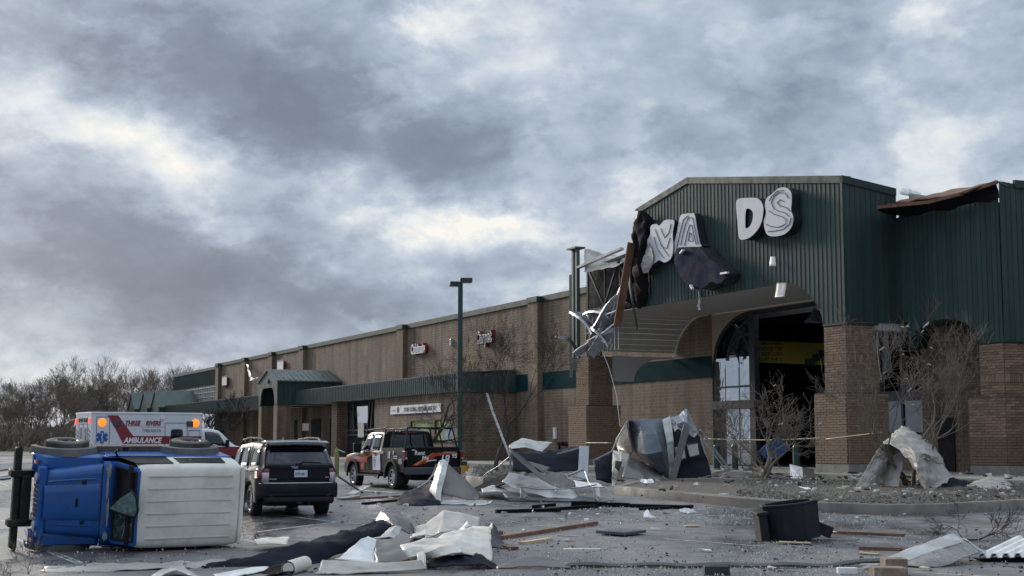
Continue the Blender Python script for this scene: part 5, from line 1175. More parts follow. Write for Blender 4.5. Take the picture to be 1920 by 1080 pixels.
for k in range(6): text(('Store', 'Manager', 'Closed', 'Rental', 'Return', '')[k] or '-', .085, V['plate_txt'], pn, T(-.14-.03*k*0, 1.019, 1.0-.075*k) @ TL, bold=.01, ext=.001, sx=.8)
text('Rent by the', .14, V['lettw'], trk, T(-.52, 1.004, 1.17) @ TL, shear=.25, bold=.02, sx=.72); text('18', .32, V['lettw'], trk, T(-1.35, 1.004, 1.02) @ TL, shear=.2, bold=.02, sx=.8); text('95', .16, V['lettw'], trk, T(-1.82, 1.004, 1.15) @ TL, shear=.2, bold=.02, sx=.8)
for k in range(2): decal([(-1.9, 1.08-.07*k), (-2.25, 1.08-.07*k), (-2.25, 1.105-.07*k), (-1.9, 1.105-.07*k)], V['lettw'], 'printed_line', 1.004)
decal([(-2.35, .84), (-2.64, .84), (-2.64, 1.02), (-2.35, 1.02)], V['primer'], 'small_sticker', 1.004)
decal([(.62, .78), (.2, .88), (-.1, 1.10), (-.85, 1.14), (-.85, 1.23), (.0, 1.20), (.25, 1.0)][::-1], V['redg'], 'red_band', plane='rear')
decal([(.72, .80), (.38, .84), (.12, 1.04), (-.02, 1.16), (-.85, 1.20), (-.85, 1.24), (.02, 1.20), (.2, 1.1)][::-1], V['orange'], 'orange_band', plane='rear')
text('Rent', .19, V['lettw'], trk, T(-2.868, .66, 1.14) @ TB, shear=.15, bold=.02); text('Me', .19, V['lettw'], trk, T(-2.868, .40, .98) @ TB, shear=.15, bold=.02)
text('18', .36, V['lettw'], trk, T(-2.868, -.22, .88) @ TB, shear=.22, bold=.02, sx=.95); text('95', .19, V['lettw'], trk, T(-2.868, -.66, 1.04) @ TB, shear=.2, bold=.02)
m = MB(); m.prism([Vector((-2.867, a, b)) for a, b in ((-.36, 1.19), (-.78, 1.19), (-.78, 1.24), (-.36, 1.24))], (-.003, 0, 0)); m.build('printed_line', K['cream'], trk)
m = MB(); m.prism([Vector((-2.867, a, b)) for a, b in ((.25, .92), (-.12, .96), (-.12, .99), (.25, .95))], (-.003, 0, 0)); m.prism([Vector((-2.867, a, b)) for a, b in ((.75, 1.28), (.62, 1.28), (.62, 1.31), (.75, 1.31))], (-.003, 0, 0)); m.build('printed_line', V['lettw'], trk)
text('RENTAL', .07, V['redg'], trk, T(-.8, .55, 1.89) @ TB, bold=.02); m = MB(); m.box((-.85, -.3, 1.97), (-.80, .05, 2.06)); m.box((-.85, -.65, 1.97), (-.80, -.4, 2.06)); m.build('snow_lump', K['white'], trk, bevel=.02)
th = radians(26.5); Rm = Matrix.Rotation(pi/2+th, 4, 'Z'); qc = G(735, 918); trk.matrix_world = Matrix.Translation(qc-(Rm @ Vector((-1.75, .98, 0)))) @ Rm

# ------------------------------------------------------------------ ambulance
amb = thing('ambulance', 'white ambulance with red stripe and lit amber lamps behind the overturned off-roader', 'ambulance')
Lb, Hb, Z0, Wd = 4.55, 2.60, .5, 1.15
m = MB(); m.box((0, -Wd, Z0), (Lb, Wd, Hb)); m.build('box_body', V['amb'], amb, bevel=.07)
m = MB(); m.box((-.01, -Wd-.02, Hb-.07), (Lb+.01, Wd+.02, Hb+.02)); m.build('roof_rail', V['amb'], amb, bevel=.03)
YS = -Wd-.004
def side(poly, mt, name, y=YS, th=.006):
    m = MB(); m.prism([(a, y, b) for a, b in poly], (0, -th, 0)); return m.build(name, mt, amb)
zt = Hb-.05
side([(.62, 2.49), (1.05, 2.49), (1.68, 1.67), (Lb-.03, 1.67), (Lb-.03, 1.36), (1.28, 1.36), (.95, 1.95)], V['ambred'], 'red_stripe')
text('THREE', .255, V['ambred'], amb, T(1.32, YS-.012, 2.10) @ TR, shear=.3, bold=.035, sx=.82); text('RIVERS', .255, V['ambred'], amb, T(2.16, YS-.012, 2.10) @ TR, shear=.3, bold=.035, sx=.80)
text('FIRE-RESCUE', .15, mat('grey_lettering', (.25, .25, .27), .5), amb, T(2.12, YS-.012, 1.84) @ TR, bold=.01, sx=.82)
side([(1.32, 2.065), (2.08, 2.065), (2.08, 2.075), (1.32, 2.075)], V['ambred'], 'printed_line'); side([(2.12, 2.03), (2.95, 2.03), (2.95, 2.04), (2.12, 2.04)], V['ambred'], 'printed_line'); side([(2.06, 1.82), (2.075, 1.82), (2.075, 2.0), (2.06, 2.0)], V['ambred'], 'printed_line')
text('AMBULANCE', .30, V['lettw'], amb, T(1.30, YS-.012, 1.40) @ TR, shear=.25, bold=.03, sx=.86)
def lamp(x, z, r, mt, nm, y=YS):
    m = MB(); m.lathe([(0, -.05), (r*.7, -.045), (r, -.015), (r, .02)], 20, axis='y', c=(x, y, z)); return m.build(nm, mt, amb)
AMB_L = mat('lit_amber_lamp', (.9, .22, .02), .3, var=.35, scale=14, emis=(1.0, .20, .02), estr=1.5); RED_L = mat('lit_red_lamp', (.8, .1, .08), .3, emis=(1.0, .10, .08), estr=.9); RED_T = mat('red_lamp_top', (.5, .02, .04), .2, emis=(1, .05, .1), estr=.3)
for x in (.42, Lb-.30): lamp(x, 2.20, .165, AMB_L, 'amber_lamp')
for x in (.88, Lb-.66):
    m = MB(); m.box((x-.02, YS-.05, 2.06), (x+.26, YS, 2.28)); m.build('scene_lamp', V['gunmetal'], amb, bevel=.02)
m = MB(); m.box((2.78, YS-.06, 2.34), (2.92, YS, 2.48)); m.build('scene_lamp', V['lettw'], amb, bevel=.01)
def rr(x0, x1, z0, z1, r=.1, n=4):
    out = []
    for cx, cz, a in ((x1-r, z1-r, 0), (x0+r, z1-r, pi/2), (x0+r, z0+r, pi), (x1-r, z0+r, 1.5*pi)):
        for k in range(n+1): out.append((cx+r*cos(a+pi/2*k/n), cz+r*sin(a+pi/2*k/n)))
    return out
side(rr(3.22, 3.72, 1.42, 1.95), V['carglass'], 'side_window', YS-.01)
for (a, b, c, d) in ((2.98, 3.9, .7, 2.2), (.20, .72, .7, 2.42), (3.98, 4.45, .7, 1.9)):
    m = MB()
    for p, q in (((a, c), (a, d)), ((a, d), (b, d)), ((b, d), (b, c))): m.tube([(p[0], YS, p[1]), (q[0], YS, q[1])], .012, 4)
    m.build('door_seam', V['gunmetal'], amb)
# star of life
st = thing  # (alias kept local)
m = MB()
for k in range(3):
    M_ = T(.43, YS, 1.62) @ Matrix.Rotation(pi/3*k, 4, 'Y'); m.box((-.07, -.012-.001*k, -.24), (.07, -.0, .24), None, M_)
sl_ = m.build('star_emblem', V['bluestar'], amb)
m = MB(); m.tube([(.43, YS-.02, 1.44), (.43, YS-.02, 1.80)], .012, 5); m.tube([(.43+.035*sin(k*.9), YS-.022, 1.47+.03*k) for k in range(11)], .010, 4); m.build('emblem_staff', V['lettw'], sl_)
# rear doors
m = MB()
for a, b in ((-.52, -.14), (.14, .52)): m.box((-.012, a+.06, 1.42), (-.002, b-.06, 2.0))
m.build('rear_window', V['carglass'], amb)
m = MB()
for a in (-.62, 0, .62): m.tube([(-.005, a, .7), (-.005, a, 2.15)], .012, 4)
m.tube([(-.005, -.62, 2.15), (-.005, .62, 2.15)], .012, 4); m.build('door_seam', V['gunmetal'], amb)
for a in (-.95, .95):
    m = MB(); m.box((-.05, a-.12, 2.14), (0, a+.12, 2.38)); m.build('red_lamp', RED_L, amb, bevel=.02)
for a in (-.5, -.22, .22, .5):
    m = MB(); m.box((-.045, a-.1, 2.22), (0, a+.1, 2.40)); m.build('scene_lamp', V['gunmetal'], amb, bevel=.02)
for a in (.9, -.85):
    for k in range(7):
        m = MB(); m.prism([(-.008, a-.15, .75+.17*k), (-.008, a+.15, .75+.17*k+.12), (-.008, a+.15, .75+.17*k+.2), (-.008, a-.15, .75+.17*k+.08)], (-.004, 0, 0)); m.build('printed_mark', V['bluestar'] if k % 2 else V['ambred'], amb)
# cab
def ambf(x):
    zr = lerpt([(Lb+.05, 1.98), (Lb+.5, 1.99), (Lb+.85, 1.92), (Lb+1.5, 1.38), (Lb+1.6, 1.30), (Lb+2.1, 1.2), (Lb+2.25, .9)], x)
    zb = min(1.25, zr-.04); return archz(x, .5, (Lb+1.35,), .45, .42), zb, zr, 1.0, .98, .82
AB = Body(ambf, None); AB.shell(frange(Lb+.05, Lb+2.25, .06), 'cab', V['amb'], amb)
for sd_ in (-1, 1):
    AB.win(Lb+1.18, Lb+.22, Lb+.82, Lb+.22, .05, .93, V['carglass'], 'cab_window', amb, sd_)
    m = MB(); m.box((Lb+.1, sd_*.985, .85), (Lb+2.0, sd_*1.008, 1.24)); m.build('red_stripe', V['ambred'], amb)
    m = MB(); m.box((Lb+1.05, sd_*1.0, 1.22), (Lb+1.15, sd_*1.25, 1.52)); m.build('wing_mirror', V['plastic'], amb, bevel=.03)
    for xx in (.95, Lb+1.35): wheel(amb, (xx, sd_*.9, .39), .39, .26, .22, sd_, 8)
m = MB(); m.box((.2, -.8, .35), (Lb+1.9, .8, .52)); m.build('chassis', V['under'], amb)
th = radians(32); D_ = 57.0; q = P(170, 845, D_); amb.matrix_world = Matrix.Translation(on(q.x, q.y)) @ Matrix.Rotation(th, 4, 'Z') @ T(0, Wd, 0)

# ------------------------------------------------------------------ blue off-roader on its side
jp = thing('overturned_offroader', 'blue off-roader with white hardtop lying on its side, roof towards the camera', 'off-road vehicle')
# tub
m = MB()
prof = [(-1.78, .55), (-1.78, 1.12), (.55, 1.10), (.62, 1.06), (.62, .52), (-.55, .48)]
for s_ in (1, -1): m.prism([(a, s_*.745, b) for a, b in prof][::s_], (0, s_*.03, 0))
m.box((-1.80, -.76, .5), (-1.74, .76, 1.12)); m.box((-1.74, -.74, .5), (.6, .74, .56)); m.build('tub', V['blue'], jp, bevel=.02)
# hood: crowned, tapering
m = MB(); rows = []
for k in range(19):
    t = k/18; x = .62+1.06*t; hw = .655-.115*t**1.2; zt_ = 1.145-.06*t-.13*max(0, t-.86)/.14
    drop = .30
    row = []
    for j in range(25):
        u = -1+2*j/24; y = hw*u; e = max(0, (abs(u)-.80)/.20)
        z = zt_ - .02*u*u - .17*e**2.2 + .007*mnoise.noise(Vector((x*2.1, y*2.3, 0))) - .018*max(0, 1-((x-1.35)**2+(y-.22)**2)/.05); row.append(Vector((x, y*(1+.03*e), z)))
    rows.append([Vector((x, -hw*1.04, zt_-.33))]+row+[Vector((x, hw*1.04, zt_-.33))])
m.grid(rows); m.build('hood', V['blue'], jp, sharp=60)
m = MB(); rows = []
for t in (0, .25, .5, .75, 1):
    rows.append([Vector((.70+.98*t, (.30-.03*t)*u, 1.142-.056*t+(.022 if abs(u) < .95 else 0)-.02*u*u*.3)) for u in (-1.06, -.94, -.5, 0, .5, .94, 1.06)])
m.grid(rows); m.build('hood_bulge', V['blue'], jp, sharp=70)
for yy in (-.40, .40):
    m = MB(); m.tube([(.78, yy, 1.135), (1.2, yy*.96, 1.115), (1.62, yy*.88, 1.08)], .016, 6); m.build('hood_crease', V['blue'], jp)
m = MB(); m.box((.655, -.63, 1.118), (.667, .63, 1.148)); m.build('hood_gap', V['under'], jp)
for q_, s_ in (((1.1, 0, 1.135), (.05, .14, .02)), ((.98, .34, 1.13), (.07, .05, .025)), ((.98, -.34, 1.13), (.07, .05, .025))):
    m = MB(); m.cbox(q_, s_); m.build('hood_latch', V['plastic'], jp)
# cowl and vent
m = MB(); m.grid([[Vector((x, .70*u, z-.025*u*u)) for u in (-1, -.75, -.4, 0, .4, .75, 1)] for x, z in ((.655, 1.15), (.55, 1.165), (.40, 1.175))]); m.grid([[Vector((x, s_*.70, z)) for z in (1.12, .8)] for x in (.655, .40) for s_ in (1,)]); m.build('cowl', V['blue'], jp, solid=.02)
m = MB()
for k in range(8): m.cbox((.505, .0+.09-.026*k, 1.172), (.11, .013, .012))
m.build('cowl_vent', V['under'], jp)
for (a, b, w, h) in ((.56, -.52, .10, .16), (.575, -.26, .05, .32), (.545, .19, .05, .42), (.56, .58, .10, .12), (.53, -.60, .05, .1)):
    m = MB(); n_ = 14; pts = []
    for j in range(n_): r_ = random.uniform(.32, .56); pts.append((a+w*r_*cos(2*pi*j/n_), b+h*r_*1.4*sin(2*pi*j/n_), 1.192-.025*(b/.7)**2))
    m.prism(pts, (0, 0, .007)); m.build('peeled_patch', V['primer'], jp)
# fenders
for s_ in (1, -1):
    m = MB(); rows = []
    for k in range(17):
        t = k/16; x = .62+1.20*t; z = 1.0-.07*t-.22*max(0, (t-.8)/.2)**2
        rows.append([Vector((x, s_*.50, z-.02)), Vector((x, s_*.60, z)), Vector((x, s_*.735, z-.01)), Vector((x, s_*.765, z-.05)), Vector((x, s_*.765, max(archz(x, .6, (1.2,), .47, .40)-.04, .55) if z-.09 > .5 else z-.1))])
    m.grid(rows); m.build('front_fender', V['blue'], jp, solid=.02)
    for xx, a1 in ((1.2, .0), (-1.17, .0)):
        m = MB(); rows = []
        for k in range(19):
            w = -.05+(pi+.1)*k/18; r1, r2 = .46, .53
            cx_ = xx+(.0); sx_ = 1.12
            rows.append([Vector((cx_+r1*sx_*cos(w), s_*.74, .40+r1*sin(w)*1.05)), Vector((cx_+r1*sx_*cos(w), s_*.885, .40+r1*sin(w)*1.05)), Vector((cx_+r2*sx_*cos(w), s_*.875, .40+r2*sin(w)*1.05)), Vector((cx_+r2*sx_*1.04*cos(w), s_*.75, .40+r2*sin(w)*1.09))])
        m.grid(rows); m.build('fender_flare', V['flare'], jp, sharp=60)
        wheel(jp, (xx-(.06 if s_ < 0 else 0), -.83 if s_ < 0 else .72, .385), .385, .26, .20, s_, 5, tyre='tyre_dusty', alloy='gunmetal')
    m = MB(); m.cbox((1.80, s_*.66, .86), (.04, .055, .12)); m.build('turn_lamp', V['amber'], jp)
    m = MB(); m.bar((-.66, s_*.80, .46), (.66, s_*.80, .46), .14, .16); m.build('rocker_guard', mat('rusty_step', (.075, .062, .05), .8, var=.35, scale=5, dirt=(.14, .12, .10), damt=.7), jp)
    # headlamps
    m = MB(); m.lathe([(0, .055), (.05, .05), (.085, .025), (.09, 0)], 22, axis='x', c=(1.775, s_*.40, .92)); m.build('headlamp', V['clear'], jp)
    m = MB(); m.lathe([(.088, .02), (.105, .02), (.11, -.02)], 22, axis='x', c=(1.775, s_*.40, .92)); m.build('headlamp_ring', V['blue'], jp)
# grille with seven slots
m = MB(); m.box((1.62, -.60, .62), (1.765, .60, 1.03)); m.build('grille', V['blue'], jp, bevel=.03)
for k in range(7):
    m = MB(); m.prism([(1.767, -.24+.08*k-.026, .72), (1.767, -.24+.08*k+.026, .72), (1.767, -.24+.08*k+.026, 1.0), (1.767, -.24+.08*k-.026, 1.0)], (.004, 0, 0)); m.build('grille_slot', V['under'], jp)
# bumper, heavy steel
m = MB(); m.box((1.98, -.86, .46), (2.11, .86, .62)); m.build('front_bumper', V['steelb'], jp, bevel=.03)
m = MB()
for s_ in (1, -1): m.box((1.70, s_*.42-.06, .44), (2.18, s_*.42+.06, .66)); m.tube([(2.04, s_*.86, .54), (2.0, s_*.87, .54)], .09, 10)
m.box((1.82, -.40, .50), (1.98, .40, .74)); m.build('winch_mount', V['steelb'], jp, bevel=.015)
# windscreen frame, slanted: bottom (x .44,z 1.17) to top (x .17,z 1.70)
def ws(u, v, o=0.0):     # u across -1..1, v 0 bottom..1 top
    n_ = Vector((.89, 0, .45)); q = Vector((.44-.27*v, u*(.69-.045*v), 1.17+.53*v)); return q+n_*o
m = MB()
for (u0, v0, u1, v1) in ((-1, 0, 1, 0), (-1, 1, 1, 1), (-1, 0, -1, 1), (1, 0, 1, 1)): m.bar(ws(u0*.97, v0), ws(u1*.97, v1), .07, .05, up=(.89, 0, .45))
m.build('windscreen_frame', V['blue'], jp, bevel=.012)
m = MB()
for (u0, v0, u1, v1) in ((-.9, .06, .9, .06), (-.9, .95, .9, .95), (-.9, .06, -.9, .95), (.9, .06, .9, .95)): m.tube([ws(u0, v0, .03), ws(u1, v1, .03)], .022, 6)
m.build('windscreen_rubber', V['plastic'], jp)
GC = mat('cracked_glass', (.018, .035, .032), .12, var=.6, scale=18, dirt=(.10, .15, .14), damt=.6, dscale=9, spec=.5, bump=.004, bscale=25)
m = MB(); m.prism([ws(.05, .08, .012), ws(.9, .08, .012), ws(.9, .94, .012), ws(.05, .94, .012)], (.006, 0, .003)); m.build('cracked_windscreen', GC, jp)
m = MB()
for k in range(9):
    a = ws(random.uniform(.1, .85), random.uniform(.1, .9), .022); b = a+Vector((random.uniform(-.12, .12), random.uniform(-.25, .25), random.uniform(-.2, .2)))
    u_, v_ = b.y/.67, (b.z-1.17)/.53; b = ws(max(.06, min(.88, u_)), max(.08, min(.92, v_)), .022); m.tube([a, a.lerp(b, .5)+Vector((0, .015, .01)), b], .0035, 3)
m.build('glass_cracks', mat('crack_lines', (.35, .42, .40), .4), jp)
# loose flap of screen glass folded outwards
m = MB(); fl = [ws(.16, -.08, .06), ws(.20, .55, .10), ws(.20, 1.20, .14), ws(-.02, 1.42, .22), ws(-.36, 1.36, .24), ws(-.50, 1.1, .22), ws(-.24, .55, .12)]
GF = mat('shattered_flap_glass', (.13, .19, .175), .15, var=.4, scale=12, dirt=(.32, .38, .36), damt=.7, dscale=7, bump=.006, bscale=20)
m.prism(fl, (.012, 0, .004)); m.build('glass_flap', GF, jp); m = MB(); m.tube(fl+[fl[0]], .022, 6); m.build('flap_rubber', V['plastic'], jp)
m = MB(); m.box((-1.65, -.68, .62), (.3, .68, 1.6)); m.build('cabin_dark', K['dark'], jp)
# hardtop
m = MB(); rows = []
for x, f, dz in ((.17, .965, -.045), (.13, .985, -.018), (.02, 1, 0), (-.9, 1.01, .012), (-1.62, 1.0, .0), (-1.74, .99, -.03), (-1.79, .98, -.08)):
    row = [Vector((x-.06 if x < -1.5 else x+.10*(x > .1), s_*.775*f**.0, 1.12)) if False else None for s_ in ()]
    P_ = [(.755, 1.11), (.745, 1.35), (.715, 1.60), (.69, 1.69), (.64, 1.735), (.55, 1.75), (.3, 1.757), (0, 1.76)]
    r_ = [Vector((x, y*f, z+dz*(z > 1.5))) for y, z in P_]
    rows.append(r_+[Vector((q.x, -q.y, q.z)) for q in r_[-2::-1]])
m.grid(rows); m.grid([rows[-1], [Vector((-1.80, q.y*.97, min(q.z, 1.60)*.995)) for q in rows[-1]]]); ht = m.build('hardtop', V['jwhite'], jp, sharp=50)
m = MB()
for k in range(6):
    yy = -.53+.212*k; rows2 = []
    m.box((-1.60, yy-.008, 1.752), (.0, yy+.008, 1.772)); m.box((-1.58, yy+.008, 1.752), (-.02, yy+.016, 1.766))
m.build('roof_rib', mat('rib_dull_white', (.55, .535, .48), .6, var=.1), ht)  # ribs in a darker off-white than the hardtop
m = MB(); m.box((-1.86, -.68, 1.55), (-1.78, .68, 1.74)); m.build('rear_lip', V['jwhite'], ht, bevel=.03)
for s_ in (1, -1):
    m = MB(); m.prism([(-1.55, s_*.752, 1.2), (-.62, s_*.752, 1.2), (-.62, s_*.722, 1.58), (-1.50, s_*.722, 1.58)][::s_], (0, s_*.012, 0)); m.build('side_window', K['dark'], jp)
    m = MB(); m.prism([(-.5, s_*.755, 1.13), (.36, s_*.755, 1.13), (.18, s_*.722, 1.60), (-.5, s_*.722, 1.60)][::s_], (0, s_*.012, 0)); m.build('door_window', K['dark'], jp)
    m = MB(); m.prism([(-.52, s_*.777, .62), (.56, s_*.777, .62), (.56, s_*.777, 1.10), (-.52, s_*.777, 1.12)][::s_], (0, s_*.012, 0)); m.build('door', V['blue'], jp, bevel=.006)
    m = MB(); m.tube([(.40, s_*.77, 1.14), (.46, s_*.86, 1.16), (.40, s_*.92, 1.20)], .022, 8); m.box((.28, s_*.86-.05, 1.15), (.40, s_*.98, 1.36)); m.build('door_mirror', V['plastic'], jp, bevel=.02)
m = MB(); m.box((-1.8, -.42, .30), (1.7, -.30, .48)); m.box((-1.8, .30, .30), (1.7, .42, .48)); m.tube([(1.2, -.7, .385), (1.2, .7, .385)], .06, 8); m.tube([(-1.17, -.7, .385), (-1.17, .7, .385)], .06, 8); m.box((-.4, -.3, .3), (.6, .3, .55)); m.build('chassis', V['under'], jp)
m = MB(); m.lathe([(.0, 0), (.385, 0), (.385, .22), (0, .22)], 28, axis='x', c=(-2.05, 0, .95)); m.build('spare_wheel', V['tyre_dusty'], jp)
JPSI = radians(31); tilt = radians(8)
fx = Vector((-cos(JPSI), -sin(JPSI), 0)); uz = Vector((sin(JPSI), -cos(JPSI), 0))*cos(tilt)+Vector((0, 0, -sin(tilt))); yl = uz.cross(fx)
qj = P(222, 900, 26.6)
jp.matrix_world = frame((qj.x, qj.y, gz(0, qj.y)+.985), fx, yl, uz) @ Matrix.Diagonal((.945, 1.02, 1.03, 1))
# ================================================================== storm debris. Q(px,py,g): the point seen at px,py standing over ground row g
NSH = [0]
def DG(g, px=960): return G(px, g).y
def Q(px, py, g): return P(px, py, DG(g, px))
def QS(name, label, cat, rows, mt, wob=.03, th=.015, smooth=True, sub=8, wsc=1.5, sharp=None, seed=0., parent=None, crease=None, lin=None):
    NSH[0] += 1
    if lin is None: lin = mt in (K['tarp'], K['offwhite'], K['white'], K['grey_sheet'], K['pale_metal'], K['blue_sheet'], K['steel'], K['steel_dark'])
    if sharp is None: sharp = 24 if lin else 50
    if lin and crease is None: crease = .016
    if crease is None: crease = .045 if mt in (K['tarp'], K['offwhite'], K['navy'], K['white'], K['grey_sheet'], K['pale_metal']) else .012
    o = sheet(name, [[Q(*p) for p in r] for r in rows], mt, parent, th=th, sub=sub, wob=wob, wsc=wsc, smooth=smooth, sharp=sharp, seed=seed+NSH[0], crease=crease, csc=2.0, lin=lin)
    if label: tag(o, label, cat)
    return o
def bar(name, label, cat, a, b, w, h, mt, parent=None, up=(0, 0, 1), bev=.006):
    m = MB(); m.bar(Q(*a), Q(*b), w, h, up=up); o = m.build(name, mt, parent, bevel=bev)
    if label: tag(o, label, cat)
    return o
def rod(name, label, cat, pts, r, mt, parent=None, n=6):
    m = MB(); m.tube([Q(*p) for p in pts], r, n); o = m.build(name, mt, parent)
    if label: tag(o, label, cat)
    return o
# ---- lamp post
lp = thing('lamp_post', 'tall dark green lamp post with two box heads beside the pickup', 'lamp post', T(*on(*(lambda q: (q.x, q.y))(G(862, 886)))))
GP = mat('green_post_paint', (.010, .050, .042), .4, var=.15, scale=1.5)
PH = 8.85
m = MB(); m.box((-.11, -.11, .32), (.11, .11, PH)); m.build('pole', GP, lp, bevel=.02)
m = MB(); m.box((-.22, -.22, .32), (.34, .22, .52)); m.build('base_cover', GP, lp, bevel=.02)
m = MB(); m.lathe([(.0, .32), (.42, .32), (.44, .28), (.44, -.1)], 24); m.build('footing', mat('yellow_footing', (.48, .25, .03), .7, var=.2), lp)
for nm, x, y, z, rz in (('lamp_head', .26, -.2, PH+.05, .15), ('lamp_head', -.24, .4, PH-.05, .15)):
    m = MB(); m.cbox((0, 0, 0), (.58, .42, .22)); h_ = m.build(nm, mat('lamp_head_metal', (.035, .045, .045), .45), lp, M=T(x, y, z, rz=rz), bevel=.03)
    m = MB(); m.cbox((0, 0, -.115), (.42, .32, .02)); m.build('lens', K['pale_metal'], h_)
m = MB(); m.bar((0, 0, PH-.02), (.26, -.2, PH+.05), .08, .08); m.bar((0, 0, PH-.05), (-.24, .4, PH-.05), .08, .08); m.build('arm', GP, lp)
# ---- foreground heap of roofing membrane
QS('roof_membrane', 'long navy sheet of roofing membrane trailing left from the white heap in the foreground', 'membrane', [
  [(378,1066,1066),(384,1062,1064),(392,1059,1060)], [(440,1064,1064),(450,1052,1061),(462,1047,1056)], [(505,1062,1062),(515,1043,1057),(530,1028,1050)], [(570,1060,1060),(580,1028,1054),(585,1011,1044)],
  [(632,1046,1050),(640,1018,1046),(650,995,1036)], [(690,1020,1036),(700,996,1032),(705,981,1022)], [(752,992,1018),(752,984,1016),(748,978,1012)]], K['navy'], wob=.07, wsc=1.6)
QS('roof_membrane', 'white torn board of membrane lying flat in the middle of the foreground heap', 'membrane', [[(678,1010,1046),(690,1006,1043),(706,1012,1042)], [(655,1030,1052),(682,1030,1050),(703,1034,1049)], [(628,1050,1062),(668,1054,1062),(704,1056,1060)]], K['white'], wob=.03)
QS('roof_membrane', 'smooth grey membrane sheet bulging right of the white board in the heap', 'membrane', [[(700,1012,1040),(740,1004,1036),(795,1000,1034)], [(702,1030,1050),(745,1018,1046),(800,1016,1046)], [(704,1056,1060),(755,1054,1060),(810,1050,1058)]], K['grey_sheet'], wob=.04)
QS('roof_membrane', 'crumpled white roll of membrane draped across the right of the foreground heap', 'membrane', [[(752,1022,1058),(820,1006,1046),(868,992,1038),(886,986,1034),(919,990,1034)], [(758,1030,1064),(822,1018,1054),(862,1004,1046),(884,1002,1042),(921,1006,1042)], [(768,1046,1064),(826,1026,1062),(864,1020,1056),(888,1020,1052),(922,1028,1050)], [(782,1052,1060),(826,1044,1064),(866,1036,1062),(895,1044,1058),(924,1052,1058)]], K['offwhite'], wob=.03, wsc=2.2, crease=.025)
QS('roof_membrane', 'dark underside fold of membrane curling at the lower right of the heap', 'membrane', [[(800,1054,1060),(850,1040,1058),(880,1035,1056),(905,1046,1058),(930,1062,1063)], [(802,1066,1068),(850,1062,1068),(880,1060,1068),(905,1062,1067),(938,1066,1067)]], K['navy'], wob=.02)
QS('metal_trim', 'long pale bent trim strip along the front of the foreground heap', 'metal trim', [[(605,1050,1066),(640,1052,1068),(720,1054,1070),(790,1051,1070)], [(598,1068,1072),(640,1071,1074),(720,1070,1074),(796,1062,1072)], [(590,1076,1078),(645,1076,1078),(725,1072,1076),(800,1066,1073)]], K['tarp'], wob=.015)
QS('metal_trim', 'small crinkled pale metal corner standing up at the front of the heap', 'metal trim', [[(782,1038,1064),(794,1036,1064),(798,1046,1066)], [(784,1050,1068),(796,1052,1068),(799,1058,1068)], [(788,1062,1070),(797,1066,1070),(800,1066,1069)]], K['offwhite'], wob=.03)
QS('metal_sheet', 'peaked bent sheet with a dark hollow inside at the back of the heap', 'metal sheet', [[(706,972,1010),(714,958,1010),(738,962,1010),(770,980,1010),(776,1000,1014)], [(704,980,1014),(730,972,1020),(745,978,1020),(762,990,1018),(772,1000,1016)], [(712,982,1018),(738,988,1024),(752,994,1024),(764,1000,1022),(774,1002,1018)]], K['grey_sheet'], wob=.03)
QS('metal_sheet', 'smooth pale grey folded sheet peaking at the back right of the heap', 'metal sheet', [[(776,990,1012),(800,982,1010),(832,958,1004),(868,964,1002),(900,972,1002)], [(780,1000,1018),(805,994,1020),(830,985,1022),(862,978,1018),(899,986,1016)], [(786,1010,1030),(815,1006,1034),(826,1000,1036),(856,996,1032),(898,994,1030)]], K['tarp'], wob=.02)
QS('metal_sheet', 'pale crinkled triangle of metal folded onto the top right of the heap', 'metal sheet', [[(862,996,1030),(876,976,1028),(888,984,1028)], [(868,994,1034),(880,988,1034),(896,990,1033)]], K['pale_metal'], wob=.04)
QS('metal_sheet', 'pale flap of torn sheet bent upward left of the heap centre', 'metal sheet', [[(730,990,1030),(742,984,1030),(752,988,1030)], [(716,1004,1036),(734,998,1036),(748,1008,1036)], [(694,1010,1040),(728,1008,1040),(745,1012,1040)]], K['pale_metal'], wob=.04)
QS('metal_sheet', 'pale ragged sheet lying over the grey membrane in the middle of the heap', 'metal sheet', [[(776,1004,1040),(800,993,1036),(816,1000,1036)], [(770,1012,1046),(798,1006,1046),(814,1008,1044)]], K['offwhite'], wob=.05)
QS('metal_sheet', 'dark pointed metal fin standing behind the right end of the heap', 'metal sheet', [[(918,990,1022),(922,981,1022),(930,992,1022)], [(918,1010,1026),(928,1012,1026),(944,1022,1026)], [(916,1026,1030),(930,1028,1030),(948,1030,1030)]], K['steel_dark'], wob=.02)
m = MB(); a, b = Q(572, 1056, 1070), Q(540, 1066, 1078); m.tube([a, b], .11, 14, cap=False); m.tube([a, b], .085, 14); o = m.build('pipe_stub', K['offwhite']); tag(o, 'short white pipe stub at the left front of the heap', 'pipe')
QS('roof_membrane', 'ragged dark tatters of membrane left of the pipe stub at the bottom edge', 'membrane', [[(480,1070,1072),(510,1062,1070),(545,1058,1070)], [(490,1080,1080),(520,1078,1080),(550,1074,1078)]], K['black'], wob=.06, wsc=4)
QS('roof_membrane', 'white tail of membrane running off the bottom edge left of the heap', 'membrane', [[(400,1078,1079),(450,1068,1073),(500,1064,1069)], [(410,1084,1084),(460,1078,1080),(508,1068,1072)]], K['white'], wob=.03)
QS('metal_trim', 'beige strip of trim lying flat along the asphalt below the off-roader', 'metal trim', [[(84,1064,1064),(180,1058,1060),(300,1056,1058),(400,1050,1052),(470,1049,1050)], [(80,1069,1069),(180,1062,1066),(300,1062,1064),(400,1058,1059),(470,1056,1056)], [(78,1073,1073),(180,1072,1073),(300,1066,1069),(400,1064,1064),(472,1060,1060)]], K['tarp'], wob=.025, wsc=2.5, th=.01)
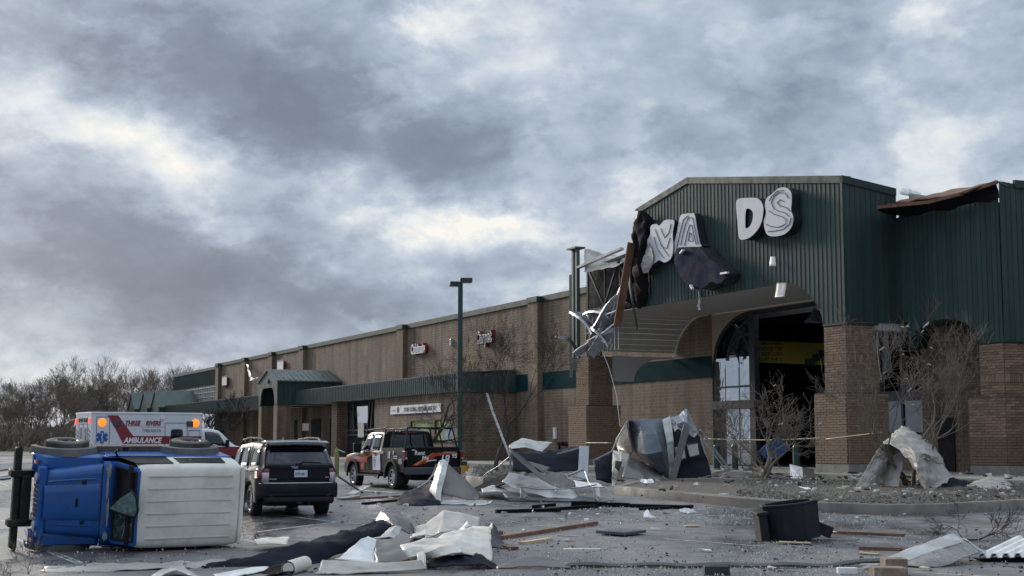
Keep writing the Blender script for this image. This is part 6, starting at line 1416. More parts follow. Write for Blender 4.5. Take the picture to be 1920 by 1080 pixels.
QS('metal_sheet', 'pale humped sheet at the bottom edge below the beige strip', 'metal sheet', [[(284,1084,1085),(305,1068,1078),(325,1061,1074),(345,1066,1076),(376,1084,1085)], [(290,1090,1090),(310,1078,1085),(330,1072,1082),(350,1078,1084),(380,1090,1090)]], K['pale_metal'], wob=.03)
QS('metal_sheet', 'pale rolled sheet behind the left end of the navy membrane', 'metal sheet', [[(478,1012,1026),(505,1009,1024),(542,1010,1022)], [(482,1022,1034),(506,1018,1034),(540,1020,1034)]], K['offwhite'], wob=.03)
# ---- tent of sheet metal in front of the pickup
tt = thing('bent_sheet_tent', 'grey metal panel bent into a tent shape in front of the pickup tailgate', 'metal panel')
QS('curled_edge', None, None, [[(824,864,940),(832,862,940),(841,866,940)], [(815,890,942),(824,890,944),(835,892,944)], [(807,918,943),(818,920,945),(828,920,945)], [(806,938,943),(818,942,946),(826,943,946)]], K['pale_metal'], wob=.01, parent=tt)  # pale metal on the curl facing the sun: light put into the colour
QS('side_panel', None, None, [[(838,868,940),(852,880,940),(876,902,940),(900,926,940)], [(832,894,942),(850,904,942),(876,920,942),(900,934,942)], [(826,926,944),(850,930,944),(876,936,944),(898,939,943)]], K['grey_sheet'], wob=.015, parent=tt)  # same bent panel in darker grey, its shaded side painted in
QS('dark_base', None, None, [[(742,944,945),(762,922,940),(792,912,936),(808,896,936)], [(750,948,948),(775,936,946),(800,928,944),(812,920,942)], [(760,949,949),(790,948,949),(815,947,948),(826,946,947)]], K['navy'], wob=.03, parent=tt)
QS('bottom_flange', None, None, [[(826,938,944),(860,938,944),(898,938,943),(916,940,943)], [(826,945,947),(860,945,947),(892,948,948),(914,943,944)]], K['pale_metal'], wob=.01, parent=tt)
rod('bent_rod', 'pale bent rod rising behind the sheet metal tent', 'rod', [(782,916,938),(800,905,936),(812,890,934),(818,870,934)], .025, K['pale_metal'])
# ---- middle wreck of sheet metal and frames
mw = thing('wrecked_metal_heap', 'tangled heap of grey metal panels and tubes left of the crushed unit', 'wreckage')
QS('top_panel', None, None, [[(954,836,936),(979,822,930),(1007,826,930),(1035,829,930)], [(956,841,938),(984,838,938),(1002,843,938),(1016,848,938)]], K['pale_metal'], wob=.02, parent=mw)
QS('diagonal_strip', None, None, [[(955,838,938),(982,858,938),(1008,882,938),(1036,902,938),(1066,914,938)], [(958,850,939),(978,868,939),(1006,892,939),(1034,910,939),(1058,917,939)]], K['grey_sheet'], wob=.02, parent=mw)
QS('front_panel', None, None, [[(956,886,934),(990,892,934),(1040,908,935),(1082,922,936)], [(941,902,937),(980,912,938),(1030,920,939),(1086,930,938)], [(960,914,938),(990,924,939),(1030,934,940),(1076,935,940)]], K['pale_metal'], wob=.03, parent=mw)
QS('inner_panel', None, None, [[(975,862,930),(1003,868,930),(1032,876,930)], [(990,872,932),(1008,880,932),(1018,887,932)]], K['grey_sheet'], wob=.02, parent=mw)
QS('dark_panel', None, None, [[(960,846,924),(1000,848,924),(1050,842,924),(1094,837,924)], [(962,884,928),(1000,886,928),(1050,884,928),(1092,884,928)]], K['navy'], wob=.03, parent=mw)
QS('middle_panel', None, None, [[(1020,880,930),(1060,892,930),(1080,904,932)], [(1020,904,934),(1050,914,934),(1078,918,934)]], K['grey_sheet'], wob=.06, parent=mw)
QS('left_dark_sheet', None, None, [[(888,916,930),(915,902,926),(955,886,926)], [(892,921,934),(920,918,934),(952,906,934)]], K['black'], wob=.02, parent=mw)
QS('lower_slab', None, None, [[(903,918,934),(925,912,932),(950,920,934)], [(906,924,937),(930,922,937),(956,928,937)]], K['pale_metal'], wob=.02, th=.06, parent=mw)
QS('base_sheet', None, None, [[(940,922,936),(1000,926,937),(1060,930,938),(1122,934,938)], [(950,934,940),(1000,938,941),(1060,940,942),(1122,940,941)]], K['blue_sheet'], wob=.02, parent=mw)
QS('white_scrap', None, None, [[(1075,901,934),(1100,905,934),(1120,905,934)], [(1082,912,938),(1105,912,938),(1132,914,938)]], K['white'], wob=.04, parent=mw)
QS('corner_flap', None, None, [[(976,913,940),(982,922,941),(988,930,942)], [(976,936,942),(980,936,942),(985,934,942)]], K['grey_sheet'], wob=.01, parent=mw)
for a, b, w, h in (((1093,838,926),(1090,902,930),.22,.08),((1101,838,926),(1098,900,930),.12,.08),((1066,892,932),(1094,880,931),.1,.06),((1072,893,933),(1098,899,933),.08,.05),((1045,851,926),(1094,838,926),.06,.05),((957,846,936),(957,886,936),.06,.06)): bar('frame_bar', None, None, a, b, w, h, K['steel'], mw)
for pts in ([(976,912,942),(1010,917,942),(1045,917,942),(1090,914,941),(1118,909,940)], [(1097,884,932),(1104,905,936),(1112,914,938)], [(1108,912,939),(1116,928,940),(1122,940,941)], [(1112,914,939),(1134,914,939),(1142,924,940),(1150,935,941)], [(1122,940,941),(1136,939,941),(1152,938,940)], [(976,912,942),(984,924,942),(989,931,942)], [(1040,908,940),(1043,922,941)]): rod('bent_tube', None, None, pts, .022, K['steel'], mw)
QS('white_scrap', None, None, [[(1116,916,940),(1124,914,940)], [(1119,930,941),(1126,934,941)]], K['pale_metal'], wob=.01, parent=mw)
rod('leaning_pole', 'thin speckled white pole leaning left above the tangled metal heap', 'pole', [(913,738,930),(925,775,931),(940,815,933),(956,855,935)], .035, mat('speckled_pole', (.34, .34, .36), .5, var=.8, scale=12))
rod('bent_rod', 'thin pale wire sweeping down left from the tangled metal heap', 'wire', [(956,856,932),(935,874,930),(915,886,928),(903,896,926)], .02, K['pale_metal'])
# ---- crushed rooftop unit by the entrance
cu_ = thing('crushed_metal_unit', 'big crushed blue grey metal unit lying in front of the entrance', 'wreckage')
GR = 908
QS('shell_panel', None, None, [[(1178,789,GR),(1200,787,GR),(1225,785,GR),(1247,783,GR)], [(1181,814,GR-2),(1203,815,GR+2),(1232,812,GR+3),(1254,808,GR)], [(1190,848,GR-1),(1212,852,GR+4),(1240,846,GR+4),(1260,838,GR)], [(1222,876,GR+1),(1236,884,GR+3),(1250,884,GR+3),(1261,878,GR)], [(1243,892,GR+1),(1248,896,GR+2),(1254,898,GR+2),(1260,899,GR)]], K['blue_sheet'], wob=.03, wsc=1.1, sharp=16, crease=.03, lin=True, parent=cu_, smooth=True)
QS('frame_strip', None, None, [[(1242,787,GR+1),(1257,780,GR+1)], [(1250,830,GR+2),(1263,826,GR+2)], [(1253,872,GR+2),(1265,872,GR+2)], [(1250,906,GR+2),(1257,906,GR+2)]], K['pale_metal'], wob=.02, th=.04, parent=cu_)
QS('side_panel', None, None, [[(1176,789,GR),(1180,812,GR),(1188,848,GR)], [(1164,808,GR-3),(1168,830,GR-2),(1180,852,GR-1)], [(1154,824,GR-5),(1156,836,GR-4),(1160,848,GR-2)]], K['grey_sheet'], wob=.02, parent=cu_)
QS('door_panel', None, None, [[(1150,845,GR-2),(1166,848,GR-1),(1181,851,GR-1)], [(1149,872,GR-1),(1163,874,GR),(1172,876,GR)], [(1148,898,GR),(1156,900,GR),(1163,902,GR)]], K['offwhite'], wob=.02, th=.04, parent=cu_)
QS('door_hole', None, None, [[(1154,864,GR+1),(1167,866,GR+1)], [(1153,876,GR+1.5),(1160,884,GR+1.5)]], K['steel_dark'], wob=.01, parent=cu_)
QS('panel_leg', None, None, [[(1149,898,GR),(1156,900,GR)], [(1147,912,GR+3),(1151,912,GR+3)]], K['offwhite'], wob=.0, parent=cu_)
QS('lower_panel', None, None, [[(1178,856,GR+1),(1204,866,GR+1),(1242,888,GR+2)], [(1172,876,GR+3),(1206,888,GR+4),(1244,898,GR+4)], [(1166,895,GR+4),(1206,902,GR+5),(1246,909,GR+4)]], K['grey_sheet'], wob=.03, parent=cu_, sharp=20)
QS('back_panel', None, None, [[(1258,786,GR-3),(1285,796,GR-3),(1311,808,GR-3)], [(1262,830,GR-1),(1290,836,GR-1),(1320,842,GR-1)], [(1262,872,GR),(1296,870,GR),(1328,868,GR)], [(1266,902,GR+1),(1300,896,GR+1),(1334,888,GR+1)]], K['navy'], wob=.03, parent=cu_)
QS('vent_opening', None, None, [[(1287,833,GR),(1309,830,GR)], [(1293,858,GR+.5),(1312,853,GR+.5)]], K['pale_metal'], wob=.0, parent=cu_)
QS('vent_opening', None, None, [[(1264,838,GR),(1283,834,GR)], [(1269,866,GR+.5),(1287,859,GR+.5)]], K['pale_metal'], wob=.0, parent=cu_)
for a, b in (((1287,833),(1309,830)),((1293,858),(1312,853)),((1309,830),(1312,853)),((1264,838),(1283,834)),((1269,866),(1287,859)),((1283,834),(1287,859))): bar('vent_rim', None, None, (*a,GR+1), (*b,GR+1), .05, .05, K['steel_dark'], cu_)
QS('crumpled_top', None, None, [[(1256,781,GR),(1270,782,GR-1),(1286,774,GR-1),(1292,778,GR-1)], [(1262,800,GR),(1276,796,GR+1),(1290,792,GR+1),(1311,801,GR)], [(1264,812,GR+1),(1280,808,GR+1),(1296,816,GR+1),(1302,821,GR+1)]], K['steel'], wob=.22, wsc=1.6, smooth=False, sub=3, parent=cu_)
bar('brace_strip', None, None, (1288,798,GR+3), (1260,902,GR+4), .24, .05, K['grey_sheet'], cu_, up=(.2,-1,0))
for a, b, w in (((1313,806,GR-2),(1368,881,GR-3),.07),((1308,812,GR-2),(1362,882,GR-2),.05),((1313,822,GR-1),(1334,890,GR),.05)): bar('frame_tube', None, None, a, b, w, w, K['steel'], cu_)
bar('base_rail', None, None, (1255,907,GR+3), (1371,880,GR-4), .12, .1, K['pale_metal'], cu_)
QS('left_dark_panel', None, None, [[(1113,864,GR),(1130,855,GR-1),(1148,846,GR-2)], [(1118,900,GR+3),(1132,904,GR+3),(1147,906,GR+2)]], K['navy'], wob=.03, parent=cu_)
for a, b in (((1113,863),(1148,846)),((1113,863),(1120,898)),((1148,846),(1158,822)),((1158,822),(1177,789))): bar('frame_tube', None, None, (*a,GR+1), (*b,GR+1), .06, .05, K['steel'], cu_)
crumple([[Q(1200,902,GR+8),Q(1215,898,GR+7),Q(1228,904,GR+8)],[Q(1196,914,GR+10),Q(1214,908,GR+11),Q(1232,912,GR+9)],[Q(1186,918,GR+11),Q(1210,920,GR+12),Q(1226,918,GR+11)]], K['white'], 'crumpled_sheet', wob=.12, wsc=3, sub=3); tag(bpy.data.objects['crumpled_sheet.001'], 'crumpled silver white sheet at the foot of the crushed unit', 'sheet')
# ---- tarp thrown over the small tree
tp = thing('tarp', 'big grey tarp thrown over a small bare tree on the rock bed', 'tarp')
QS('left_drape', None, None, [[(1698,846,926),(1676,834,924),(1664,828,924),(1652,834,925)], [(1692,868,927),(1672,862,925),(1652,858,926),(1634,864,927)], [(1687,894,928),(1662,892,926),(1640,892,928),(1614,898,929)], [(1682,917,929),(1656,922,928),(1626,927,930),(1596,929,931)]], K['tarp'], wob=.04, wsc=1.2, parent=tp, lin=True, crease=.07)
QS('top_fold', None, None, [[(1654,832,924),(1676,812,922),(1690,800,920),(1704,802,919)], [(1668,833,927),(1690,818,927),(1712,812,926),(1730,822,922)], [(1690,846,930),(1708,838,931),(1732,840,930),(1752,838,924)], [(1699,858,931),(1718,858,934),(1742,862,933),(1764,858,926)]], K['tarp'], wob=.03, wsc=1.3, parent=tp, lin=True, crease=.06)
QS('right_drape', None, None, [[(1694,840,931),(1716,846,934),(1742,852,933),(1760,852,926)], [(1706,864,931),(1722,878,936),(1750,868,929),(1773,872,927)], [(1722,890,931),(1735,902,935),(1758,892,930),(1783,892,928)], [(1733,921,931),(1740,923,933),(1756,916,932),(1776,903,930)]], K['tarp'], wob=.03, wsc=1.2, parent=tp, lin=True, crease=.07)
QS('dark_fold', None, None, [[(1764,900,928),(1790,896,926),(1820,904,926)], [(1766,924,931),(1786,926,931),(1806,926,931)]], K['navy'], wob=.03, parent=tp)
QS('tail', None, None, [[(1800,920,928),(1830,902,924),(1858,895,922),(1885,898,922),(1914,928,929)], [(1802,930,932),(1834,922,932),(1858,914,932),(1880,918,932),(1908,931,932)], [(1806,932,934),(1836,930,934),(1858,930,934),(1880,930,934),(1900,932,933)]], K['tarp'], wob=.04, parent=tp)
# ---- overturned litter bin housing
bn_ = G(1492, 1016)
bnr = thing('overturned_bin', 'dark octagonal litter bin housing dumped on the open asphalt', 'bin', Matrix.Translation(bn_+Vector((0, .45, .36))) @ Matrix.Rotation(radians(-7), 4, 'Y') @ Matrix.Rotation(radians(2), 4, 'X'))
BINM = mat('dark_bin_plastic', (.015, .016, .021), .65, var=.2, scale=4, dirt=(.035, .035, .04), damt=.5, spec=.25)
def ngon(r, z, n=8, sx=1.0, rot=pi/8): return [Vector((r*cos(rot+2*pi*k/n)*sx, r*sin(rot+2*pi*k/n)*.8, z)) for k in range(n)]
m = MB(); m.grid([ngon(.535, -.34), ngon(.565, .30), ngon(.58, .33), ngon(.58, .36), ngon(.47, .36), ngon(.46, -.2)], smooth=False, close=True); m.add(ngon(.46, -.2), [tuple(range(8))]); m.add(ngon(.535, -.34), [tuple(range(8))[::-1]]); m.build('housing', BINM, bnr, bevel=.012)
m = MB(); m.box((-.66, -.40, -.30), (-.50, .30, .20)); m.box((-.69, -.42, .20), (-.47, .32, .27)); m.build('side_pod', BINM, bnr, bevel=.02)
m = MB(); m.cbox((0, 0, 0), (.30, .22, .22)); m.build('foot', BINM, bnr, M=T(.62, .1, -.25, ry=.5), bevel=.02)
# ---- long dark frames lying on the lot
for k, (a, b, w, h) in enumerate((((930,961,962),(1050,958,959),.13,.14),((1010,957,958),(1118,950,953),.10,.10),((1072,945,949),(1180,949,951),.15,.16),((1110,947,949),(1296,952,955),.12,.12),((1200,956,957),(1298,950,952),.10,.10),((1000,950,953),(1040,946,949),.09,.08))):
    bar('steel_frame', ('left end of the black steel bars on the asphalt before the tangled heap','thin black bar angled right from the longest left bar','thick black bar just below the kerb corner','longest black bar lying along the kerb','short black bar crossing the right end of the bars','short black bar stub behind the left bars')[k], 'steel bar', a, b, w, h, K['black'])
for k, (a, b, w, h, lab) in enumerate((((1430,937,938),(1606,945,946),.16,.10,'long dark bar lying along the kerb top behind the bin'),((1680,946,947),(1770,938,939),.08,.06,'dark bent bar on the rocks in front of the tarp'),((1770,938,939),(1840,932,934),.07,.06,'dark thin bar on the rocks right of the tarp foot'),((1810,940,941),(1912,940,941),.06,.05,'dark rod lying along the right end of the kerb'),((1545,905,907),(1610,905,906),.14,.08,'dark flat bar left of the tarp on the rocks'),((1530,915,917),(1600,918,920),.16,.10,'brownish plank left of the tarp foot'))): bar('dark_bar', lab, 'bar', a, b, w, h, K['steel_dark'] if k != 5 else K['wood'])
# lumber and small single pieces
m = MB(); m.bar(Q(940,1009,1012), Q(1118,981,984), .10, .09); o = m.build('lumber', K['wood'], bevel=.008); tag(o, 'long brown length of lumber lying right of the membrane heap', 'lumber')
for k, (a, b, w, h, mt, lab) in enumerate((((1555,997,999),(1695,1003,1006),.13,.05,'wood','long reddish split plank right of the bin'),((1610,1028,1031),(1692,1030,1033),.10,.06,'wood','short reddish board in front of the split plank'),((978,1019,1021),(1030,1011,1013),.14,.06,'wood_pale','broken pale wood chunk with dark end near the long lumber'),((1057,1030,1031),(1126,1030,1031),.09,.03,'white','narrow white strip lying alone on the asphalt'),((1046,1004,1005),(1082,1006,1007),.06,.03,'pale_metal','thin pale strip beyond the narrow white strip'),((1570,1070,1076),(1606,1070,1076),.13,.09,'white','white foam stub at the bottom edge right of centre'),((1320,1070,1078),(1367,1070,1078),.16,.14,'steel_dark','dark block cut by the bottom edge near the middle'),((1788,880,884),(1850,882,886),.35,.22,'white','white wrapped roll on the pavement by the right pillar'),((1460,1016,1020),(1520,1018,1021),.22,.02,'wood_pale','yellow foam board scrap under the bin'),((1284,986,988),(1310,986,988),.18,.03,'wood_pale','small yellow foam pad alone on the asphalt'),((1614,1037,1039),(1648,1039,1041),.14,.02,'wood_pale','yellow foam scrap before the short reddish board'),((940,1022,1026),(965,1028,1031),.16,.05,'wood','dark red splinter at the right foot of the heap'),((918,1002,1004),(940,1000,1002),.1,.1,'wood','brown block behind the right end of the heap'),((1160,1000,1002),(1167,1002,1004),.3,.01,'grey_sheet','flat grey scrap beside the blue grey panel'))):
    bar('loose_piece', lab, 'scrap', a, b, w, h, K[mt])
pl2 = [Q(1117,1000,1003), Q(1160,996,998), Q(1212,999,1002), Q(1172,1004,1007)]; m = MB(); m.prism(pl2, (0, 0, .06)); o = m.build('flat_panel', K['blue_sheet'], bevel=.01); tag(o, 'thin blue grey panel lying flat on the open asphalt', 'panel')
crumple([[Q(1206,962,975),Q(1214,958,974),Q(1222,964,975)],[Q(1206,970,976),Q(1216,968,977),Q(1230,972,976)]], K['white'], 'plastic_bag', wob=.06, wsc=5, sub=3); tag(bpy.data.objects['plastic_bag'], 'white plastic bag blown onto the asphalt below the kerb', 'bag')
crumple([[Q(1272,955,962),Q(1290,952,961),Q(1302,956,962)],[Q(1276,960,963),Q(1290,962,964),Q(1306,961,963)]], SH[3], 'plastic_film', wob=.05, wsc=5, sub=3); tag(bpy.data.objects['plastic_film'], 'clear crumpled plastic film at the end of the black bars', 'plastic film')
# long foam strip across the foreground, with hump
QS('foam_strip', 'long dark strip of edge foam crossing the foreground to the bent sheet', 'foam strip', [[(930,1062,1064),(960,1052,1064),(985,1042,1062),(1015,1044,1062),(1045,1054,1063),(1068,1060,1064)], [(932,1066,1067),(960,1064,1067),(985,1062,1067),(1015,1063,1067),(1045,1065,1067),(1070,1065,1067)]], K['grey_sheet'], wob=.01)
m = MB(); m.tube([Q(x, 1060+1.5*sin(x*.05)-(0 if x < 1560 else (x-1560)*.11), 1064+1.0*sin(x*.031)-(0 if x < 1560 else (x-1560)*.06)) for x in range(1062, 1660, 14)], .045, 6); o = m.build('foam_strip', K['grey_sheet']); tag(o, 'thin dark rope-like strip crossing the lower right of the picture', 'foam strip')
bs = thing('bent_roof_sheet', 'bent silver roof sheet lying at the lower right with a speckled underside', 'roof sheet')
QS('upper_face', None, None, [[(1660,1048,1058),(1700,1030,1054),(1745,1014,1050),(1788,1001,1047)], [(1672,1052,1060),(1712,1034,1056),(1755,1018,1052),(1797,1006,1048)], [(1690,1056,1062),(1728,1042,1058),(1768,1028,1055),(1812,1017,1052)]], K['pale_metal'], wob=.004, sharp=20, parent=bs)
QS('lower_face', None, None, [[(1690,1056,1062),(1728,1042,1058),(1768,1028,1055),(1812,1018,1052)], [(1722,1062,1065),(1755,1050,1062),(1795,1040,1058),(1828,1030,1054)], [(1760,1063,1064),(1785,1056,1062),(1812,1044,1059),(1836,1036,1055)]], mat('speckled_underside', (.26, .255, .24), .6, var=.5, scale=14, dirt=(.11, .105, .10), damt=.8, dscale=6), wob=.01, parent=bs)
QS('end_flange', None, None, [[(1788,1001,1047),(1812,1012,1050),(1836,1026,1053),(1850,1034,1054)], [(1793,1003,1047),(1818,1016,1051),(1840,1034,1055),(1846,1040,1056)]], K['pale_metal'], wob=.005, parent=bs)
# corrugated decking, lower right corner
cd = thing('corrugated_deck', 'white corrugated roof decking lying at the lower right corner', 'roof decking')
m = MB(); A_, B_, C_ = Q(1834, 1046, 1054), Q(1990, 1044, 1056), Q(1905, 1012, 1036); ux = (B_-A_); uy = (C_-A_); nn = ux.cross(uy).normalized(); nn = nn if nn.z > 0 else -nn
cols = []; per = 7
for k in range(per*6+1):
    f = k/6-int(k/6); h = .065*(1 if .15 < f < .5 else (0 if f > .65 else (f/.15 if f <= .15 else (.65-f)/.15))); cols.append((k/(per*6), h))
m.grid([[A_+ux*u+uy*v+nn*h for u, h in cols] for v in (0, .5, 1)], smooth=False); m.build('deck_sheet', K['white'], cd, solid=.012)
m = MB(); m.prism([A_+Vector((0, .03, -.02)), B_+Vector((0, .03, -.02)), B_+Vector((0, .03, -.16)), A_+Vector((.3, .03, -.16))], (0, .3, 0)); m.build('black_lath', K['black'], cd)  # black strip under the front edge of the decking
# brick lump
bl = thing('masonry_lump', 'broken lump of two mortared bricks at the bottom edge', 'bricks')
for k, (a, b, w, h, up) in enumerate((((1655,1056,1076),(1697,1056,1076),.34,.155,0),((1634,1072,1083),(1697,1073,1083),.34,.15,0))):
    bar('brick', None, None, a, b, w, h, mat('dusty_brick', (.23, .165, .115), .9, var=.4, scale=6, dirt=(.36, .33, .28), damt=.8, dscale=5), bl, bev=.015)
bar('mortar_cap', None, None, (1658,1047.5,1076), (1694,1048,1076), .28, .02, K['wood_pale'], bl)
# pieces lying on the rock bed
QS('membrane_roll', 'navy rolled membrane lying on rocks at the foot of the twisted tree', 'membrane', [[(1408,912,918),(1430,904,914),(1470,902,914),(1512,908,916)], [(1410,904,914),(1432,899,911),(1470,899,911),(1500,903,913)], [(1412,918,921),(1440,914,920),(1475,912,919),(1510,912,918)]], K['navy'], wob=.03, th=.08)
QS('curved_sheet', 'long pale curved sheet under the navy roll on the rocks', 'sheet', [[(1335,936,938),(1380,928,934),(1430,917,929),(1500,908,922)], [(1340,940,941),(1385,936,940),(1432,926,935),(1506,914,926)]], K['pale_metal'], wob=.02)
QS('curled_paper', 'white curled sheet hanging over the kerb edge behind the bin', 'sheet', [[(1498,912,930),(1508,915,931),(1514,922,932)], [(1506,916,933),(1516,914,934),(1526,920,934)], [(1490,934,937),(1506,936,938),(1526,936,938)]], K['white'], wob=.02)
QS('white_panel', 'white flat panel with dark end lying on the kerb below the crushed unit', 'panel', [[(1318,933,936),(1345,925,932),(1362,920,930)], [(1338,934,938),(1355,930,936),(1372,922,934)]], K['white'], wob=.01)
QS('dark_sheet', 'dark folded sheet hanging over the kerb beside the white panel', 'sheet', [[(1360,921,930),(1380,920,930),(1392,928,934)], [(1345,934,938),(1368,934,938),(1398,932,938)], [(1330,942,944),(1360,943,945),(1385,938,942)]], K['navy'], wob=.02)
QS('corrugated_sheet', 'grey ribbed sheet lying on rocks right of the crushed unit', 'sheet', [[(1302,908,912),(1330,903,908),(1390,904,908)], [(1312,914,918),(1345,912,916),(1392,912,915)], [(1330,922,926),(1350,922,926),(1392,920,924)]], K['grey_sheet'], wob=.02, sharp=20)
QS('bent_scrap', 'grey curled metal scrap standing on the kerb edge', 'scrap', [[(1300,908,922),(1308,904,922),(1312,906,922)], [(1302,920,925),(1312,922,927),(1326,928,928)]], K['pale_metal'], wob=.02)
QS('grey_sheets', 'stack of grey flattened sheets behind the twisted tree trunk', 'sheets', [[(1360,886,899),(1390,884,898),(1420,888,899)], [(1350,896,904),(1390,896,905),(1425,895,903)]], K['grey_sheet'], wob=.03)
QS('slab', 'small brown slab on the kerb left of the grey scrap', 'slab', [[(1274,921,926),(1290,918,924),(1300,920,925)], [(1280,928,931),(1294,928,931),(1303,928,930)]], K['wood'], wob=.01, th=.05)
bx2 = thing('cardboard_box', 'pale open box sitting behind the twisted tree on the pavement', 'box')
m = MB(); m.prism([Q(1481,870,897), Q(1504,876,897), Q(1506,902,905), Q(1482,897,903)], (0, .04, 0)); m.build('front_flap', K['white'], bx2); m = MB(); m.prism([Q(1504,876,897), Q(1527,879,894), Q(1527,898,900), Q(1506,902,905)], (0, .04, 0)); m.build('side_flap', K['grey_sheet'], bx2)
QS('blue_board', 'blue plastic board caught in the branches of the twisted tree', 'board', [[(1422,846,900),(1440,830,900),(1458,818,900)], [(1432,858,900),(1450,846,900),(1468,828,900)], [(1440,866,900),(1458,856,900),(1480,836,900)]], mat('blue_board_plastic', (.022, .075, .23), .5, var=.35, scale=4), wob=.05, th=.05)
QS('cloth_strip', 'small blue board end caught behind the larger blue board', 'board', [[(1466,836,898),(1478,832,898)], [(1468,846,898),(1482,838,898)]], bpy.data.materials['blue_board_plastic'], wob=.02)
# bollards and caution tape before the entrance
for k, (px_, t_, b_) in enumerate(((1494,828,893),(1378,836,890),(1344,840,888))):
    bo = thing('bollard', ('green bollard right of the twisted tree before the entrance','green bollard left of the twisted tree before the entrance','green bollard nearest the crushed unit')[k], 'bollard', T(*(lambda q: (q.x, q.y, FL))(F(px_, b_, -1.2)))); m = MB(); m.lathe([(0, 1.15), (.09, 1.13), (.14, 1.06), (.15, 1.0), (.15, 0)], 18); m.build('post', GP, bo); m = MB(); m.lathe([(.155, .0), (.19, .0), (.19, .05), (.155, .06)], 18); m.build('foot_ring', K['concrete'], bo)
TAPE = mat('caution_tape_yellow', (.30, .265, .12), .5, var=.15)
m = MB(); m.grid([[F(x, 823-2.0*((x-1330)/215)+3*sin(pi*(x-1330)/215), -1.4)+Vector((0, 0, h)) for x in range(1320, 1560, 12)] for h in (.024, -.024)]); o = m.build('caution_tape', TAPE, solid=.003); tag(o, 'yellow caution tape stretched across the entrance behind the twisted tree', 'tape')
m = MB(); m.grid([[F(x, 822-.12*(x-1560), -.9)+Vector((0, 0, h)) for x in range(1548, 1665, 12)] for h in (.024, -.024)]); o = m.build('caution_tape', TAPE, solid=.003); tag(o, 'yellow caution tape end running past the right brick pillar', 'tape')
m = MB(); m.grid([[F(x, 830.5, -.5)+Vector((0, 0, h)) for x in range(1098, 1150, 10)] for h in (.03, -.03)]); o = m.build('caution_tape', TAPE, solid=.003); tag(o, 'short yellow tape on the left brick pillar behind the wrecked metal', 'tape')
# by the pickup and the SUV
for k, (a, b, w, h, mt, lab) in enumerate((((684,921,923),(742,925,926),.30,.05,'pale_metal','pale flat trim lying below the pickup rear wheel'),((655,928,930),(688,911,925),.28,.03,'pale_metal','pale bent plank propped below the pickup front wheel'),((640,935,937),(668,930,932),.3,.04,'steel','grey flat scrap right of the SUV rear wheel'),((634,893,926),(680,924,928),.05,.05,'steel_dark','thin dark pole slanting down between SUV and pickup'),((640,936,938),(752,930,932),.06,.05,'wood','brown stick lying before the pickup'),((682,944,946),(760,936,938),.16,.05,'black','dark board lying before the sheet tent'))): bar('lying_strip', lab, 'scrap', a, b, w, h, K[mt])
QS('pale_sheet', 'pale flat sheet lying on the asphalt right of the sheet tent', 'sheet', [[(880,944,945),(905,940,941),(925,939,940)], [(884,948,949),(905,947,948),(918,945,946)]], K['offwhite'], wob=.01)
yp = thing('yellow_post', 'yellow wrapped post showing behind the right side of the SUV', 'post', T(*on(*(lambda q: (q.x, q.y))(G(631, 893))))); m = MB(); m.lathe([(0, 1.18), (.05, 1.15), (.08, 1.0), (.10, .8), (.10, 0)], 12); m.build('sleeve', mat('hi_vis_yellow', (.20, .20, .05), .6, var=.2), yp); m = MB(); m.bar((.05, 0, 1.1), (.35, -.1, .98), .05, .03); m.build('loose_strip', K['pale_metal'], yp)
# far-left scraps and cables
for k, (a, b, mt, lab) in enumerate((((0,882,884),(14,880,882),'black','dark plank at the far left edge'),((0,893,894),(20,890,892),'white','white strip on wet asphalt at the far left edge'),((0,899,901),(18,897,899),'black','dark cable at the far left edge'))): bar('edge_scrap', lab, 'scrap', a, b, .12, .05, K[mt])
rod('loose_cable', 'thin dark cable hooked beside the off-roader rear corner', 'cable', [(480,1012,1018),(478,1004,1017),(482,1000,1016),(486,1008,1018)], .012, K['black'])
scr = []
for k in range(46):
    px_, py_ = random.uniform(560, 1880), random.uniform(952, 1070); q = G(px_, py_, .01); w, l_ = random.uniform(.03, .10), random.uniform(.08, .28); mt = random.choice((SH[0], SH[1], SH[2], K['wood'], K['steel_dark'], K['pale_metal']))
    m = MB(); n_ = 6; ang = random.uniform(0, 2*pi); top = []
    for j in range(n_): a = 2*pi*j/n_; top.append(Vector((cos(a)*l_*random.uniform(.6, 1), sin(a)*w*random.uniform(.5, 1.1), .01+random.uniform(0, .035))))
    m.prism(top, (0, 0, .008)); o = m.build('torn_scrap', mt, M=Matrix.Translation(q) @ Matrix.Rotation(ang, 4, 'Z')); tag(o, 'small torn scrap lying loose on the open asphalt', 'scrap', 'small torn scraps on the asphalt')
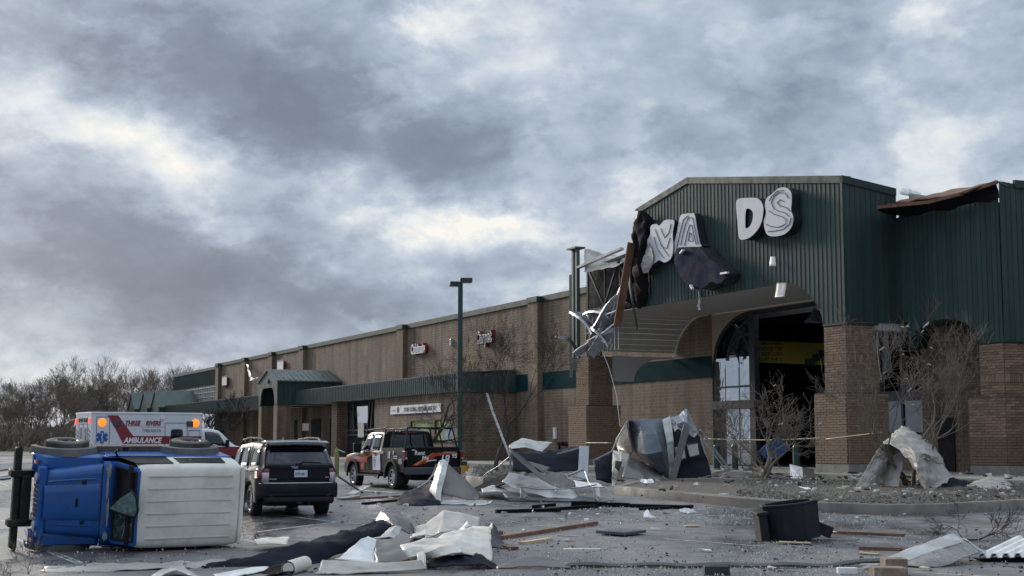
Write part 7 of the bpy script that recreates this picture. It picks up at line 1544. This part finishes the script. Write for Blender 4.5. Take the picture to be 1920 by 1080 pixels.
# ================================================================== bare trees
BARK = mat('bare_bark', (.165, .135, .105), .9, var=.35, scale=5, rnd=.15); BARKD = mat('dark_bark', (.038, .033, .029), .9, var=.3, scale=5); BARKR = mat('greyish_bark', (.15, .125, .10), .9, var=.3, scale=6)
def grow(rnd, p, d, ln, r, lev, out, segs=4, gnarl=.22, up=.1, split=(2, 4), minr=.004, shrink=.62, side=6):
    pts = [p]; rs = [r]; q = p; dd = d.normalized()
    for i in range(segs):
        dd = (dd+Vector((rnd.gauss(0, gnarl), rnd.gauss(0, gnarl), rnd.gauss(0, gnarl)+up*.5))).normalized(); q = q+dd*ln/segs; pts.append(q); rs.append(max(minr, r*(1-.5*(i+1)/segs)))
    out.append((lev, pts, rs))
    if lev <= 0: return
    k = rnd.randint(*split)
    for j in range(k+(1 if lev > 2 else 2)):
        t = rnd.uniform(.35, 1.0) if j else 1.0; i = min(int(t*segs), segs-1); base = pts[i].lerp(pts[i+1], t*segs-i); tang = (pts[i+1]-pts[i]).normalized()
        ax = Vector((rnd.gauss(0, 1), rnd.gauss(0, 1), rnd.gauss(0, .6))).normalized(); nd_ = (tang+ax*rnd.uniform(.45, 1.0)+Vector((0, 0, up))).normalized()
        grow(rnd, base, nd_, ln*rnd.uniform(.55, .85), max(minr, rs[i]*shrink), lev-1, out, segs, gnarl, up, split, minr, shrink, side)
def tree_obj(name, label, M, seed, starts, lev, mt, minr=.006, gnarl=.2, up=.12, split=(2, 3), group=None, segs=4, cat='tree', shrink=.62):
    rnd = random.Random(seed); out = []
    for (d, ln, r, off) in starts: grow(rnd, Vector(off), Vector(d), ln, r, lev, out, segs, gnarl, up, split, minr, shrink)
    t = thing(name, label, cat, M, group); mt_, mc = MB(), MB()
    for lv, pts, rs in out:
        if lv >= lev-1: mt_.tube(pts, rs, 7, cap=False)
        else: mc.tube(pts, rs, 3 if lv < 2 else 4, cap=False)
    a = mt_.build('trunk', mt, t); b = mc.build('crown', mt, t); return t, a, b
def at(px, g): q = G(px, g); return Matrix.Translation(q)
# by the pickup and lamp post
tree_obj('bare_tree', 'spreading bare tree behind the pickup in front of the white wall banner', at(792, 893), 3, [((-.05, 0, 1), 2.3, .13, (0, 0, 0))], 6, BARKD, .0045, .24, .10, (2, 2))
tree_obj('bare_tree', 'thin bare tree on the small rock bed right of the lamp post', at(928, 897), 8, [((0, 0, 1), 2.5, .10, (0, 0, 0))], 6, BARKD, .0045, .22, .12, (2, 2))
tree_obj('bare_tree', 'far bare tree in front of the pillared canopy beside the ambulance cab', at(402, 872), 21, [((0, 0, 1), 1.5, .09, (0, 0, 0))], 5, BARKD, .012, .18, .15, (2, 3))
# twisted broken tree before the entrance: several stems leaning right
tree_obj('twisted_tree', 'wind twisted bare tree leaning right before the dark entrance', at(1424, 905), 12, [((.9, .1, .75), 1.7, .10, (0, 0, 0)), ((.6, .3, .9), 1.8, .085, (.12, .1, 0)), ((1.0, -.1, .5), 1.4, .075, (.1, -.1, 0)), ((-.1, .1, 1), 1.3, .06, (.3, 0, .3)), ((-.6, 0, .5), 1.2, .05, (.3, 0, .4))], 4, BARKR, .006, .26, .10, (2, 3))
# small tree that carries the tarp
tree_obj('bare_tree', 'slender multi stemmed bare tree rising out of the grey tarp', at(1710, 926), 5, [((-.12, 0, 1), 2.3, .065, (-.1, 0, 0)), ((.1, .1, 1), 2.4, .07, (.05, .05, 0)), ((.25, -.05, 1), 2.2, .06, (.15, 0, 0)), ((-.35, .05, 1), 1.9, .05, (-.12, 0, 0))], 5, BARKR, .005, .17, .13, (2, 2))
# leaf rags and plastic caught in the two trees
rnd = random.Random(4)
for k in range(16):
    px_, py_ = (rnd.uniform(1650, 1830), rnd.uniform(590, 815)) if k < 12 else (rnd.uniform(1420, 1550), rnd.uniform(690, 850))
    q = P(px_, py_, 45.0 if k < 12 else 52.0); s_ = rnd.uniform(.02, .07); m = MB(); rz_ = rnd.uniform(-1, 1); V_ = lambda a, b, c: q+Vector((s_*a, b, s_*c+s_*a*rz_)); m.grid([[V_(-1.5*rnd.random()-.4, 0, .3*rnd.random()), V_(0, -.03, .5), V_(1.6*rnd.random()+.3, 0, .8*rnd.random())], [V_(-1.0, .03, -.5*rnd.random()), V_(0, 0, -.2), V_(1.2, .03, -.9*rnd.random())]])
    o = m.build('snagged_plastic', SH[0], solid=.01); tag(o, 'tiny white plastic rag snagged among the bare branches', 'plastic rag', 'plastic rags caught in the branches')
# fallen branch and weeds
tree_obj('fallen_branch', 'fallen bare branch lying behind the bent silver roof sheet', at(1806, 1014), 31, [((1, .3, .25), .75, .018, (0, 0, .02)), ((.2, .2, 1), .45, .010, (0, 0, 0))], 3, BARKD, .004, .25, .05, (2, 3), cat='branch')
tree_obj('fallen_branch', 'fallen bare branch trailing on the rocks left of the tarp', at(1600, 905), 33, [((-1, .1, .1), 1.5, .03, (0, 0, .05)), ((.9, 0, .35), 1.4, .03, (0, 0, .05))], 3, BARKR, .006, .2, .02, (2, 3), cat='branch')
tree_obj('dry_weed', 'dry thin weed growing at the lower left corner', at(52, 1076), 41, [((.1, 0, 1), .30, .006, (0, 0, 0)), ((-.3, 0, 1), .25, .005, (.02, 0, 0)), ((.4, 0, .8), .22, .005, (0, .02, 0))], 3, BARK, .0022, .2, .2, (1, 2), cat='weed')
DG_ = mat('dry_grass', (.20, .155, .09), .9, var=.3)
m = MB(); rnd = random.Random(9)
for k in range(240):
    q = G(rnd.uniform(-30, 22), rnd.uniform(1058, 1090)); h = rnd.uniform(.03, .11); d = Vector((rnd.gauss(0, .5), rnd.gauss(0, .5), 1)).normalized(); m.tube([q, q+d*h*.6, q+d*h+Vector((rnd.gauss(0, .02), 0, -.005))], [.003, .002, .001], 3, cap=False)
o = m.build('dry_grass', DG_, kind='stuff'); tag(o, 'tuft of dry grass at the bottom left corner', 'grass')
# ------------------------------------------------------------------ tree line behind the lot
protos = []
for k in range(7):
    rnd = random.Random(100+k); t, a, b = tree_obj('bare_tree', 'tall bare woodland tree in the tree line beyond the lot', Matrix.Identity(4), 200+k, [((rnd.gauss(0, .06), 0, 1), rnd.uniform(4.2, 5.2), .24, (0, 0, 0))]+([((.15, 0, 1), 4.5, .17, (.2, 0, 0))] if k % 3 == 0 else []), 6, BARK, .015, .17, .16, (2, 2), 'bare woodland trees beyond the lot', 3)
    protos.append((t, a, b))
rnd = random.Random(77); first = set()
for i in range(34):
    k = i % 7; t, a, b = protos[k]
    px_ = -60+400*(i/34)+rnd.uniform(-8, 8); D_ = rnd.uniform(205, 270) if px_ > 170 else rnd.uniform(170, 250)
    if px_ > 235: D_ += 60
    q = P(px_, 845, D_); sc_ = (D_/235)*rnd.uniform(.72, 1.05)*(.95 if px_ < 230 else 1.0)
    Mx = Matrix.Translation((q.x, q.y, gz(q.x, q.y)-.1)) @ Matrix.Rotation(rnd.uniform(0, 6.28), 4, 'Z') @ Matrix.Scale(sc_, 4)
    if k not in first: first.add(k); t.matrix_world = Mx
    else:
        r = t.copy(); COL.objects.link(r); r.matrix_world = Mx
        for c in (a, b): d = c.copy(); COL.objects.link(d); d.parent = r
# brush under the trees
m = MB(); rnd = random.Random(5)
for k in range(8000):
    px_ = rnd.uniform(-70, 345); D_ = rnd.uniform(168, 215); q = P(px_, 845, D_); b = Vector((q.x, q.y, gz(0, D_))); h = rnd.uniform(.4, 2.4)*(.5+.5*rnd.random())
    d = Vector((rnd.gauss(0, .6), rnd.gauss(0, .3), 1)).normalized(); s0 = b+Vector((0, 0, rnd.uniform(0, 2.6))); w = rnd.uniform(.012, .03)
    x_ = Vector((w, 0, 0)); m.add([s0-x_, s0+x_, s0+d*h*.6+Vector((rnd.gauss(0, .25), 0, 0))+x_*.6, s0+d*h], [(0, 1, 2), (0, 2, 3)], (BARK, BARK, BARKR)[k % 3])
o = m.build('undergrowth', BARK, kind='stuff'); tag(o, 'dense brown undergrowth below the far tree line', 'undergrowth')
m = MB(); m.grid([[Vector((x, y, gz(x, y)+h)) for x in (-900, -300, -100, 60)] for y, h in ((150, .02), (165, .35), (300, .6), (1500, 1.0))]); m.build('rough_grass', mat('rough_winter_grass', (.13, .115, .075), .95, var=.35, scale=.4), kind='structure')
